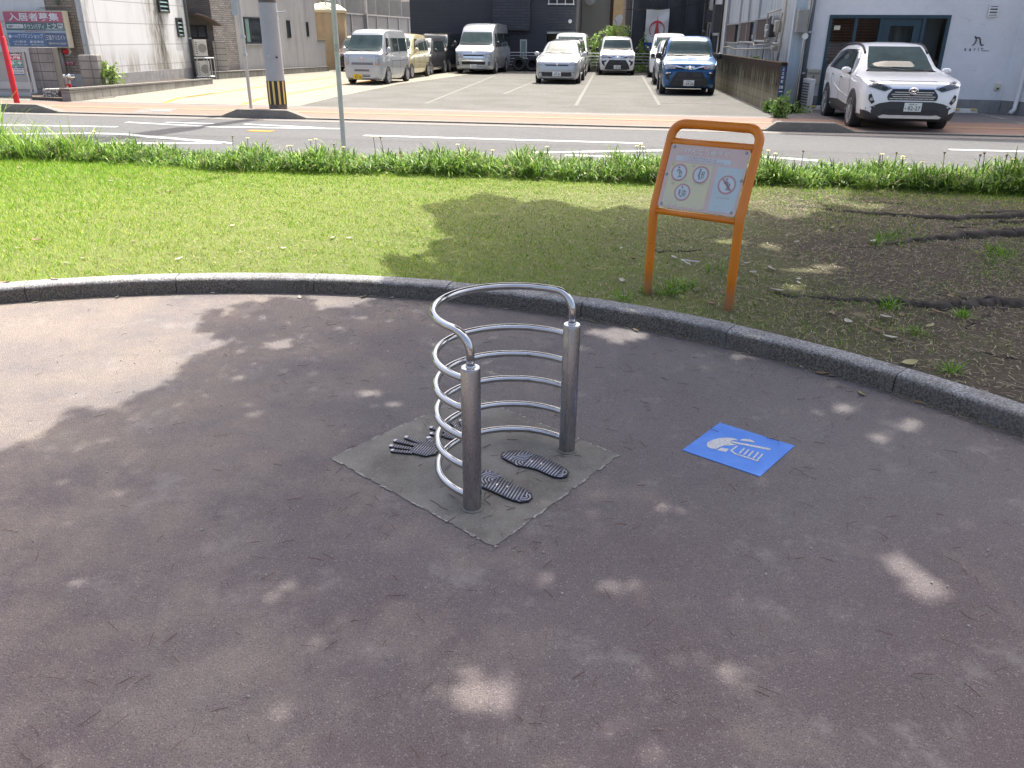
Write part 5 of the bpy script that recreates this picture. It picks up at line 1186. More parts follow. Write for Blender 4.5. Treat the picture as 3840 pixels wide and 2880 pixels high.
c.line([(1.52, .35), (1.52, 1.9)]); c.line([(3.15, .35), (3.15, 1.9)]); c.wheels(.33, .85, 3.42, .94, .2, .62, 6, 1.16); c.mirror(.68, 1.34, 1.06, mt['black'], (.16, .12, .26)); c.emblem(0, .99, .07); c.plate(0, .36, 'w', '鹿児島 200', '22-81', 'さ'); c.wiper(1.32, .6, 0); c.wiper(1.32, -.05, -.7)
# ---- silver hatchback
rz = math.radians(-8)
top = [(0, .56), (.03, .74), (.12, .84), (.3, .89), (.75, .98), (1.05, 1.03), (1.22, 1.08), (1.55, 1.28), (1.95, 1.47), (2.2, 1.52), (2.7, 1.54), (3.4, 1.50), (3.75, 1.42), (3.9, 1.1), (3.99, .8)]
plan = [(0, .62), (.04, .71), (.12, .77), (.3, .825), (.6, .845), (3.5, .845), (3.85, .80), (3.99, .68)]
c = Car('parked_car', place(*R4(535, 862), rz, .80), rz, 'silver compact hatchback with clear headlights parked first in the middle row', top, plan, .95, 3.99, mt['car_silver'], bot=.17, tumble=.76)
c.proj([(-.63, 1.07), (.63, 1.07), (.58, 1.25), (.50, 1.45), (-.50, 1.45), (-.58, 1.25)], 'front', .014, 'windscreen', mt['glassgreen'], 14, .05)
c.proj([(.45, .70), (.60, .655), (.78, .70), (.80, .84), (.72, .88), (.52, .80)], 'front2', .010, 'headlight', mt['lamp'], 5, .05); c.proj([(-.42, .655), (.42, .655), (.46, .70), (-.46, .70)], 'front', .010, 'grille', mt['black'], 3, .08)
c.proj([(-.70, .28), (.70, .28), (.72, .36), (.66, .44), (.40, .43), (-.40, .43), (-.66, .44), (-.72, .36)], 'front', .010, 'lower_intake', mt['black'], 4, .08); c.emblem(0, .695, .055, 'h'); c.plate(0, .37, 'w', '鹿児島 502', '87-87', 'や')
c.sidewin([[(1.62, 1.02), (2.3, 1.02), (2.3, 1.42), (2.0, 1.40)], [(2.36, 1.02), (3.1, 1.04), (3.0, 1.42), (2.36, 1.42)], [(3.16, 1.05), (3.5, 1.1), (3.3, 1.36), (3.1, 1.40)]]); c.wheels(.30, .80, 3.33, .845, .18, .66, 5, 1.17); c.mirror(1.45, 1.06, .95, mt['car_silver'], (.2, .11, .15)); c.wiper(1.08, .5, 0, .03); c.wiper(1.08, -.05, -.55, .03)
rz = math.radians(-8)
c = tallcar(place(*R4(785, 812), rz, .75, .83), rz, 'black boxy car mostly hidden behind the silver hatchback', mt['car_black'], L=3.8, Wd=.83, Ht=1.60, R=.3); c.plate(0, .42, 'w', '鹿児島 503', '19-05', 'ま')
c = tallcar(place(*R4(828, 768), rz, .78, .88), rz, 'white tall minivan parked behind the black car in the middle row', mt['car_white'], L=4.4, Wd=.88, Ht=1.88, R=.31, name='parked_van'); c.plate(0, .42, 'w', '鹿児島 330', '40-96', 'た')
# ---- two compact mini MPVs of one shape
def mpv(loc, rz, label, col, num, group=None):
    top = [(0, .56), (.03, .82), (.09, .93), (.2, .985), (.55, 1.06), (.72, 1.10), (.88, 1.20), (1.16, 1.58), (1.32, 1.67), (1.7, 1.73), (3.1, 1.72), (3.45, 1.66), (3.62, 1.2), (3.70, .8)]
    plan = [(0, .66), (.04, .74), (.1, .79), (.25, .825), (.5, .835), (3.3, .835), (3.6, .80), (3.7, .70)]
    c = Car('parked_car', loc, rz, label, top, plan, 1.0, 3.7, col, bot=.20, tumble=.84, group=group)
    c.proj([(-.70, 1.13), (.70, 1.13), (.67, 1.3), (.60, 1.59), (-.60, 1.59), (-.67, 1.3)], 'front', .014, 'windscreen', mt['glassgreen'], 14, .05)
    c.proj([(-.52, .25), (.52, .25), (.60, .30), (.52, .50), (.40, .67), (.36, .69), (-.36, .69), (-.40, .67), (-.52, .50), (-.60, .30)], 'front', .012, 'grille', mt['black'], 6, .07)
    for sg, nm in ((1, 1), (-1, -1)):
        c.proj([(sg * .10, .55), (sg * .38, .55), (sg * .34, .665), (sg * .10, .665)], 'front', .018, 'mesh', mt['cladding'], 3, .06)
    c.proj(trap(.43, .44, .40, .50), 'front', .018, 'bumper_bar', mt['cladding'], 3, .08)
    c.proj([(.58, .40), (.72, .50), (.76, .66), (.58, .69), (.52, .64), (.64, .60)], 'front2', .010, 'side_vent', mt['black'], 3, .05); c.proj([(.58, .655), (.75, .63), (.75, .665), (.60, .69)], 'front2', .018, 'chrome_strip', mt['chrome'], 2, .05)
    c.proj([(.44, .785), (.74, .76), (.785, .82), (.78, .93), (.66, .925), (.44, .88)], 'front2', .012, 'headlight', mt['lamp'], 4, .05); c.proj([(.43, .785), (.47, .78), (.47, .83), (.43, .84)], 'front2', .02, 'indicator', mt['amber'], 2, .05)
    c.proj([(-.44, .765), (.44, .765), (.44, .88), (-.44, .88)], 'front', .010, 'upper_grille', mt['blackgloss'], 3, .08)
    for sg in (1, -1): c.proj([(sg * .08, .80), (sg * .12, .76), (sg * .44, .845), (sg * .44, .88), (sg * .14, .82)], 'front', .018, 'chrome_strip', mt['chrome'], 3, .06)
    c.proj([(-.12, .755), (.12, .755), (.15, .86), (-.15, .86)], 'front', .016, 'chrome_strip', mt['chrome'], 3, .08); c.emblem(0, .81, .07); c.plate(0.0, .37, 'w', '鹿児島 501', num, 'ひ')
    c.sidewin([[(1.05, 1.10), (1.62, 1.10), (1.62, 1.54), (1.32, 1.54)], [(1.70, 1.10), (2.5, 1.10), (2.5, 1.54), (1.70, 1.54)], [(2.58, 1.10), (3.4, 1.10), (3.3, 1.54), (2.58, 1.54)]])
    c.line([(1.66, .32), (1.66, 1.6)]); c.line([(2.54, .32), (2.54, 1.6)]); c.line([(.98, .4), (.98, 1.05)]); c.handle(1.5, .92); c.handle(1.82, .92)
    c.wheels(.30, .72, 3.21, .835, .18, .66, 5, 1.17); c.mirror(.98, 1.14, .96, mt['black'], (.20, .11, .20)); c.wiper(1.15, .55, -.02, .03); c.wiper(1.15, -.10, -.62, .03)
    MB().tube([(-.2, 3.4, 1.66), (-.2, 3.55, 1.80)], .008, 5).build('aerial', mt['black'], c.o, local=True)
    return c
rz = math.radians(-7.5)
mpv(place((2487.5 + 2658) / 2, 352.5, rz, .72), rz, 'blue compact mini multi-purpose car parked beside the mossy wall', mt['car_blue'], '64-26')
mpv(place(2310, 280.5, math.radians(-4), .72), math.radians(-4), 'white compact mini multi-purpose car parked alone at the back before the bush', mt['car_white'], '68-28')
rz = math.radians(-8)
c = tallcar(place(2455, 316, rz, .75, -.80), rz, 'silver grey car hidden behind the blue one, its left flank showing', mt['car_silver'], L=3.9, Wd=.83, Ht=1.62, R=.3); c.plate(0, .42, 'w', '鹿児島 502', '33-17', 'の')
c = tallcar(place(2432, 288, rz, .78, -.84), rz, 'white tall van behind the silver grey car in the right row', mt['car_white'], L=4.3, Wd=.86, Ht=1.88, R=.31, name='parked_van'); c.plate(0, .42, 'w', '鹿児島 400', '55-20', 'そ')
# ================================================================ BUILDINGS
def wallbox(mb, A, B, z0, z1, th, mi=0):       # wall from A to B, thickness th to the far side (left of A->B)
    e = (B - A); e.z = 0; n = Vector((-e.y, e.x, 0)).normalized() * th
    return mb.prism([Vector((A.x, A.y, z0)), Vector((B.x, B.y, z0)), Vector((B.x, B.y, z1)), Vector((A.x, A.y, z1))], n, mi)
class Pl:                                       # a wall plane seen in the photograph; corners given as photo points
    def __init__(s, A, B):
        s.A, s.B = Vector((A.x, A.y, 0)), Vector((B.x, B.y, 0)); s.e = (s.B - s.A).normalized(); s.n = Vector((s.e.y, -s.e.x, 0))   # n: towards the viewer side (right of A->B)
        if s.n.dot(Vector((0, 0, CAMH)) - s.A) < 0: s.n = -s.n
    def uv(s, p): q = W(p[0], p[1], s.A, s.B); return ((q - s.A).dot(s.e), q.z)
    def at(s, u, z, off=0): return s.A + s.e * u + Z * z + s.n * off
    def rect(s, p0, p1, z=None):                # photo points of two opposite corners
        (u0, z0), (u1, z1) = s.uv(p0), s.uv(p1); return min(u0, u1), max(u0, u1), min(z0, z1), max(z0, z1)
    def box(s, r, o0, o1, mb=None):
        u0, u1, z0, z1 = r; mb = mb or MB(); return mb.prism([s.at(u0, z0, o0), s.at(u1, z0, o0), s.at(u1, z1, o0), s.at(u0, z1, o0)], s.n * (o1 - o0))
    def frame(s, r, w_, o0, o1, mb=None):
        u0, u1, z0, z1 = r; mb = mb or MB()
        s.box((u0, u1, z0, z0 + w_), o0, o1, mb); s.box((u0, u1, z1 - w_, z1), o0, o1, mb); s.box((u0, u0 + w_, z0 + w_, z1 - w_), o0, o1, mb); s.box((u1 - w_, u1, z0 + w_, z1 - w_), o0, o1, mb); return mb
    def text(s, body, r, mat, parent, off, bold=.01, name='lettering'):
        u0, u1, z0, z1 = r; return text(body, s.at((u0 + u1) / 2, (z0 + z1) / 2, off), s.e if s.e.cross(Z).dot(s.n) > 0 else -s.e, Z, u1 - u0, z1 - z0, mat, name, parent, bold=bold, lift=.002)
def windowpart(pl, r, parent, fm, gm, deep=.06, w_=.05, bars=0):
    f = pl.frame(r, w_, -.03, .035).build('window', fm, parent)
    pl.box((r[0] + w_ * .5, r[1] - w_ * .5, r[2] + w_ * .5, r[3] - w_ * .5), -.02, .008).build('pane', gm, f)
    for i in range(bars):
        u = r[0] + (r[1] - r[0]) * (i + 1) / (bars + 1); pl.box((u - w_ * .4, u + w_ * .4, r[2] + w_, r[3] - w_), .008, .030).build('mullion', fm, f)
    return f
mt['winglass'] = pm('window_glass_dark', (.05, .06, .065), (.025, .03, .035), 1.5, .06, 0, spec=1.); mt['winframe'] = pm('dark_window_frame', (.05, .05, .055), None, 6, .4); mt['winblue'] = pm('petrol_blue_frame', (.028, .065, .085), (.02, .05, .07), 4, .5)
mt['frost'] = pm('frosted_green_glass', (.22, .34, .30), (.16, .25, .23), 3, .25); mt['louvre'] = pm('louvre_glass_green', (.26, .37, .34), (.20, .29, .27), 6, .2)
# ---------------------------------------------------------------- left: tiled flats, gate wall
C1 = Vector((-12.72, 25.3, 0)); se9 = Vector((.9877, -.1564, 0))
tp_ = Pl(C1 - se9 * 9, C1)
mt['tile'] = brickmat('facade_tile', (.9877, -.1564), (.33, .27, .20), (.24, .195, .15), (.07, .06, .05), .235, .075, .007, .5, .55, bump=.35)
flats = empty('tiled_apartment_block', C1 - se9 * 4, 0, 'brown tiled apartment block behind the gate at the far left', 'building')
mb = MB(); wallbox(mb, tp_.A, tp_.B, .45, 8.6, 1.0); mb.build('wall', mt['tile'], flats)
mb = MB(); wallbox(mb, tp_.A + tp_.n * .004, tp_.B + tp_.n * .004, -.02, .45, .9); mb.build('plinth', mt['concrete'], flats)
mt['brownband'] = pm('tile_band', (.10, .085, .07), (.07, .06, .05), 9, .7); r = tp_.rect(R0(-40, 125), R0(1125, 180)); tp_.box((r[0], tp_.uv(R0(1125, 150))[0], r[2] + .1, r[3]), -.05, .012).build('course', mt['brownband'], flats)
r = tp_.rect(R0(890, 10), R0(930, 75)); tp_.box((r[0], r[1], r[2], r[3] + .2), 0, .12).build('bracket_light', pm('olive_metal', (.12, .14, .10)), flats)
A, B = tp_.at(*tp_.uv(R0(945, 735)), .04), tp_.at(*tp_.uv(R0(1050, 1230)), .04); MB().tube([A, B], .045, 10).build('conduit', pm('conduit_beige', (.34, .31, .26), None, 5, .6), flats, smooth='all')
al = empty('fire_alarm_lamp', tp_.at(*tp_.uv(R0(1050, 800)), .0), 0, 'red round alarm lamp on the brown tiles under the big signboard', 'alarm lamp')
c_ = tp_.at(*tp_.uv(R0(1055, 800)), .0); MB().lathe(c_, [(.13, 0), (.13, .05), (.10, .07)], ax=tp_.n, n=24).build('base', mt['pale_metal'], al, smooth=True); MB().lathe(c_, [(.085, .07), (.082, .12), (.05, .16), (.01, .17)], ax=tp_.n, n=24).build('lens', mt['red'], al, smooth=True)
r = tp_.rect(R0(1020, 952), R0(1170, 1010)); o = empty('wall_sign', tp_.at((r[0] + r[1]) / 2, r[2]), 0, 'small dark red sign plate on the tiles beside the standpipe', 'sign'); mt['maroon'] = pm('maroon_plate', (.30, .02, .06), None, 5, .5)
tp_.box(r, .0, .02).build('plate', mt['maroon'], o); h_ = r[3] - r[2]; w_ = r[1] - r[0]
tp_.text('連結送水口', (r[0] + w_ * .12, r[1] - w_ * .12, r[2] + h_ * .55, r[3] - h_ * .12), mt['ink_white'], o, .021); tp_.text('地上1階~10階', (r[0] + w_ * .15, r[1] - w_ * .15, r[2] + h_ * .14, r[2] + h_ * .42), mt['ink_white'], o, .021)
# signboard
sb = Pl(C1 - se9 * 9 + tp_.n * .30, C1 + tp_.n * .30); u0, zt_ = sb.uv(R0(35, 180)); u1, _ = sb.uv(R0(1010, 400)); _, zb_ = sb.uv(R0(600, 724)); u1 = sb.uv(R0(945, 180))[0] * .5 + sb.uv(R0(1070, 725))[0] * .5; u0 = sb.uv(R0(40, 180))[0] * .5 + sb.uv(R0(165, 722))[0] * .5
o = empty('signboard', sb.at((u0 + u1) / 2, zb_), 0, 'large faded red, green and blue letting signboard on the brown tiled facade', 'sign')
sb.box((u0 - .03, u1 + .03, zb_ - .03, zt_ + .03), -.22, 0).build('box', pm('sign_case_cream', (.62, .56, .42), (.5, .44, .3), 4, .6), o)
Hh = zt_ - zb_; Ww = u1 - u0
def sr(a, b_, c_, d): return (u0 + Ww * a, u0 + Ww * b_, zb_ + Hh * c_, zb_ + Hh * d)
mt['s_red'] = pm('sign_faded_red', (.48, .11, .17), (.42, .14, .19), 2, .55); mt['s_green'] = pm('sign_faded_green', (.10, .17, .17), (.13, .19, .18), 2, .55); mt['s_pale'] = pm('sign_pale_blue', (.42, .50, .55), None, 2, .55); mt['s_blue'] = pm('sign_faded_blue', (.11, .19, .33), (.15, .22, .35), 2, .55); mt['s_navy'] = pm('sign_navy', (.11, .14, .23), (.14, .17, .26), 2, .55)
sb.box(sr(0, 1, .70, 1), 0, .012).build('red_field', mt['s_red'], o); sb.box(sr(0, 1, .47, .695), 0, .012).build('green_field', mt['s_green'], o); sb.box(sr(0, 1, .40, .465), 0, .012).build('pale_field', mt['s_pale'], o)
sb.box(sr(0, .635, .20, .395), 0, .012).build('blue_field', mt['s_blue'], o); sb.box(sr(0, .635, .0, .19), 0, .012).build('blue_field', mt['s_blue'], o); sb.box(sr(.645, 1, .0, .395), 0, .012).build('navy_field', mt['s_navy'], o)
T_ = lambda b_, a, b2, c_, d, m='ink_white', bold=.01, off=.013: sb.text(b_, sr(a, b2, c_, d), mt[m], o, off, bold)
T_('入居者募集', .08, .94, .735, .97, bold=.02); sb.box(sr(.02, .30, .525, .64), .012, .014).build('pill', mt['ink_white'], o); T_('賃貸マンション', .04, .28, .545, .62, 'ink_black', .012, .0145)
T_('タウンバディ', .31, .66, .50, .66, bold=.012); T_('上之園', .68, .985, .49, .68, bold=.012); T_('お部屋に関するお問い合わせは', .31, .66, .415, .452, 'ink_red'); T_('MBC不動産', .055, .17, .265, .315); T_('アパマンショップ', .18, .61, .235, .37, bold=.015); T_('ナポリ通り店', .07, .30, .10, .175, bold=.02); T_('鹿児島店', .36, .60, .10, .175, bold=.02)
T_('☎099-812-3000', .08, .31, .025, .08, 'ink_cream', .02); T_('☎099-226-3333', .37, .60, .025, .08, 'ink_cream', .02); T_('三協クリエイト', .655, .985, .19, .345, bold=.012); T_('☎099-812-8039', .68, .985, .06, .13, 'ink_cream', .02)
cc = sb.at(u0 + Ww * .025 + .02, zb_ + Hh * .29, .013); MB().lathe(cc, [(.045, 0), (.045, .002)], ax=sb.n, n=16).build('logo', mt['ink_white'], o)
# gate wall of blocks with sliding metal gate
gA = G(140, 366); gp_ = Pl(gA - se9 * 6, gA + se9 * 2.5)
mt['block'] = brickmat('concrete_block', (.9877, -.1564), (.33, .31, .28), (.27, .25, .225), (.13, .12, .11), .42, .215, .012, .0, .95, streak=.8, grime=(.085, .08, .07))
mt['block2'] = brickmat('concrete_block_pale', (.9877, -.1564), (.42, .39, .34), (.34, .31, .27), (.13, .12, .10), .42, .215, .012, .0, .95, streak=.5, grime=(.17, .15, .13))
r = gp_.rect(R0(455, 740), R0(940, 1500)); uL = (gp_.uv(R0(455, 740))[0] + gp_.uv(R0(590, 1500))[0]) / 2; uR = (gp_.uv(R0(815, 740))[0] + gp_.uv(R0(940, 1500))[0]) / 2; zt2 = gp_.uv(R0(640, 738))[1]
o = tag(gp_.box((uL, uR, -.02, zt2), -.22, 0).build('block_wall', mt['block'], bevel=.008), 'stained grey concrete block pier right of the metal gate', 'wall')
gt = empty('metal_gate', gp_.at(uL - 1.2, 0), 0, 'beige sliding metal gate with a posted letting notice at the far left', 'gate'); mt['gate'] = pm('gate_beige_panel', (.40, .385, .34), (.36, .345, .31), 2, .5); mt['alu'] = pm('aluminium_frame', (.52, .53, .53), (.44, .45, .45), 4, .35, .5)
gp_.box((uL - 3.9, uL - .02, .12, zt2 - .10), -.10, -.05).build('panel', mt['gate'], gt)
mb = MB(); gp_.box((uL - 3.95, uL - .01, zt2 - .12, zt2), -.12, .0, mb); gp_.box((uL - .11, uL - .01, .03, zt2 - .12), -.12, .0, mb); gp_.box((uL - 3.9, uL - .11, .03, .12), -.12, .0, mb); gp_.box((uL - 3.9, uL - .14, .20, .38), -.045, -.02, mb); mb.build('frame', mt['alu'], gt)
for u in (uL - .22, uL - 1.78, uL - 1.90): gp_.box((u, u + .05, .12, zt2 - .12), -.05, -.01).build('stile', mt['alu'], gt)
u_, z_ = gp_.uv(R0(475, 1115)); gp_.box((uL - .19, uL - .16, z_ - .1, z_ + .1), -.01, .02).build('handle', mt['chrome'], gt)
ns_ = Pl(gp_.A - gp_.n * .045, gp_.B - gp_.n * .045); nL = ns_.uv(R0(110, 800))[0] + .0; nR = ns_.uv(R0(345, 980))[0]; nT = ns_.uv(R0(210, 800))[1]; nB = ns_.uv(R0(280, 1165))[1]
no = empty('notice', ns_.at((nL + nR) / 2, nB), 0, 'letting notice with red, green and white bands fixed to the beige gate', 'notice'); nw, nh = nR - nL, nT - nB
def nr(a, b_, c_, d): return (nL + nw * a, nL + nw * b_, nB + nh * c_, nB + nh * d)
ns_.box(nr(0, 1, 0, 1), 0, .006).build('sheet', mt['plate_white'], no); ns_.box(nr(0, 1, .64, .83), .006, .009).build('red_band', mt['ink_red'], no); mt['ink_green'] = ink('band_green', (.06, .30, .20)); ns_.box(nr(0, 1, .39, .62), .006, .009).build('green_band', mt['ink_green'], no); ns_.box(nr(0, 1, 0, .05), .006, .009).build('blue_band', mt['s_blue'], no); ns_.box(nr(.1, .42, .29, .37), .006, .009).build('blue_band', mt['s_blue'], no); ns_.box(nr(.48, 1, .29, .37), .006, .009).build('navy_band', mt['s_navy'], no)
for b_, a, b2, c_, d, m, bo in (('MBC不動産', .25, .97, .88, .96, 'ink_black', .03), ('入居者', .08, .97, .665, .81, 'ink_white', .05), ('募集中', .08, .97, .42, .60, 'ink_white', .05), ('812-3000', .18, .5, .20, .26, 'ink_black', .02), ('812-8039', .56, .95, .20, .26, 'ink_black', .02), ('226-3333', .18, .5, .09, .15, 'ink_black', .02), ('812-8030', .56, .95, .09, .15, 'ink_black', .02)):
    ns_.text(b_, nr(a, b2, c_, d), mt[m], no, .0095, bo)
MB().lathe(ns_.at(nL + nw * .12, nB + nh * .92, .006), [(.045, 0), (.045, .003)], ax=ns_.n, n=16).build('logo', mt['s_blue'], no)
tag(gp_.box((uL - 5, uR + 1.2, -.02, .028), -.5, .25).build('gate_step', mt['kerbfar']), kind='structure')
# second pier
q2 = Pl(C1 + tp_.n * 1.7 - se9 * 1, C1 + tp_.n * 1.7 + se9 * 2); uL2 = (q2.uv(R0(1190, 857))[0] + q2.uv(R0(1320, 1370))[0]) / 2; uR2 = (q2.uv(R0(1505, 857))[0] + q2.uv(R0(1583, 1350))[0]) / 2; zt3 = q2.uv(R0(1340, 857))[1]
tag(q2.box((uL2, uR2, -.02, zt3), -.2, 0).build('block_wall', mt['block2'], bevel=.008), 'pale concrete block pier at the corner of the white panel wall', 'wall')
# standpipe
bq = G(*R0(1100, 1490)); sp = empty('standpipe', bq, 0, 'fire standpipe with chrome couplings and a red sleeve beside the low block wall', 'standpipe'); zt4 = W(*R0(1075, 1190), bq, bq + se9).z
MB().lathe(bq, [(.06, 0), (.06, zt4 - .12), (.05, zt4)], n=16).build('pipe', pm('pipe_dark_worn', (.25, .2, .18), (.5, .48, .46), 16, .5), sp, smooth=True); MB().lathe(bq + Z * .02, [(.066, 0), (.066, zt4 * .58)], n=16).build('sleeve', mt['red'], sp, smooth=True); text('消火栓', bq + Vector((0, -.070, zt4 * .32)), (0, 0, -1), (1, 0, 0), zt4 * .45, .06, mt['ink_white'], 'lettering', sp, bold=.02)
for d_ in (-1, 1):
    MB().lathe(bq + Z * zt4 + se9 * .03 * d_, [(.055, 0), (.062, .05), (.05, .06), (.05, .12), (.07, .13), (.07, .19), (.05, .195)], ax=se9 * d_ + Vector((0, -.25, 0)), n=18).build('coupling', mt['chrome'], sp, smooth=True)
MB().tube([bq + Z * zt4 + se9 * .16, bq + Z * (zt4 - .1) + se9 * .2, bq + Z * .9 + se9 * .17, bq + Z * .5 + se9 * .1], .008, 6).build('chain', mt['black'], sp, smooth='all')
# stump
sq = G(*R0(800, 1575)); st = empty('tree_stump', sq, 0, 'low cut tree stump with pale speckled bark and a dark cut face by the standpipe', 'tree stump'); mb = MB(); prof = [(.30, -.02), (.27, .10), (.26, .25), (.25, .28)]; mb.lathe(sq + Vector((0, .25, 0)), prof, n=22); mb.v = [(a + .02 * math.sin(c_ * 30 + a * 40), b_ + .02 * math.sin(a * 33), c_) for a, b_, c_ in mb.v]
k = NT('stump_bark'); v = k.pos; mt['stump'] = k.out(k.mix(k.ramp(k.noise(v, 30, 5, .8), .48, .56), (.05, .045, .04), (.55, .53, .48)), .9); mb.build('bark', mt['stump'], st, smooth=True)
mb = MB(); mb.lathe(sq + Vector((.30, .20, .0)), [(.20, -.02), (.19, .18), (.15, .26)], n=20); mb.build('root_flare', pm('stump_dark', (.045, .025, .02), (.07, .035, .025), 14, .9), st, smooth=True)
# low retaining wall along the driveway
rA, rB = G(*R1(697, 998)), G(800, 316); hA = W(*R1(700, 880), rA, rA + se9).z; hB = W(*R1(2074, 776), rB, rB + se9).z
e_ = (rB - rA).normalized(); n_ = Vector((-e_.y, e_.x, 0)) * .22
mt['block3'] = brickmat('low_wall_block', (e_.x, e_.y), (.32, .31, .27), (.26, .25, .22), (.13, .12, .10), .42, .22, .010, .5, .95, streak=.8, grime=(.12, .115, .095))
rB2 = rA + (rB - rA) * 1.0; mb = MB(); vs = [rA - Z * .02, rB2 - Z * .02, rB2 + Z * hB, rA + Z * hA]; mb.prism(vs, n_); lw = mb.build('low_wall', mt['block3'], bevel=.01); tag(lw, 'low mossy block wall edging the driveway below the white panel building', 'wall')
mb = MB(); mb.prism([rA + Z * (hA + .004) - e_ * .02 - n_ * .08, rB2 + Z * (hB + .004) - n_ * .08, rB2 + Z * (hB + .045) - n_ * .08, rA + Z * (hA + .045) - e_ * .02 - n_ * .08], n_ * 1.16); mb.build('coping', mt['gutter'], lw)
# raised ground behind the low wall
wB = G(729, 299); wA = Vector((-12.55, 25.35, 0)); dirw = (wB - wA).normalized()
gnd = [tuple((rA + n_ * 1.0))[:2], tuple(rB2 + n_)[:2], tuple(wB + Vector((-1, .3, 0)))[:2], tuple(wA + Vector((-2, 0, 0)))[:2], tuple(rA + n_ * 1.0 + Vector((-.9, .3, 0)))[:2]]
tag(MB().slab(gnd, -.02, .10).build('raised_bed', mt['ground']), kind='structure')
# ---------------------------------------------------------------- white panelled side wall
mt['wpanel'] = brickmat('white_wall_panel', (dirw.x, dirw.y), (.66, .67, .65), (.62, .63, .61), (.33, .33, .32), 3.4, .62, .012, 0, .75, streak=.25, grime=(.40, .40, .37), bump=.15)
k = NT('white_panel_stained'); d_ = (dirw.x, dirw.y, 0); u_ = k.dot(k.pos, d_); z_ = k.dot(k.pos, (0, 0, 1)); uw = wA.dot(dirw)
q = k.n('ShaderNodeTexBrick'); k.l(k.vec(u_, z_), q.inputs['Vector']); q.offset = 0; q.inputs['Scale'].default_value = 1; q.inputs['Brick Width'].default_value = 3.1; q.inputs['Row Height'].default_value = .62; q.inputs['Mortar Size'].default_value = .012
q.inputs['Color1'].default_value = (.66, .67, .66, 1); q.inputs['Color2'].default_value = (.62, .63, .62, 1); q.inputs['Mortar'].default_value = (.34, .34, .33, 1)
col = k.mix(k.ramp(k.noise(k.scale(k.pos, 1.2, 1.2, .25), 1.4, 5, .7), .45, .75, 0, .45), q.outputs['Color'], (.42, .42, .40))
wl = (wB - wA).length
wob = k.math('MULTIPLY', k.math('SUBTRACT', k.noise(k.scale(k.pos, 1, 1, .6), 1.6, 4, .7), .5), .7)
for cu, ww, cc_ in ((.66, .30, (.13, .115, .075)), (.70, .12, (.05, .05, .03)), (.93, .10, (.33, .32, .29)), (.03, .08, (.30, .29, .27))):
    f = k.ramp(k.math('ABSOLUTE', k.math('ADD', k.math('SUBTRACT', u_, uw + wl * cu), wob)), ww, ww * 2.6, .85, 0); f = k.math('MULTIPLY', f, k.ramp(k.noise(k.scale(k.pos, 3, 3, .5), 2.2, 4, .7), .3, .6)); col = k.mix(f, col, cc_)
low = k.math('MULTIPLY', k.ramp(z_, 1.15, .55, 0, .8), k.ramp(k.noise(k.scale(k.pos, 4, 4, .4), 1.0, 5, .8), .42, .62)); col = k.mix(low, col, (.25, .22, .17)); mt['wstain'] = k.out(col, .75)
wh = empty('white_panel_building', wA, 0, 'stained white panelled building with two louvre windows along the driveway', 'building'); mb = MB(); wallbox(mb, wA, wB, .42, 8.6, 3.0); mb.build('wall', mt['wstain'], wh)
wp_ = Pl(wA, wB); wp_.box((0, wl, -.02, .42), -2.9, .02).build('plinth', pm('plinth_grey', (.34, .33, .32), (.22, .22, .21), 5, .9, streak=.6), wh)
wp_.box((-.03, .0, .42, 8.6), -.05, .03).build('corner_trim', mt['alu'], wh); wp_.box((wl - .02, wl + .02, .42, 8.6), -.05, .02).build('corner_trim', mt['alu'], wh)
for p0, p1 in ((R1(1515, -60), R1(1640, 128)), (R1(1705, 172), R1(1778, 360))):
    r = wp_.rect(p0, p1); uu = sorted((wp_.uv(((p0[0] + p1[0]) / 2 - (p1[0] - p0[0]) * .38, (p0[1] + p1[1]) / 2))[0], wp_.uv(((p0[0] + p1[0]) / 2 + (p1[0] - p0[0]) * .38, (p0[1] + p1[1]) / 2))[0])); r = (uu[0], uu[1], r[2], r[3])
    f = wp_.frame(r, .06, 0, .06).build('louvre_window', mt['winframe'], wh); wp_.box((r[0] + .03, r[1] - .03, r[2] + .03, r[3] - .03), 0, .01).build('backing', mt['winglass'], f); lm = MB(); z = r[2] + .10
    while z < r[3] - .08:
        lm.prism([wp_.at(r[0] + .06, z, .015), wp_.at(r[1] - .06, z, .015), wp_.at(r[1] - .06, z - .05, .06), wp_.at(r[0] + .06, z - .05, .06)], Z * .008); z += .13
    lm.build('louvres', mt['louvre'], f)
A, B = wp_.at(*wp_.uv(R1(1905, 775)), .08), wp_.at(wp_.uv(R1(1800, 0))[0] * .5 + wp_.uv(R1(1905, 775))[0] * .5, 8.5, .08); A.z = .1; A.x, A.y = wp_.at(wl - .06, 0, .08).x, wp_.at(wl - .06, 0, .08).y; B = Vector((A.x, A.y, 8.5))
dp = empty('downpipe', A, 0, 'dark grey downpipe at the far corner of the white panelled wall', 'downpipe'); MB().tube([A, B], .05, 10).build('pipe', pm('downpipe_grey', (.10, .11, .12), None, 5, .4), dp, smooth='all')
for z in (1.3, 2.6, 4.4): MB().lathe(A + Z * z, [(.062, 0), (.062, .05)], n=12).build('bracket', mt['galv'], dp)
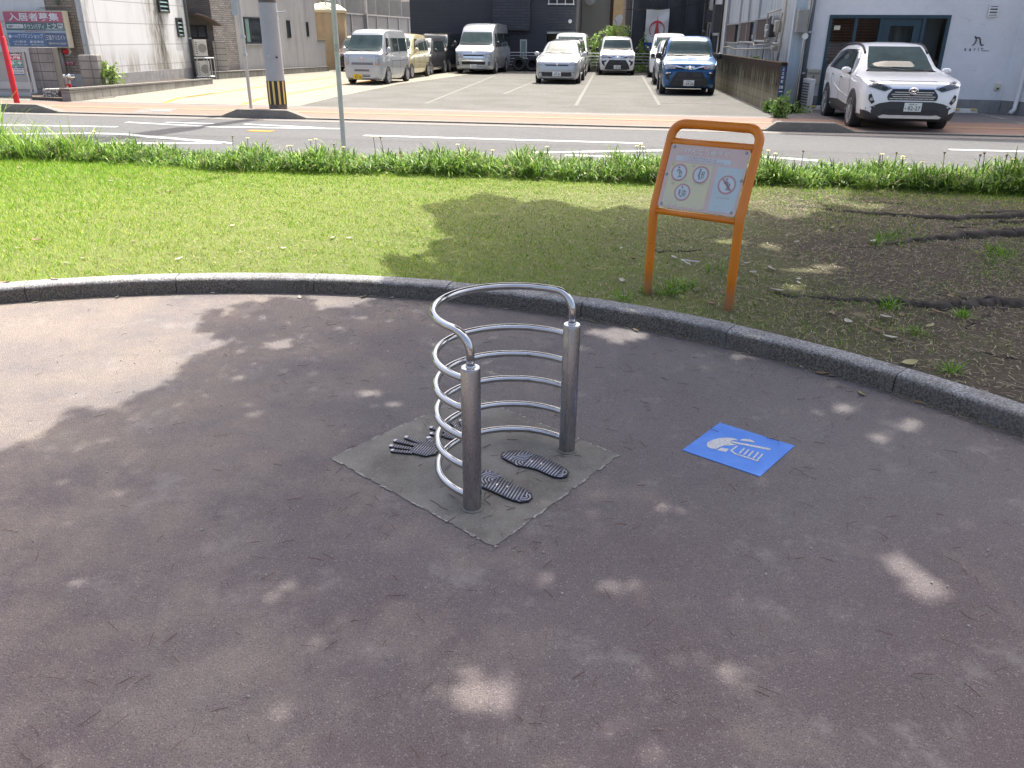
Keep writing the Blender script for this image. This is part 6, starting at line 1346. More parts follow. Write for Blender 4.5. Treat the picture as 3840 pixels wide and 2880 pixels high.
# ---------------------------------------------------------------- dark tiled block and bare concrete block
dA, dB = wB + Vector((.25, 1.2, 0)), G(823, 293); dC = G(905, 287); cD = G(1236, 267.5)
mt['tile_shaded'] = brickmat('shaded_facade_tile', ((dB - dA).normalized().x, (dB - dA).normalized().y), (.10, .088, .078), (.06, .052, .05), (.035, .03, .03), .20, .07, .008, .5, .5, bump=.3)  # front face tile, its shade put into the darker colour
e2 = (dC - dB).normalized(); mt['tile_lit'] = brickmat('lit_facade_tile', (e2.x, e2.y), (.40, .37, .33), (.26, .235, .21), (.12, .11, .10), .22, .075, .010, .5, .5, bump=.3)  # paler copy for the side face, sunlight put into the colour
db = empty('dark_tiled_building', dB, 0, 'dark tiled block with an arched canopy between the white panels and bare concrete', 'building'); dpn = Pl(dA - (dB - dA).normalized() * 1.2, dB)
mb = MB(); wallbox(mb, dpn.A, dB, -.02, 8.6, 1.6); mb.build('front_wall', mt['tile_shaded'], db); mb = MB(); wallbox(mb, dB, dC, -.02, 8.62, .4); mb.build('side_wall', mt['tile_lit'], db)
r = dpn.rect(R2(0, 245), R2(205, 375)); windowpart(dpn, r, db, mt['blackgloss'], mt['winglass'], bars=1)
r = dpn.rect(R2(-20, 120), R2(180, 175)); dpn.box(r, 0, .05).build('transom', mt['winframe'], db)
cn = []
for i in range(9): t = i / 8; cn.append((t, .55 * math.sin(math.pi * .5 * (1 - t)) ))
u0_, z0_ = dpn.uv(R2(20, 130)); u1_, z1_ = dpn.uv(R2(270, 245)); mb = MB()
for i in range(8):
    a, b_ = i / 8, (i + 1) / 8; za = z0_ - (z0_ - z1_) * (a ** 1.7); zb2 = z0_ - (z0_ - z1_) * (b_ ** 1.7)
    mb.prism([dpn.at(u0_ + (u1_ - u0_) * a, za, 0), dpn.at(u0_ + (u1_ - u0_) * b_, zb2, 0), dpn.at(u0_ + (u1_ - u0_) * b_, zb2 - .04, 0), dpn.at(u0_ + (u1_ - u0_) * a, za - .04, 0)], dpn.n * .9)
mb.build('canopy', pm('canopy_brown', (.16, .12, .10), None, 4, .4), db)
# air conditioners on a stand
def aircon(pl, r, label, dp_=.32, grp=None):
    o = empty('air_conditioner', pl.at((r[0] + r[1]) / 2, r[2]), 0, label, 'air conditioner', grp); cm = mt.setdefault('accase', pm('aircon_case', (.56, .54, .48), (.5, .48, .42), 3, .5))
    pl.box(r, 0, dp_).build('case', cm, o, bevel=.012); cu, cz = r[0] + (r[1] - r[0]) * .62, (r[2] + r[3]) / 2; R_ = min((r[3] - r[2]) * .42, (r[1] - r[0]) * .34)
    g = MB()
    for kk in range(1, 7): g.tube([pl.at(cu + R_ * kk / 6 * math.cos(t), cz + R_ * kk / 6 * math.sin(t), dp_ + .012) for t in np.linspace(0, 2 * math.pi, 25)[:-1]], .006, 5, closed=True)
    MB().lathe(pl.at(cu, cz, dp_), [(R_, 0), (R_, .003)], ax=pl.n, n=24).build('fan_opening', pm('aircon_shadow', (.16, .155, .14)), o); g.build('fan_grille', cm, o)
    s_ = MB()
    for kk in range(7): z = r[2] + (r[3] - r[2]) * (.15 + .11 * kk); pl.box((r[0] + .03, r[0] + (r[1] - r[0]) * .2, z, z + .02), dp_, dp_ + .008, s_)
    s_.build('vent_slots', mt['black'], o); return o
ap = Pl(dpn.A + dpn.n * .9, dpn.B + dpn.n * .9)
r1_ = ap.rect(R2(42, 385), R2(185, 545)); r2_ = ap.rect(R2(70, 590), R2(215, 745)); 
aircon(ap, r1_, 'cream air conditioner unit on top of the metal stand beside the dark tiles'); aircon(ap, r2_, 'cream air conditioner unit on the lower tier of the metal stand')
std = MB(); u_a, u_b = ap.uv(R2(70, 560))[0], ap.uv(R2(230, 560))[0]; zs = ap.uv(R2(100, 562))[1]
for u in (u_a, (u_a * .4 + u_b * .6), u_b):
    for o_ in (-.02, .40): std.tube([ap.at(u, 0, o_), ap.at(u, zs, o_)], .02, 6)
for o_ in (-.02, .40): std.tube([ap.at(u_a - .1, zs, o_), ap.at(u_b, zs, o_)], .022, 6); std.tube([ap.at(u_a - .1, .12, o_), ap.at(u_b, .12, o_)], .022, 6)
tag(std.build('metal_stand', mt['galv']), 'galvanised two-tier stand carrying the two air conditioner units', 'stand')
# block pier, low wall, pole in front of the tiles
cp = Pl(dB, cD); kerbL = G(823, 298); lwp = Pl(kerbL, cD + Vector((.25, -.1, 0)))
r = dpn.rect(R2(250, 400), R2(395, 705)); fp = Pl(dB + dpn.n * .35 - (dB - dA).normalized() * 1, dB + dpn.n * .35); ua = fp.uv(R2(262, 500))[0]; ub = fp.uv(R2(395, 560))[0]; zz_ = fp.uv(R2(320, 402))[1]
tag(fp.box((ua, ub, -.02, zz_), -.15, .0).build('block_wall', mt['block2'], bevel=.008), 'beige block pier standing before the dark tiled corner', 'wall')
hL = W(*R2(340, 708), kerbL, kerbL + se9).z; hR = W(*R2(1390, 655), cD, cD + se9).z; nn = Vector((-lwp.e.y, lwp.e.x, 0)) * .35
lw2 = MB().prism([kerbL - Z * .02, cD - Z * .02, cD + Z * hR, kerbL + Z * hL], nn).build('low_wall', mt['block3'], bevel=.01); tag(lw2, 'low wall with a pale coping at the foot of the bare concrete building', 'wall')
MB().prism([kerbL + Z * (hL + .003) - nn * .06, cD + Z * (hR + .003) - nn * .06, cD + Z * (hR + .04) - nn * .06, kerbL + Z * (hL + .04) - nn * .06], nn * 1.1).build('coping', mt['gutter'], lw2)
k = NT('fairfaced_concrete'); u_ = k.dot(k.pos, (cp.e.x, cp.e.y, 0)); z_ = k.dot(k.pos, (0, 0, 1))
c_ = k.mix(k.ramp(k.noise(k.pos, .9, 5, .6), .35, .7), (.43, .42, .395), (.36, .355, .335)); g_ = k.ramp(k.noise(k.scale(k.pos, 2.5, 2.5, .22), 1.3, 6, .75), .50, .68, 0, .65); c_ = k.mix(g_, c_, (.27, .265, .25)); k.bump(k.noise(k.pos, 30, 4, .7), .15, .01); mt['fair'] = k.out(c_, .9)
cb = empty('concrete_building', cp.at(3, 0), 0, 'bare grey concrete building with narrow slit windows left of the parked van', 'building'); cw = Pl(dC - Vector((.12, 0, 0)), cD - Vector((.12, 0, 0)))
uE = cw.uv(R2(1270, 400))[0]; uF = (cw.B - cw.A).length; zLow = cw.uv(R2(1300, 402))[1]
mb = MB(); wallbox(mb, cw.A, cw.at(uE, 0), -.02, 8.6, 4); mb.build('wall', mt['fair'], cb); mb = MB(); wallbox(mb, cw.at(uE, 0), cw.B, -.02, zLow, .3); mb.build('end_wall', mt['fair'], cb); cw.box((uE + .0, uF + .02, zLow + .003, zLow + .06), -.34, .04).build('coping', mt['gutter'], cb)
ru = [cw.uv(R2(562, 300))[0], cw.uv(R2(745, 300))[0]]; r = (ru[0], ru[1], cw.uv(R2(650, 425))[1], cw.uv(R2(650, 168))[1])
f = windowpart(cw, r, cb, mt['winframe'], mt['winglass'], w_=.06); um = r[0] + (r[1] - r[0]) * .26; cw.box((r[0] + .05, um, r[2] + .05, r[3] - .05), .008, .014).build('blind', mt['frost'], f); cw.box((um, um + .06, r[2] + .05, r[3] - .05), .008, .03).build('mullion', mt['winframe'], f); cw.box((r[0] - .05, r[1] + .05, r[2] - .05, r[2]), 0, .09).build('sill', mt['alu'], f)
for p in ((964, 1010, 198, 368), (1154, 1186, 214, 356)):
    ux = (cw.uv(R2(p[0] + 8, 280))[0], cw.uv(R2(p[1] - 4, 280))[0]); r = (ux[0], ux[1], cw.uv(R2((p[0] + p[1]) / 2, p[3]))[1], cw.uv(R2((p[0] + p[1]) / 2, p[2]))[1]); windowpart(cw, r, cb, mt['winframe'], mt['winglass'], w_=.04)
# bush by the white wall, poles
def leafblob(name, c, rad, n, s, mat, stems=0, parent=None):
    V = np.empty((n * 4, 3)); q = rng.normal(0, 1, (n, 3)); q /= np.linalg.norm(q, axis=1)[:, None]; q *= (rng.random(n) ** .45)[:, None] * (1 + .35 * nz(q[:, 0] * 2 + c[0], q[:, 2] * 2, 2))[:, None]
    C = np.array(c)[None] + q * np.array(rad)[None]; u = rng.normal(0, 1, (n, 3)); u /= np.linalg.norm(u, axis=1)[:, None]; v = rng.normal(0, 1, (n, 3)); v -= u * (u * v).sum(1)[:, None]; v /= np.linalg.norm(v, axis=1)[:, None]
    ss = s * rng.uniform(.6, 1.3, n)[:, None]; V[0::4] = C - u * ss; V[1::4] = C - v * ss * .45; V[2::4] = C + u * ss; V[3::4] = C + v * ss * .45
    V[:, 2] = np.maximum(V[:, 2], .02); return numesh(name, V, np.arange(n * 4).reshape(-1, 4), mat, parent)
def bush(c, rad, n, s, mat, label, cat='bush'):
    o = empty('bush', (c[0], c[1], 0), 0, label, cat); 
    leafblob('foliage', c, rad, n, s, mat, parent=o); mb = MB()
    for i in range(5): mb.tube([(c[0] + random.uniform(-.05, .05), c[1], 0), (c[0] + random.uniform(-.6, .6) * rad[0], c[1] + random.uniform(-.5, .5) * rad[1], c[2] + rad[2] * .5)], .012, 5)
    mb.build('stems', mt['bark'], o); return o
q = W(*R1(1040, 770), rA + n_ * 3 + Vector((0, 3.0, 0)), rA + n_ * 3 + Vector((1, 3.0, 0))); bush((q.x + .1, q.y, .50), (.30, .25, .46), 420, .06, mt['bushlight'], 'small light green bush behind the low wall by the white panels')
def pole(name, base, r, h, mat, label, cat, parts=()):
    o = empty(name, base, 0, label, cat); MB().lathe(base, [(r, 0), (r, h)], n=24).build('pole', mat, o, smooth=True); return o
# red pole
b_ = G(68, 403); o = empty('red_pole', b_, 0, 'bright red metal pole standing on the pavement in front of the gate', 'pole'); zc = W(*R1(28, 372), b_, b_ + se9).z
MB().lathe(b_ + Z * .02, [(.060, 0), (.060, zc), (.045, zc + .02)], n=20).build('lower_pole', mt['red'], o, smooth=True); MB().lathe(b_ + Z * (zc + .03), [(.036, 0), (.036, 3.2)], n=20).build('upper_pole', mt['red'], o, smooth=True)
# thin pale pole and pale green pole
b_ = G(944, 424); o = pole('sign_pole', b_, .033, 5, mt['pale_green'], 'thin pale green pole on the far pavement left of the utility pole', 'pole')
for y_ in (355, 530): q = W(*R2(560, y_), b_, b_ + se9); MB().box((b_.x, b_.y, q.z), (.085, .085, .05)).build('clamp', mt['galv'], o)
q = W(*R2(505, 20), b_, b_ + se9); MB().box((b_.x - .10, b_.y, q.z), (.12, .03, .5)).build('sign_back', mt['galv'], o)
b_ = G(1291, 568, .08); o = pole('lamp_pole', b_, .033, 6, mt['pale_green'], 'pale green pole rising out of the border planting in front of the parked van', 'pole'); q = W(*R2(1460, 465), b_, b_ + se9); MB().lathe((b_.x, b_.y, q.z - .045), [(.0345, 0), (.0345, .09)], n=24).build('sticker', pm('sticker_grey', (.25, .26, .24), (.5, .5, .48), 60, .7), o, smooth=True)
# utility pole
b_ = G(1047, 434.5); b_.z = .02; up_ = empty('utility_pole', b_, 0, 'thick grey wrapped utility pole with a black and yellow band near its foot', 'utility pole'); zb1 = W(*R2(895, 1022), b_, b_ + se9).z; zb2 = W(*R2(880, 793), b_, b_ + se9).z; zb3 = W(*R2(795, 38), b_, b_ + se9).z
MB().lathe(b_, [(.186, 0), (.184, zb1)], n=32).build('pole', mt['poleconc'], up_, smooth=True); MB().lathe(b_ + Z * (zb1), [(.188, 0), (.186, zb2 - zb1)], n=32).build('warning_band', mt['black'], up_, smooth=True)
for i in range(11):
    a = 2 * math.pi * i / 11 + .1; mb = MB(); vs = []
    for t in (-.11, 0, .11):
        for z in (zb1 + .005, zb2 - .005): vs.append(b_ + Vector((math.cos(a + t) * .1905, math.sin(a + t) * .1905, z - 0)))
    mb.add(vs, [(0, 2, 3, 1), (2, 4, 5, 3)]); mb.build('yellow_stripe', mt['yellow'], up_)
MB().lathe(b_ + Z * zb2, [(.186, 0), (.178, zb3 - zb2)], n=32).build('wrap', mt['polewrap'], up_, smooth=True); MB().lathe(b_ + Z * zb3, [(.174, 0), (.150, 11 - zb3)], n=32).build('shaft', mt['poleconc'], up_, smooth=True)
q = W(*R2(880, 125), b_, b_ + se9); MB().tube([(b_.x + .17, b_.y - .02, q.z), (b_.x + .36, b_.y - .02, q.z + .03)], .012, 8).build('step_bolt', mt['galv'], up_); MB().lathe((b_.x - .04, b_.y - .178, W(*R2(810, 540), b_, b_ + se9).z), [(.03, 0), (.03, .01)], ax=(0, -1, 0), n=12).build('bolt', mt['galv'], up_); MB().lathe((b_.x + .11, b_.y - .148, W(*R2(910, 556), b_, b_ + se9).z), [(.018, 0), (.018, .03)], ax=(.6, -1, 0), n=12).build('bolt', mt['black'], up_)
MB().box((b_.x, b_.y + .12, 6.9), (.52, .42, 3.0)).build('shadow_box', mt['polewrap'], up_, bevel=.05); MB().box((b_.x - .5, b_.y + .3, 9.3), (.7, .5, .9)).build('transformer', mt['polewrap'], up_, bevel=.05); MB().tube([(b_.x - 1.2, b_.y, 8.4), (b_.x + 1.2, b_.y, 8.4)], .05, 8).build('crossarm', mt['galv'], up_)  # wide box up the pole is unseen, added to broaden the pole's shadow
# overhead cables whose shadows cross the road
for i, (dz, sag) in enumerate(((8.5, .35), (8.0, .45), (7.4, .5), (6.9, .5))):
    pts = [b_ + E_ * t + Vector((0, -.15 - .0 * i, dz - sag * (1 - (abs(t) % 30 / 15 - 1) ** 2))) for t in np.linspace(-30, 30, 41)]
    tag(MB().tube(pts, .016 if i < 3 else .022, 6).build('overhead_cable', mt['black'], smooth='all'), 'black overhead cable strung along the street from the utility pole', 'cable', 'overhead cables along the street')
# ---------------------------------------------------------------- tank, ladder, balconies
tq = Vector((-9.35, 43.2, 0)); zt_ = W(1210, 48, tq, tq + Vector((1, 0, 0))).z; tk = empty('water_tank', tq, 0, 'tan round tank with a domed cream lid behind the concrete building', 'tank')
MB().lathe(tq, [(.95, 0), (.95, zt_)], n=32).build('shell', pm('tank_tan', (.42, .32, .19), (.36, .26, .15), 2, .7, streak=.5), tk, smooth=True); MB().lathe(tq + Z * zt_, [(1.02, 0), (1.04, .12), (.7, .35), (.2, .45)], n=32).build('lid', pm('tank_cream', (.62, .55, .38)), tk, smooth=True)
MB().tube([tq + Vector((-.55, -1.05, 0)), tq + Vector((-.55, -1.05, 6))], .11, 12).build('standpipe_tube', pm('pale_blue_pipe', (.46, .50, .55), None, 3, .4), tk, smooth='all')
lp = Vector((-8.5, 42.6, 0)); ld = MB(); xl = W(1232, 150, lp, lp + Vector((1, 0, 0))).x; xr_ = W(1258, 150, lp, lp + Vector((1, 0, 0))).x
for x in (xl, xr_): ld.tube([(x, 42.6, 1.0), (x, 42.6, 6)], .035, 6)
z = 1.2
while z < 6: ld.tube([(xl, 42.6, z), (xr_, 42.6, z)], .028, 6); z += .32
tag(ld.build('ladder', mt['galv']), 'steel rung ladder beside the tan tank', 'ladder')
bA = Vector((-10.4, 47.0, 0)); bd = Vector((math.sin(math.radians(11.5)), math.cos(math.radians(11.5)), 0)); bA = W(1262, 60, bA, bA + Vector((1, 0, 0))); bA.z = 0; bp = Pl(bA, bA + bd * 22)
fl_ = empty('apartment_balconies', bA, 0, 'grey apartment building with a long access balcony behind the parked vans', 'building'); zr = bp.uv((1275, 45))[1]
zf = zr - 1.95
wallp = Pl(bA - bp.n * 1.6, bA - bp.n * 1.6 + bd * 22)
wallp.box((-1, 24, -.02, 14), -3, 0).build('wall', pm('apartment_wall_tan', (.40, .36, .30), (.36, .32, .27), 2, .8), fl_)
bp.box((-.2, 24, zf - .25, zf), -1.6, .05).build('balcony_slab', mt['concrete'], fl_); bp.box((-.2, 24, zf, zr - .06), -.03, .0).build('balustrade_panel', pm('balustrade_grey', (.30, .31, .32), (.26, .27, .28), 1, .4, streak=.2), fl_); bp.box((-.2, 24, zr - .08, zr), -.05, .04).build('handrail', mt['alu'], fl_)
for i in range(12): bp.box((i * 2.0 - .03, i * 2.0 + .04, zf - .1, zr - .08), 0, .05).build('baluster_post', mt['alu'], fl_)
for i in range(9):
    pf = MB().prism([bp.at(1.6 + i * 2.4, zf, -.15), bp.at(1.6 + i * 2.4, zf, -1.55), bp.at(1.6 + i * 2.4, zr + 1.0, -1.55), bp.at(1.6 + i * 2.4, zr + 1.0, -.15)], bd * .05); pf.build('partition', pm('partition_grey', (.42, .42, .41), None, 3, .6), fl_)
for i, uu in enumerate((0, 3.9)): bp.box((uu + .2, uu + .34, -.02, 12), .02, .14).build('column', mt['alu'], fl_)
# ---------------------------------------------------------------- dark sided house at the back
hA_ = Vector((-5.15, 44.4, 0)); hA_ = W(1543, 200, hA_, hA_ + Vector((1, -.07, 0))); hA_.z = 0; hB_ = W(2153, 200, hA_, hA_ + Vector((1, -.07, 0))); hB_.z = 0; hp = Pl(hA_, hB_)
def siding(name, e, c1, c2, mo, bh=.12, bw=1.8): return brickmat(name, (e.x, e.y), c1, c2, mo, bw, bh, .010, .5, .6, bump=.35, grime=tuple(x * .8 for x in c1))
mt['dsid'] = siding('charcoal_siding', hp.e, (.050, .054, .064), (.042, .046, .055), (.025, .027, .032)); mt['dsid2'] = brickmat('charcoal_shingle', (hp.e.x, hp.e.y), (.060, .065, .076), (.040, .044, .054), (.02, .022, .026), .62, .13, .014, .5, .6, bump=.5, grime=(.035, .04, .045))
hs = empty('charcoal_house', hp.at(6, 0), 0, 'charcoal sided house across the back of the car park', 'building'); hw_ = (hB_ - hA_).length
def hu(px, py=100): return hp.uv((px, py))[0]
def hz(py, px=1900): return hp.uv((px, py))[1]
uo = hu(2052); zo = hz(119, 2100)
mb = MB(); wallbox(mb, hA_, hp.at(uo, 0), -.02, 9, 6); mb.build('wall', mt['dsid'], hs); mb = MB(); wallbox(mb, hp.at(uo, 0), hB_, zo, 9, 6); mb.build('wall', mt['dsid2'], hs)
mb = MB(); wallbox(mb, hp.at(uo, 0) - hp.n * 1.8, hB_ - hp.n * 1.8, -.02, zo - .003, 4); mb.build('porch_wall', pm('porch_beige', (.36, .33, .28), (.3, .28, .24), 3, .7), hs)
hp.box((hu(2146), hw_, -.02, zo - .003), -.3, 0).build('porch_post', mt['dsid'], hs); hp.box((uo, hw_, zo - .10, zo), -1.8, .03).build('soffit', pm('soffit_pale', (.5, .48, .42)), hs)
r = (uo + .15, uo + .75, .3, zo - .45); pp = Pl(hp.A - hp.n * 1.79, hp.B - hp.n * 1.79); windowpart(pp, r, hs, mt['alu'], mt['frost'])
hp.box((hu(1850), hu(1988), hz(113), 9), 0, .35).build('bay', mt['dsid2'], hs)
r = (hu(1951), hu(1977), hz(220, 1960), hz(148, 1960)); windowpart(hp, r, hs, mt['alu'], mt['frost'], w_=.06)
r = (hu(2056), hu(2148), hz(19, 2100), hz(-60, 2100)); hp.box((r[0], r[1], r[2], r[3]), .0, .03).build('balcony_opening', mt['black'], hs); bm_ = MB()
for z in (r[2] + .02, r[2] + .25, r[2] + .48, r[2] + .9): hp.box((r[0] - .05, r[1] + .05, z, z + .045), .05, .10, bm_)
for i in range(4): u = r[0] + (r[1] - r[0]) * i / 3; hp.box((u - .02, u + .02, r[2], r[2] + .95), .06, .11, bm_)
bm_.build('balcony_rail', mt['plate_white'], hs); MB().lathe(hp.at(hu(2137), hz(80, 2137), .0), [(.10, 0), (.09, .08), (.04, .12)], ax=hp.n, n=14).build('wall_light', mt['plate_white'], hs, smooth=True)
hC = hB_ + Vector((.118, .993, 0)) * 7.5; sp_ = Pl(hB_, hC); mt['dsid3'] = siding('charcoal_siding_side', sp_.e, (.075, .08, .09), (.06, .065, .075), (.03, .032, .037)); mb = MB(); mb.prism([hB_ - Z * .02, hC - Z * .02, hC + Z * 9.02, hB_ + Z * 9.02], Vector((-.05, 0, 0))); mb.v = [(a + .055, b_, c_) for a, b_, c_ in mb.v]; mb.build('side_wall', mt['dsid3'], hs)
r = sp_.rect((2168, -10), (2183, 36)); windowpart(sp_, (1.0, 5.5, r[2] * .5 + r[3] * .5 - .2, r[3] + .8), hs, mt['alu'], mt['winglass'])
# downhill pieces behind: cream house, clapboard house, grey post
def backwall(name, px0, px1, Y, z1, mat, label, cat='building', th=5, dy=-.07):
    A = Vector((0, Y, 0)); a = W(px0, 150, A, A + Vector((1, dy, 0))); b2 = W(px1, 150, A, A + Vector((1, dy, 0))); a.z = b2.z = 0; o = empty(name, (a + b2) / 2, 0, label, cat); mb = MB(); wallbox(mb, a, b2, -.02, z1, th); mb.build('wall', mat, o); return o, Pl(a, b2)
mt['cream'] = brickmat('cream_siding', (1, -.07), (.46, .44, .36), (.44, .42, .345), (.30, .29, .24), 2.1, 9, .02, 0, .7, bump=.2, grime=(.38, .36, .30))
o, p_ = backwall('cream_house', 2178, 2294, 50, 10, mt['cream'], 'cream rendered house glimpsed right of the charcoal house'); z_ = p_.uv((2230, 148))[1]; p_.box((.0, (p_.B - p_.A).length, -.02, z_), 0, .08).build('base_course', pm('pale_base', (.42, .46, .45)), o); p_.box(((p_.B - p_.A).length - .18, (p_.B - p_.A).length, 0, 10), 0, .1).build('corner_trim', pm('rust_brown', (.14, .07, .04)), o)
c__ = p_.at(*p_.uv((2212, 0)), .2); MB().lathe(c__, [(.3, 0), (.28, .1), (.1, .16)], ax=p_.n, n=16).build('vent_cap', mt['plate_white'], o)
mt['clap'] = siding('rosy_clapboard', Vector((1, -.07, 0)), (.36, .31, .30), (.30, .26, .25), (.16, .13, .13), .22, 6); o, p_ = backwall('clapboard_house', 2291, 2372, 58, 12, mt['clap'], 'rosy grey clapboard house in the narrow gap behind the bush')
p_.box((.0, .7, 0, 12), 0, .3).build('timber_post', pm('timber_tan', (.42, .32, .18)), o); z0_ = p_.uv((2340, 78))[1]; p_.box((1.0, (p_.B - p_.A).length, 0, z0_), 0, .05).build('lower_cladding', pm('plum_sheet', (.16, .09, .09)), o)
A = Vector((0, 45.5, 0)); a = W(2365, 60, A, A + Vector((1, 0, 0))); MB_ = MB().lathe((a.x, a.y, 0), [(.11, 0), (.11, 9)], n=16).build('steel_post', mt['polewrap'], smooth=True); tag(MB_, 'grey steel post between the clapboard house and the netted scaffold', 'post')
# dish
A = Vector((0, 46.5, 0)); a = W(*R4(1168, 225), A, A + Vector((1, 0, 0))); ds = empty('satellite_dish', a, 0, 'white satellite dish above the white car and bush', 'satellite dish'); ax_ = Vector((-.75, -.55, .35)); MB().lathe(a, [(.05, 0), (.16, .02), (.26, .06), (.34, .11), (.33, .12)], ax=ax_, n=24).build('dish', mt['plate_white'], ds, smooth=True); MB().tube([a + Vector((.05, 0, -.3)), a + ax_ * .4], .015, 6).build('feed_arm', mt['galv'], ds); MB().tube([a, a + Vector((.1, .05, -.6)), (a.x + .1, a.y + .05, 0)], .03, 6).build('mast', mt['galv'], ds)
# netted scaffold
A = Vector((0, 43.6, 0)); a = W(2372, 60, A, A + Vector((1, -.07, 0))); b2 = W(2640, 60, A, A + Vector((1, -.07, 0))); a.z = b2.z = 0; sp2 = Pl(a, b2); ln = (b2 - a).length
sc = empty('scaffold', (a + b2) / 2, 0, 'black netted scaffold wrapping a building at the back right of the car park', 'scaffold'); k = NT('black_net'); wv_ = k.n('ShaderNodeTexWave'); k.l(k.pos, wv_.inputs['Vector']); wv_.inputs['Scale'].default_value = 7; wv_.inputs['Distortion'].default_value = .5; c_ = k.mix(k.ramp(wv_.outputs['Fac'], .3, .8), (.016, .017, .021), (.045, .047, .055)); c_ = k.mix(k.ramp(k.noise(k.pos, 1.2, 5, .7), .4, .7, 0, .6), c_, (.055, .058, .066)); k.bump(k.noise(k.scale(k.pos, 1, 1, .4), 3, 4, .7), .5, .08); mt['net'] = k.out(c_, .8)
nw_ = 14
for i in range(4):
    u0_, u1_ = ln * i / 4, ln * (i + 1) / 4 - .02; vs = []; M1, M2 = 10, 22
    for m in range(M2 + 1):
        for j in range(M1 + 1):
            u = u0_ + (u1_ - u0_) * j / M1; z = .02 + 8.5 * m / M2; off = .10 * math.sin(math.pi * j / M1) * (.5 + .5 * math.sin(z * 2.1 + i)) + .03 * math.sin(u * 9 + z * 2); q = sp2.at(u, z, off); vs.append(q)
    mb = MB(); mb.add(vs, [(m * (M1 + 1) + j, m * (M1 + 1) + j + 1, (m + 1) * (M1 + 1) + j + 1, (m + 1) * (M1 + 1) + j) for m in range(M2) for j in range(M1)]); mb.build('net', mt['net'], sc, smooth='all')
for i in range(5): MB().tube([sp2.at(ln * i / 4, 0, -.12), sp2.at(ln * i / 4, 9, -.12)], .03, 6).build('upright', mt['galv'], sc)
for z in (1.9, 3.8, 5.7): MB().tube([sp2.at(-.1, z, -.06), sp2.at(ln + .1, z, -.06)], .03, 6).build('ledger', mt['galv'], sc)
mb = MB(); wallbox(mb, sp2.at(-.05, 0, -.5), sp2.at(ln, 0, -.5), 0, 8.4, 5); mb.build('hidden_wall', mt['cladding'], sc)
tag(MB().tube([sp2.at(-.3, sp2.uv(R4(1310, 100))[1], .25), sp2.at(1.6, sp2.uv(R4(1500, 90))[1], .3), sp2.at(ln, sp2.uv(R4(2030, 25))[1], .3)], .02, 6).build('cable', mt['black'], smooth='all'), 'sagging black cable strung across the netted scaffold above the banner', 'cable')
# banner with red emblem
bp2 = Pl(sp2.A + sp2.n * .22, sp2.B + sp2.n * .22); uL_ = bp2.uv(R4(1442, 230))[0]; uR_ = bp2.uv(R4(1680, 230))[0]; zT_ = bp2.uv(R4(1570, 88))[1]; zB_ = bp2.uv(R4(1550, 520))[1]; zW = bp2.uv(R4(1550, 432))[1]
bn = empty('banner', bp2.at((uL_ + uR_) / 2, zB_), 0, 'white banner with a red round emblem and blue foot hanging on the black net', 'banner'); vs = []; NU, NV = 14, 26; fi = []
for m in range(NV + 1):
    for j in range(NU + 1): t, s_ = j / NU, m / NV; z = zT_ + (zB_ - zT_) * s_ - .06 * math.sin(math.pi * t) * (1 - s_); vs.append(bp2.at(uL_ + (uR_ - uL_) * t, z, .03 * math.sin(t * 7 + s_ * 5) + .02 * math.sin(s_ * 17 + t * 4)))
mb = MB(); mt['cloth'] = pm('banner_cloth', (.62, .63, .62), (.58, .59, .58), 2, .8); mt['clothblue'] = pm('banner_blue', (.03, .09, .36), None, 2, .8)
for m in range(NV):
    for j in range(NU): fi.append(((m * (NU + 1) + j, m * (NU + 1) + j + 1, (m + 1) * (NU + 1) + j + 1, (m + 1) * (NU + 1) + j), 1 if zT_ + (zB_ - zT_) * (m + .5) / NV < zW else 0))
for f_, mi_ in fi: mb.f.append(f_); mb.m.append(mi_)
mb.v = [tuple(v) for v in vs]; mb.build('cloth', [mt['cloth'], mt['clothblue']], bn, smooth='all')
cu_, cz_ = bp2.uv(R4(1556, 305)); Rr_ = abs(bp2.uv(R4(1636, 305))[0] - cu_) ; em = MB(); P_ = lambda x, y: bp2.at(cu_ + x * Rr_, cz_ + y * Rr_, .055)
def pf(pts): em.prism([P_(*q) for q in pts], bp2.n * .004)
N = 40; ang = np.linspace(math.radians(-42), math.radians(222), N)
for a0, a1 in zip(ang[:-1], ang[1:]):
    def th_(a): return .10 + .20 * max(0, math.sin(a)) ** 2
    pf([(math.cos(a0), math.sin(a0) * 1.05), (math.cos(a1), math.sin(a1) * 1.05), (math.cos(a1) * (1 - th_(a1)), math.sin(a1) * (1.05 - th_(a1))), (math.cos(a0) * (1 - th_(a0)), math.sin(a0) * (1.05 - th_(a0)))])
pf([(-.05, 1.05), (.05, 1.05), (.02, 1.55), (-.02, 1.55)]); pf([(-.10, .80), (.10, .80), (.28, -.35), (.20, -.55), (-.20, -.55), (-.28, -.35)]); pf([(-.24, -.35), (-.18, -.35), (-.22, -.95), (-.52, -.95)]); pf([(.18, -.35), (.24, -.35), (.52, -.95), (.22, -.95)]); pf([(-.62, -.75), (-.70, -.72), (-.50, -.95), (-.40, -.95)]); pf([(.62, -.75), (.70, -.72), (.74, -.95), (.52, -.95)])
em.build('emblem', mt['ink_red'], bn)
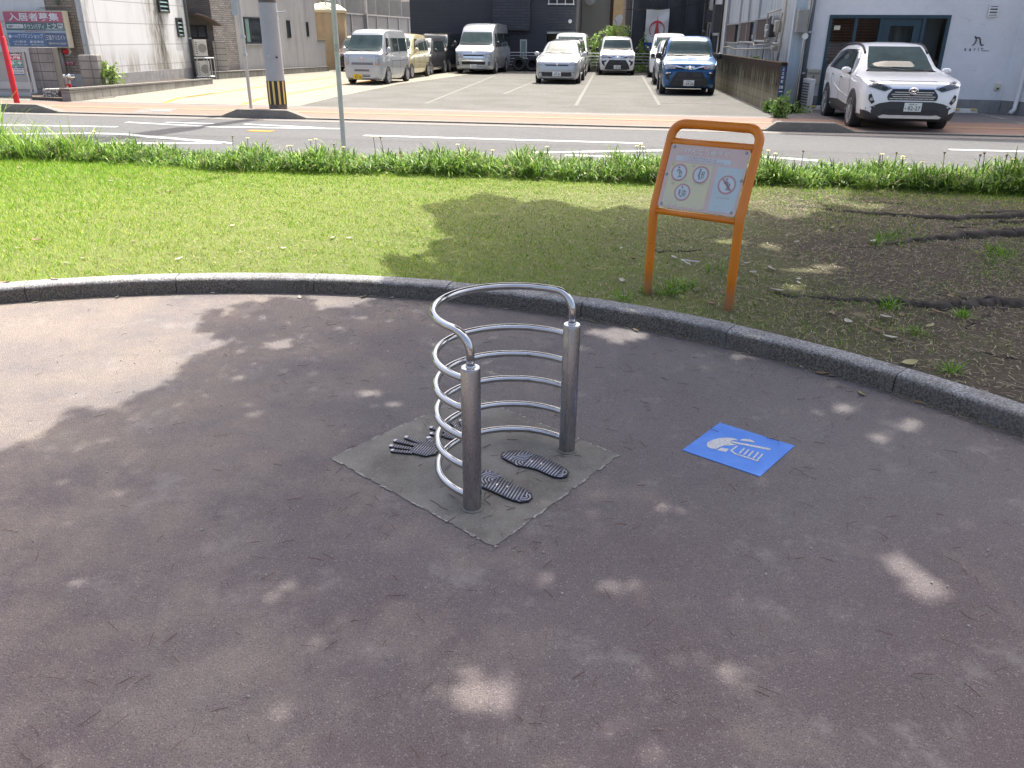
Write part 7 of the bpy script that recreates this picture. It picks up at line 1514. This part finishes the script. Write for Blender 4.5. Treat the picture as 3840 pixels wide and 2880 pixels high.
# fence at the back of the car park, tyres
fA_ = G(*R3(1905, 740)); fence = empty('rail_fence', Vector((1.5, 42.9, 0)), 0, 'white horizontal rail fence at the back of the car park', 'fence'); fA2 = Vector((-1.2, 43.15, 0)); fB2 = Vector((6.9, 42.55, 0)); fpn = Pl(fA2, fB2); zf_ = fpn.uv(R3(2100, 545))[1]
for i in range(6): z = zf_ - i * zf_ * .165; MB().tube([Vector((fA2.x, fA2.y, z)), Vector((fB2.x, fB2.y, z))], .022, 6).build('rail', mt['galv'], fence)
for i in range(6): q = fA2.lerp(fB2, i / 5); MB().tube([Vector((q.x, q.y, 0)), Vector((q.x, q.y, zf_ + .03))], .035, 8).build('post', mt['galv'], fence)
tag(MB().slab([(-1.6, 43.05), (7.0, 42.4), (7.0, 42.6), (-1.6, 43.25)], 0, .18).build('fence_kerb', mt['kerbfar']), kind='structure')
for (x_, y_), lab in ((R3(2062, 740), 'black tyre leaning on the fence, left one of three and nearest the high-roof van'), (R3(2200, 740), 'black tyre leaning on the fence, the middle one of three'), (R4(262, 742), 'black tyre leaning on the fence, right one of three beside the silver hatchback')):
    q = G(x_, y_); Rt = .33; c_ = q + Vector((0, .16, Rt)); mb = MB(); ax_ = Vector((.0, -1, .25)).normalized(); mb.lathe(c_, [(.19, -.08), (.30, -.09), (Rt, -.05), (Rt, .05), (.30, .09), (.19, .08), (.19, -.08)], ax=ax_, n=28); tag(mb.build('tyre', mt['rubber'], smooth=True), lab, 'tyre')
# bush behind white car, weeds
A = Vector((0, 42.2, 0)); a = W(*R4(1110, 330), A, A + Vector((1, 0, 0))); bush((a.x + .15, a.y + .9, 1.45), (.62, .5, .75), 800, .10, mt['bushlight'], 'bright leafy bush rising behind the white compact car')
a = W(*R4(940, 560), A, A + Vector((1, 0, 0))); bush((a.x, a.y + 1.2, .9), (.45, .4, .95), 500, .10, mt['bushlight'], 'leafy shrub behind the rail fence left of the white compact car')
a = W(*R4(1425, 620), A, A + Vector((1, 0, 0))); bush((a.x, a.y + .8, .75), (.40, .35, .8), 400, .09, mt['bushlight'], 'leafy shrub beside the fence under the banner')
a = G(*R4(1355, 750)); bush((a.x, a.y, .12), (.5, .3, .2), 300, .08, mt['bushlight'], 'low bright weeds on the asphalt right of the white compact car', 'weeds')
# ---------------------------------------------------------------- right: mossy wall, corrugated building
mA, mB_ = G(2905, 430), Vector((7.15, 31.5, 0)); hA2 = W(*R5(1130, 775), mA, mA + se9).z; mn = Vector((.14, -.02, 0)); me_ = (mB_ - mA).normalized()
k = NT('mossy_block_wall'); q = k.n('ShaderNodeTexBrick'); u_ = k.dot(k.pos, (me_.x, me_.y, 0)); z_ = k.dot(k.pos, (0, 0, 1)); k.l(k.vec(u_, z_), q.inputs['Vector']); q.offset = .5; q.inputs['Scale'].default_value = 1; q.inputs['Brick Width'].default_value = .42; q.inputs['Row Height'].default_value = .21; q.inputs['Mortar Size'].default_value = .008; q.inputs['Color1'].default_value = (.20, .17, .12, 1); q.inputs['Color2'].default_value = (.17, .14, .10, 1); q.inputs['Mortar'].default_value = (.09, .08, .06, 1)
st_ = k.noise(k.scale(k.pos, 6, 6, .6), 1.2, 6, .75); c_ = q.outputs['Color']; c_ = k.mix(k.math('MULTIPLY', k.ramp(k.math('ADD', z_, k.math('MULTIPLY', st_, .8)), .72, 1.0), .95), c_, (.030, .022, .016)); c_ = k.mix(k.math('MULTIPLY', k.ramp(st_, .50, .62), k.math('MULTIPLY', k.ramp(z_, .95, .7), .8)), c_, (.27, .30, .19)); c_ = k.mix(k.ramp(k.noise(k.pos, 18, 5, .8), .6, .75, 0, .6), c_, (.40, .38, .32)); k.bump(k.math('SUBTRACT', k.noise(k.pos, 40, 4, .7), q.outputs['Fac']), .4, .01); mt['moss'] = k.out(c_, .95, 0, .08)
mw = MB().prism([mA - Z * .02, mB_ - Z * .02, mB_ + Z * hA2, mA + Z * hA2], mn).build('block_wall', mt['moss'], bevel=.02); tag(mw, 'dark mossy concrete block wall along the right side of the car park', 'wall')
# blue street plate on the end of the wall
ep = Pl(mA + Vector((-.02, -.012, 0)), mA + Vector((.18, -.03, 0)));  ea = W(*R5(1080, 1000), mA + Vector((0, -.03, 0)), mA + Vector((1, -.05, 0)))
stp = Pl(mA + Vector((-.10, -.05, 0)), mA + Vector((.30, -.10, 0))); uL_ = (stp.uv(R5(1100, 822))[0] + stp.uv(R5(1042, 1203))[0]) / 2; uR_ = (stp.uv(R5(1160, 822))[0] + stp.uv(R5(1108, 1205))[0]) / 2; zT_, zB_ = stp.uv(R5(1130, 822))[1], stp.uv(R5(1075, 1204))[1]
bs_ = empty('street_name_plate', stp.at((uL_ + uR_) / 2, zB_), 0, 'navy blue vertical street name plate on the end of the mossy wall', 'sign'); mt['plateblue'] = pm('enamel_navy', (.022, .055, .14), None, 4, .4); stp.box((uL_, uR_, zB_, zT_), 0, .012).build('plate', mt['plateblue'], bs_); wv2 = uR_ - uL_; hv = zT_ - zB_
for ch, t in (('上', .90), ('之', .765), ('園', .63), ('町', .495)): stp.text(ch, (uL_ + wv2 * .28, uR_ - wv2 * .28, zB_ + hv * (t - .045), zB_ + hv * (t + .045)), mt['ink_white'], bs_, .013, .02)
stp.text('10', (uL_ + wv2 * .16, uR_ - wv2 * .16, zB_ + hv * .26, zB_ + hv * .37), mt['ink_white'], bs_, .013, .04); stp.box((uL_ + wv2 * .15, uR_ - wv2 * .15, zB_ + hv * .155, zB_ + hv * .19), .012, .014).build('strip', mt['ink_white'], bs_)
mt['end'] = brickmat('wall_end_block', (1, 0), (.25, .20, .15), (.2, .16, .12), (.1, .09, .07), .5, .21, .008, 0, .95, streak=.6)
nA = fA + Vector((.02, .05, 0)); nB = Vector((9.85, 45.0, 0)); cpn = Pl(nA, nB)
k = NT('weathered_sheet'); u_ = k.dot(k.pos, (cpn.e.x, cpn.e.y, 0)); z_ = k.dot(k.pos, (0, 0, 1)); cr2 = k.math('SINE', k.math('MULTIPLY', u_, 42.0))
seam = k.ramp(k.math('ABSOLUTE', k.math('SUBTRACT', k.math('FRACT', k.math('MULTIPLY', u_, 1.05)), .5)), .47, .49, 0, .8)
c_ = k.mix(k.ramp(k.noise(k.pos, 1.2, 5, .65), .35, .7), (.46, .49, .51), (.38, .41, .42)); c_ = k.mix(seam, c_, (.17, .17, .17)); c_ = k.mix(k.math('MULTIPLY', k.ramp(k.noise(k.scale(k.pos, 2.6, 2.6, .22), 1.4, 6, .75), .48, .66), k.ramp(k.math('ADD', z_, k.noise(k.pos, 1.0, 3)), 3.4, 1.6, .35, .95)), c_, (.13, .125, .12)); k.bump(cr2, .35, .02); mt['sheet'] = k.out(c_, .65)
cbld = empty('corrugated_building', cpn.at(5, 0), 0, 'weathered pale corrugated building with boarded windows behind the mossy wall', 'building'); u_end = cpn.uv(R5(430, 400))[0]
mb = MB(); mb.prism([cpn.at(0, -.02), cpn.at(u_end, -.02), cpn.at(u_end, 8.2), cpn.at(0, 8.2)], Vector((3, -.35, 0))); mb.build('wall', mt['sheet'], cbld)
mt['board'] = pm('brown_board', (.085, .055, .045), (.065, .042, .035), 3, .75)
for x0, x1, y0, y1, y2, y3 in ((428, 545, 305, 285, 535, 540), (600, 730, 275, 255, 530, 535), (795, 965, 240, 205, 520, 520)):
    ua, ub = cpn.uv(R5(x0 - 5, 420))[0], cpn.uv(R5(x1 - 10, 400))[0]; za = cpn.uv(R5((x0 + x1) / 2, (y0 + y1) / 2))[1]; zb_ = cpn.uv(R5((x0 + x1) / 2 - 20, (y2 + y3) / 2))[1]; uc = cpn.uv(R5(x1 + 45 if x1 < 900 else x1, 400))[0]
    f = cpn.frame((min(uc, ub), ua, zb_, za), .05, 0, .07).build('window', mt['alu'], cbld); cpn.box((min(uc, ub) + .03, ua - .03, zb_ + .03, za - .03), 0, .012).build('pane', mt['winglass'], f); cpn.box((ub, ua, zb_ + .02, za - .02), .012, .05).build('boarding', mt['board'], f)
for x_ in (690, 815, 585): 
    u = cpn.uv(R5(x_, 300))[0]; cpn.box((u - .03, u + .03, 1.4, 8.2), 0, .06).build('batten', mt['alu'], cbld)
# pipes and meters
pg = empty('pipework', cpn.at(1.0, 1.1), 0, 'cluster of beige pipes and grey gas meters on the corrugated wall above the mossy wall', 'pipes'); mt['pipe'] = pm('pipe_beige', (.45, .42, .36), (.38, .34, .28), 6, .6)
def cpts(l, off=.12): return [cpn.at(*cpn.uv(R5(*q)), off) for q in l]
for l, r_ in (([(1150, 120), (985, 160), (970, 300), (940, 520), (905, 740)], .022), ([(1215, 0), (1180, 300), (1130, 600), (1100, 765)], .035), ([(1170, 150), (1140, 260), (1090, 480), (1080, 520)], .028), ([(1120, 545), (1050, 540), (1040, 640), (1050, 750)], .03), ([(410, 585), (480, 582), (560, 610), (740, 612), (1020, 600)], .022), ([(790, 530), (800, 565), (1000, 550)], .02), ([(1000, 400), (1010, 470), (960, 500)], .02), ([(1110, 290), (1100, 360), (1075, 430)], .03), ([(1010, 240), (1000, 330), (1030, 380)], .02)):
    MB().tube(cpts(l), r_, 8).build('pipe', mt['pipe'], pg, smooth='all')
for x_, y_, w2, h2, m_ in ((1040, 330, .20, .55, 'cladding'), (1080, 255, .16, .2, 'polewrap'), (985, 420, .15, .22, 'alu'), (1110, 330, .14, .3, 'pipe'), (985, 350, .1, .2, 'alu'), (1065, 600, .2, .12, 'pipe')):
    u, z = cpn.uv(R5(x_, y_)); cpn.box((u - w2 / 2, u + w2 / 2, z - h2 / 2, z + h2 / 2), .02, .22).build('meter', mt[m_], pg, bevel=.03)
# blue grey corner column, downpipe, meter box
fpl = Pl(fA, fB); col_ = MB().lathe(fA + Vector((-.16, -.18, 0)), [(.10, 0), (.10, 8.3)], n=4); cc2 = empty('corner_downpipe', fA + Vector((-.1, -.2, 0)), 0, 'slate grey downpipe at the joint of the corrugated building and the white shop', 'downpipe')
mt['slate'] = pm('slate_pipe', (.16, .19, .22), (.13, .155, .18), 5, .45); q0_ = fA + Vector((.02, -.16, 0)); MB().tube([q0_, q0_ + Z * 8.3], .055, 12).build('pipe', mt['slate'], cc2, smooth='all'); MB().tube([q0_ + Vector((-.12, -.05, .1)), q0_ + Vector((-.11, -.05, 1.3)), q0_ + Vector((-.02, -.05, 2.6)), q0_ + Vector((-.03, -.05, 3.1))], .018, 8).build('conduit', mt['pipe'], cc2, smooth='all')
for z in (.8, 1.7, 2.6): MB().lathe(q0_ + Z * z, [(.066, 0), (.066, .04)], n=12).build('bracket', mt['galv'], cc2)
pn_ = MB().prism([fA + Vector((-.36, -.10, 0)), fA + Vector((-.10, -.14, 0)), fA + Vector((-.10, -.14, 8.3)), fA + Vector((-.36, -.10, 8.3))], Vector((.02, .2, 0))).build('corner_panel', pm('pale_blue_sheet', (.42, .49, .53), (.38, .45, .49), 2, .6, streak=.3), cbld)
u, z = fpl.uv(R5(1240, 265)); mbx = empty('meter_box', fA + Vector((-.2, -.3, z)), 0, 'grey electricity meter box on the pale blue corner beside the downpipe', 'meter box'); MB().box(fA + Vector((-.22, -.24, z)), (.24, .16, .5)).build('case', pm('meter_grey', (.30, .30, .27)), mbx, bevel=.02)
MB().lathe(fA + Vector((-.10, -.24, fpl.uv(R5(1278, 450))[1])), [(.07, 0), (.07, .04)], ax=(0, -1, 0), n=18).build('round_cover', mt['plate_white'], mbx)
ac = fA + Vector((-.02, -.45, 0)); acn = empty('air_conditioner', ac, 0, 'narrow white outdoor unit standing at the foot of the slate downpipe', 'air conditioner'); MB().box(ac + Vector((.10, .02, .36)), (.12, .62, .70)).build('case', mt['plate_white'], acn, bevel=.015); sl_ = MB()
for i in range(9): sl_.box(ac + Vector((.036, .02, .12 + i * .06)), (.012, .5, .02))
sl_.build('vent_slots', mt['black'], acn)
# further sided buildings up to the scaffold
mt['vsid'] = brickmat('white_vertical_siding', (cpn.e.x, cpn.e.y), (.58, .58, .56), (.54, .54, .53), (.30, .30, .30), .5, 12, .02, 0, .7, bump=.3, grime=(.45, .45, .43), streak=.3); uu2 = cpn.uv(R5(120, 300))[0]
o = empty('white_sided_building', cpn.at(u_end + 5, 0), 0, 'white sided building with black drainpipes between the scaffold and corrugated building', 'building'); mb = MB(); mb.prism([cpn.at(u_end + .02, -.02, .12), cpn.at(uu2, -.02, .12), cpn.at(uu2, 8.6, .12), cpn.at(u_end + .02, 8.6, .12)], Vector((3, -.35, 0))); mb.build('wall', mt['vsid'], o)
for x_, y_ in ((410, 300), (290, 300), (160, 200), (128, 330), (240, 420)):
    u = cpn.uv(R5(x_, y_))[0]; MB().tube([cpn.at(u, 0, .2), cpn.at(u, 8.6 if x_ != 240 else cpn.uv(R5(255, 290))[1], .2)], .05 if x_ > 250 else .035, 8).build('drainpipe', mt['black'], o, smooth='all')
for x_, y_, w2, h2 in ((375, 235, .45, .55), (272, 205, .35, .25), (300, 570, .8, .42)): u, z = cpn.uv(R5(x_, y_)); cpn.box((u - w2, u + w2, z - h2, z + h2), .12, .45 if y_ < 300 else .2).build('hopper', mt['winframe'], o)
# ---------------------------------------------------------------- white shop
shop = empty('shop_building', fA.lerp(fB, .5), 0, 'white rendered shop with a dark framed window wall behind the white car', 'building'); HS = 11.6
k = NT('white_render'); c_ = k.mix(k.ramp(k.noise(k.pos, 1.3, 6, .7), .35, .7), (.76, .77, .77), (.67, .68, .68)); c_ = k.mix(k.ramp(k.noise(k.scale(k.pos, 1, 1, 3), 3.5, 6, .75, 1.5), .62, .66, 0, .35), c_, (.36, .38, .38)); c_ = k.mix(k.ramp(k.noise(k.pos, 14, 5, .8), .62, .8, 0, .35), c_, (.45, .45, .42)); k.bump(k.noise(k.pos, 11, 5, .75), .4, .02); mt['render'] = k.out(c_, .85)
wL = (fpl.uv(R6(290, 150))[0] + fpl.uv(R6(160, 1015))[0]) / 2; wR = (fpl.uv(R6(1470, 160))[0] + fpl.uv(R6(1365, 690))[0]) / 2; wT = fpl.uv(R6(860, 145))[1]; fw = (fB - fA).length; zp = fpl.uv(R6(1700, 968))[1]
mb = MB(); 
for r in ((0, wL, zp, HS), (wR, fw, zp, HS), (wL, wR, wT, HS)): u0_, u1_, z0_, z1_ = r; mb.prism([fpl.at(u0_, z0_), fpl.at(u1_, z0_), fpl.at(u1_, z1_), fpl.at(u0_, z1_)], -fpl.n * .25)
mb.build('wall', mt['render'], shop)
mt['splinth'] = pm('shop_plinth_grey', (.28, .28, .27), (.2, .2, .19), 4, .9, streak=.4)
for a_, b_2 in ((0, wL), (wR, fw)): fpl.box((a_, b_2, -.02, zp - .002), -.25, .03).build('plinth', mt['splinth'], shop)
mb = MB(); fpl.box((-.1, fw, HS, HS + .1), -9, 0, mb); mb.build('roof', mt['concrete'], shop)
mb = MB(); mb.prism([fpl.at(0, -.02, -.26), fpl.at(.25, -.02, -.26), fpl.at(.25, HS, -.26), fpl.at(0, HS, -.26)], -fpl.n * 8); mb.build('party_wall', mt['render'], shop)
# interior
rm = MB(); fpl.box((wL - .3, wR + .3, -.02, .02), -4, -.02, rm); fpl.box((wL - .3, wR + .3, wT + .1, wT + .2), -4, -.26, rm); fpl.box((wL - .3, wR + .3, .02, wT + .1), -4.1, -4, rm); fpl.box((wL - .4, wL - .3, .02, wT + .1), -4, -.26, rm); fpl.box((wR + .3, wR + .4, .02, wT + .1), -4, -.26, rm); rm.build('interior', pm('interior_brown', (.12, .075, .055), (.09, .06, .045), 2, .8), shop)
uD0 = fpl.uv(R6(800, 300))[0]; uD1 = fpl.uv(R6(1175, 300))[0]; um1 = fpl.uv(R6(535, 300))[0]; u4 = fpl.uv(R6(1185, 300))[0]
sf = fpl.frame((wL, wR, .05, wT), .07, -.14, .02).build('window', mt['winblue'], shop)
for u in (um1, uD0 - .04, uD1 + .04): fpl.box((u - .035, u + .035, .12, wT - .07), -.12, .01).build('mullion', mt['winblue'], sf)
k = NT('shop_glass'); gl = k.n('ShaderNodeBsdfGlass'); k.b.inputs['Base Color'].default_value = (.03, .035, .035, 1); k.b.inputs['Roughness'].default_value = .03; tr_ = k.n('ShaderNodeBsdfTransparent'); gs = k.n('ShaderNodeBsdfGlossy'); gs.inputs['Roughness'].default_value = .02; fr = k.n('ShaderNodeFresnel'); fr.inputs[0].default_value = 1.5; mx = k.n('ShaderNodeMixShader'); k.l(fr.outputs[0], mx.inputs[0]); k.l(tr_.outputs[0], mx.inputs[1]); k.l(gs.outputs[0], mx.inputs[2]); k.l(mx.outputs[0], k.t.nodes['Material Output'].inputs[0]); tr_.inputs[0].default_value = (.75, .78, .78, 1); mt['shopglass'] = k.m
fpl.box((wL + .05, wR - .05, .1, wT - .05), -.075, -.07).build('pane', mt['shopglass'], sf)
# door
dr = fpl.frame((uD0, uD1, .06, wT - .07), .16, -.11, -.02).build('door', mt['winblue'], shop); fpl.box((uD0 + .16, uD1 - .16, .95, 1.05), -.02, .02).build('push_bar', mt['chrome'], dr)
# wooden blinds
mt['blind'] = pm('wood_blind', (.34, .13, .08), (.26, .10, .06), 6, .6)
for a_, b_2, zb_ in ((wL + .09, um1 - .05, .15), (um1 + .05, uD0 - .10, .15)):
    bl = MB(); z = zb_
    while z < wT - .12: bl.prism([fpl.at(a_, z, -.14), fpl.at(b_2, z, -.14), fpl.at(b_2, z + .045, -.11), fpl.at(a_, z + .045, -.11)], Z * .006); z += .062
    for t in (.2, .8): u = a_ + (b_2 - a_) * t; bl.tube([fpl.at(u, zb_, -.19), fpl.at(u, wT - .1, -.19)], .007, 5)
    bl.build('blind', mt['blind'], sf)
r = fpl.rect(R6(338, 248), R6(390, 290)); fpl.box(r, -.069, -.065).build('notice', mt['ink_cream'], sf)
u, z = fpl.uv(R6(770, 330)); fpl.box((u - .5, u + .4, .05, 1.7), -1.4, -1.0).build('counter', pm('peach_wall', (.42, .26, .18)), shop)
# lettering
LT = R6
u0_, z0_ = fpl.uv(R6(1598, 495)); u1_, z1_ = fpl.uv(R6(1735, 470)); lg = empty('shop_name', fpl.at((u0_ + u1_) / 2, z0_), 0, 'thin black shop name lettering and line logo on the white wall', 'shop name')
zc_ = (z0_ + z1_) / 2; hh_ = abs(fpl.uv(R6(1610, 470))[1] - fpl.uv(R6(1610, 496))[1])
for ch, xx, w2, h2 in (('n', 1605, 16, 1), ('a', 1652, 18, 1), ('r', 1697, 13, 1), ('i', 1733, 5, 1.35)):
    ua = fpl.uv(R6(xx - w2 / 2, 485))[0]; ub = fpl.uv(R6(xx + w2 / 2, 485))[0]; fpl.text(ch, (ua, ub, z0_, z0_ + hh_ * h2), mt['ink_black'], lg, .004, .025)
ua, ub = fpl.uv(R6(1757, 485))[0], fpl.uv(R6(1780, 485))[0]; fpl.text('no', (ua, ub, z0_ + hh_ * .75, z0_ + hh_ * 1.15), mt['ink_black'], lg, .004, .02); ub = fpl.uv(R6(1840, 485))[0]; fpl.text('Yubiwa', (ua, ub, z0_ + .0, z0_ + hh_ * .42), mt['ink_black'], lg, .004, .02)
MB().tube([fpl.at(*fpl.uv(R6(*q)), .01) for q in ((1675, 440), (1690, 432), (1703, 415), (1712, 395), (1714, 375), (1710, 360), (1703, 352), (1703, 362), (1712, 370), (1725, 366), (1737, 363), (1748, 372), (1752, 388), (1752, 405), (1755, 425), (1763, 438), (1773, 440), (1783, 435))], .012, 6).build('logo_line', mt['ink_black'], lg, smooth='all')
# vent, socket
r = fpl.rect(R6(1815, 45), R6(1940, 165)); uu_ = (fpl.uv(R6(1830, 100))[0], fpl.uv(R6(1932, 100))[0]); r = (uu_[0], uu_[1], r[2], r[3]); vt = empty('wall_vent', fpl.at(r[0], r[2]), 0, 'square black louvred vent high on the white shop wall', 'vent'); fpl.box(r, -.02, .008).build('opening', mt['black'], vt); fpl.frame(r, .03, 0, .03).build('frame', mt['plate_white'], vt)
for i in (1, 2, 3): z = r[2] + (r[3] - r[2]) * i / 4; fpl.box((r[0] + .03, r[1] - .03, z - .018, z + .018), .008, .03).build('slat', mt['plate_white'], vt)
u, z = fpl.uv(R6(1922, 842)); sk = empty('socket_box', fpl.at(u, z), 0, 'small beige outdoor socket box low on the shop wall near its corner', 'socket box'); fpl.box((u - .06, u + .05, z - .08, z + .08), 0, .05).build('case', mt['ink_cream'], sk, bevel=.01); fpl.box((u - .03, u + .02, z - .06, z - .02), .05, .055).build('outlet', mt['cladding'], sk)
# return wing towards the street at the right
wC = G(3860, 440); wp3 = Pl(fB, wC); wlen = (wC - fB).length
mb = MB(); mb.prism([fB + Z * zp, wC + Z * zp, wC + Z * HS, fB + Z * HS], Vector((2.5, .6, 0))); mb.build('wing_wall', mt['render'], shop); mb = MB(); mb.prism([fB - Z * .02, wC - Z * .02, wC + Z * (zp - .002), fB + Z * (zp - .002)], Vector((2.5, .6, 0))); mb.build('plinth', pm('wing_plinth', (.24, .24, .235), None, 4, .9), shop)
q = wp3.at(*wp3.uv(R6(2150, 900)), .08); dq = empty('white_downpipe', Vector((q.x, q.y, 0)), 0, 'white downpipe at the right edge of the shop', 'downpipe'); MB().tube([Vector((q.x - .1, q.y - .02, .05)), Vector((q.x, q.y, .15)), Vector((q.x, q.y, .5)), Vector((q.x, q.y, 8))], .045, 10).build('pipe', mt['plate_white'], dq, smooth='all')
# mailbox
mq = G(*R5(1395, 1345)) + Vector((-.10, -.42, 0)); mx_ = empty('mailbox', mq, 0, 'beige metal mailbox on a black post between the wall and shop window', 'mailbox'); mpn = Pl(mq - fpl.e * .5, mq + fpl.e * .5); zt5 = mpn.uv(R5(1500, 858))[1]; zb5 = mpn.uv(R5(1490, 1050))[1]; ua, ub = mpn.uv(R5(1408, 950))[0], mpn.uv(R5(1572, 950))[0]; mt['mbx'] = pm('mailbox_beige', (.42, .40, .32), None, 4, .5)
mpn.box((ua, ub, zb5, zt5), -.18, .10).build('box', mt['mbx'], mx_, bevel=.015); mpn.box((ua + .02, ub - .02, zt5 - .11, zt5 - .07), .10, .115).build('slot_flap', pm('mailbox_dark', (.25, .24, .2)), mx_); um_ = (ua + ub) / 2; MB().lathe(mpn.at(um_, zt5 - .17, .10), [(.018, 0), (.018, .012)], ax=mpn.n, n=12).build('lock', mt['black'], mx_); mpn.box((um_ - .04, um_ + .04, .03, zb5), -.08, .0).build('post', mt['black'], mx_); mpn.box((um_ - .22, um_ + .22, .024, .11), -.25, .15).build('base', mt['black'], mx_, bevel=.01)
# wheel stops
def wstop(p0, p1, label):
    a, b_2 = G(*p0, .024), G(*p1, .024); pl_ = Pl(a, b_2); L = (b_2 - a).length; o = empty('wheel_stop', (a + b_2) / 2, 0, label, 'wheel stop'); mb = MB(); h_ = .12
    mb.prism([pl_.at(0, .024, 0), pl_.at(0, .024, -.16), pl_.at(0, h_, -.125), pl_.at(0, h_, -.03)], pl_.e * L); mb.build('block', pm('wheel_stop_concrete', (.55, .54, .50), (.48, .47, .44), 5, .9), o, bevel=.012)
    for t in (.15, .85): pl_.box((L * t - .06, L * t + .06, h_ - .03, h_ + .004), -.09, .003).build('reflector', mt['yellow'], o)
wstop(R6(1485, 1098), R6(1722, 1103), 'concrete wheel stop with two yellow reflectors right of the white car'); wstop(R6(108, 1070), R6(240, 1072), 'concrete wheel stop left of the white car beside the mailbox foot')
# car parked out of frame at the right edge: only a dark sliver shows
# weeds at the wall foot
for (x_, y_, w2, d2, h2, n2, lab) in ((1060, 1480, .22, .2, .34, 420, 'clump of green weeds at the foot of the mossy wall end'), (1240, 1420, .30, .15, .16, 260, 'green weeds at the foot of the slate downpipe'), (920, 1400, .10, .35, .18, 160, 'sparse weeds along the mossy wall foot'), (900, 745, .15, .15, .14, 80, 'small weed sprouting on top behind the mossy wall')):
    q = G(*R5(x_, y_)) if y_ > 800 else cpn.at(*cpn.uv(R5(x_, y_)), .3); bush((q.x, q.y, (h2 * .55) if y_ > 800 else q.z), (w2, d2, h2), n2, .05, mt['weed'], lab, 'weeds')
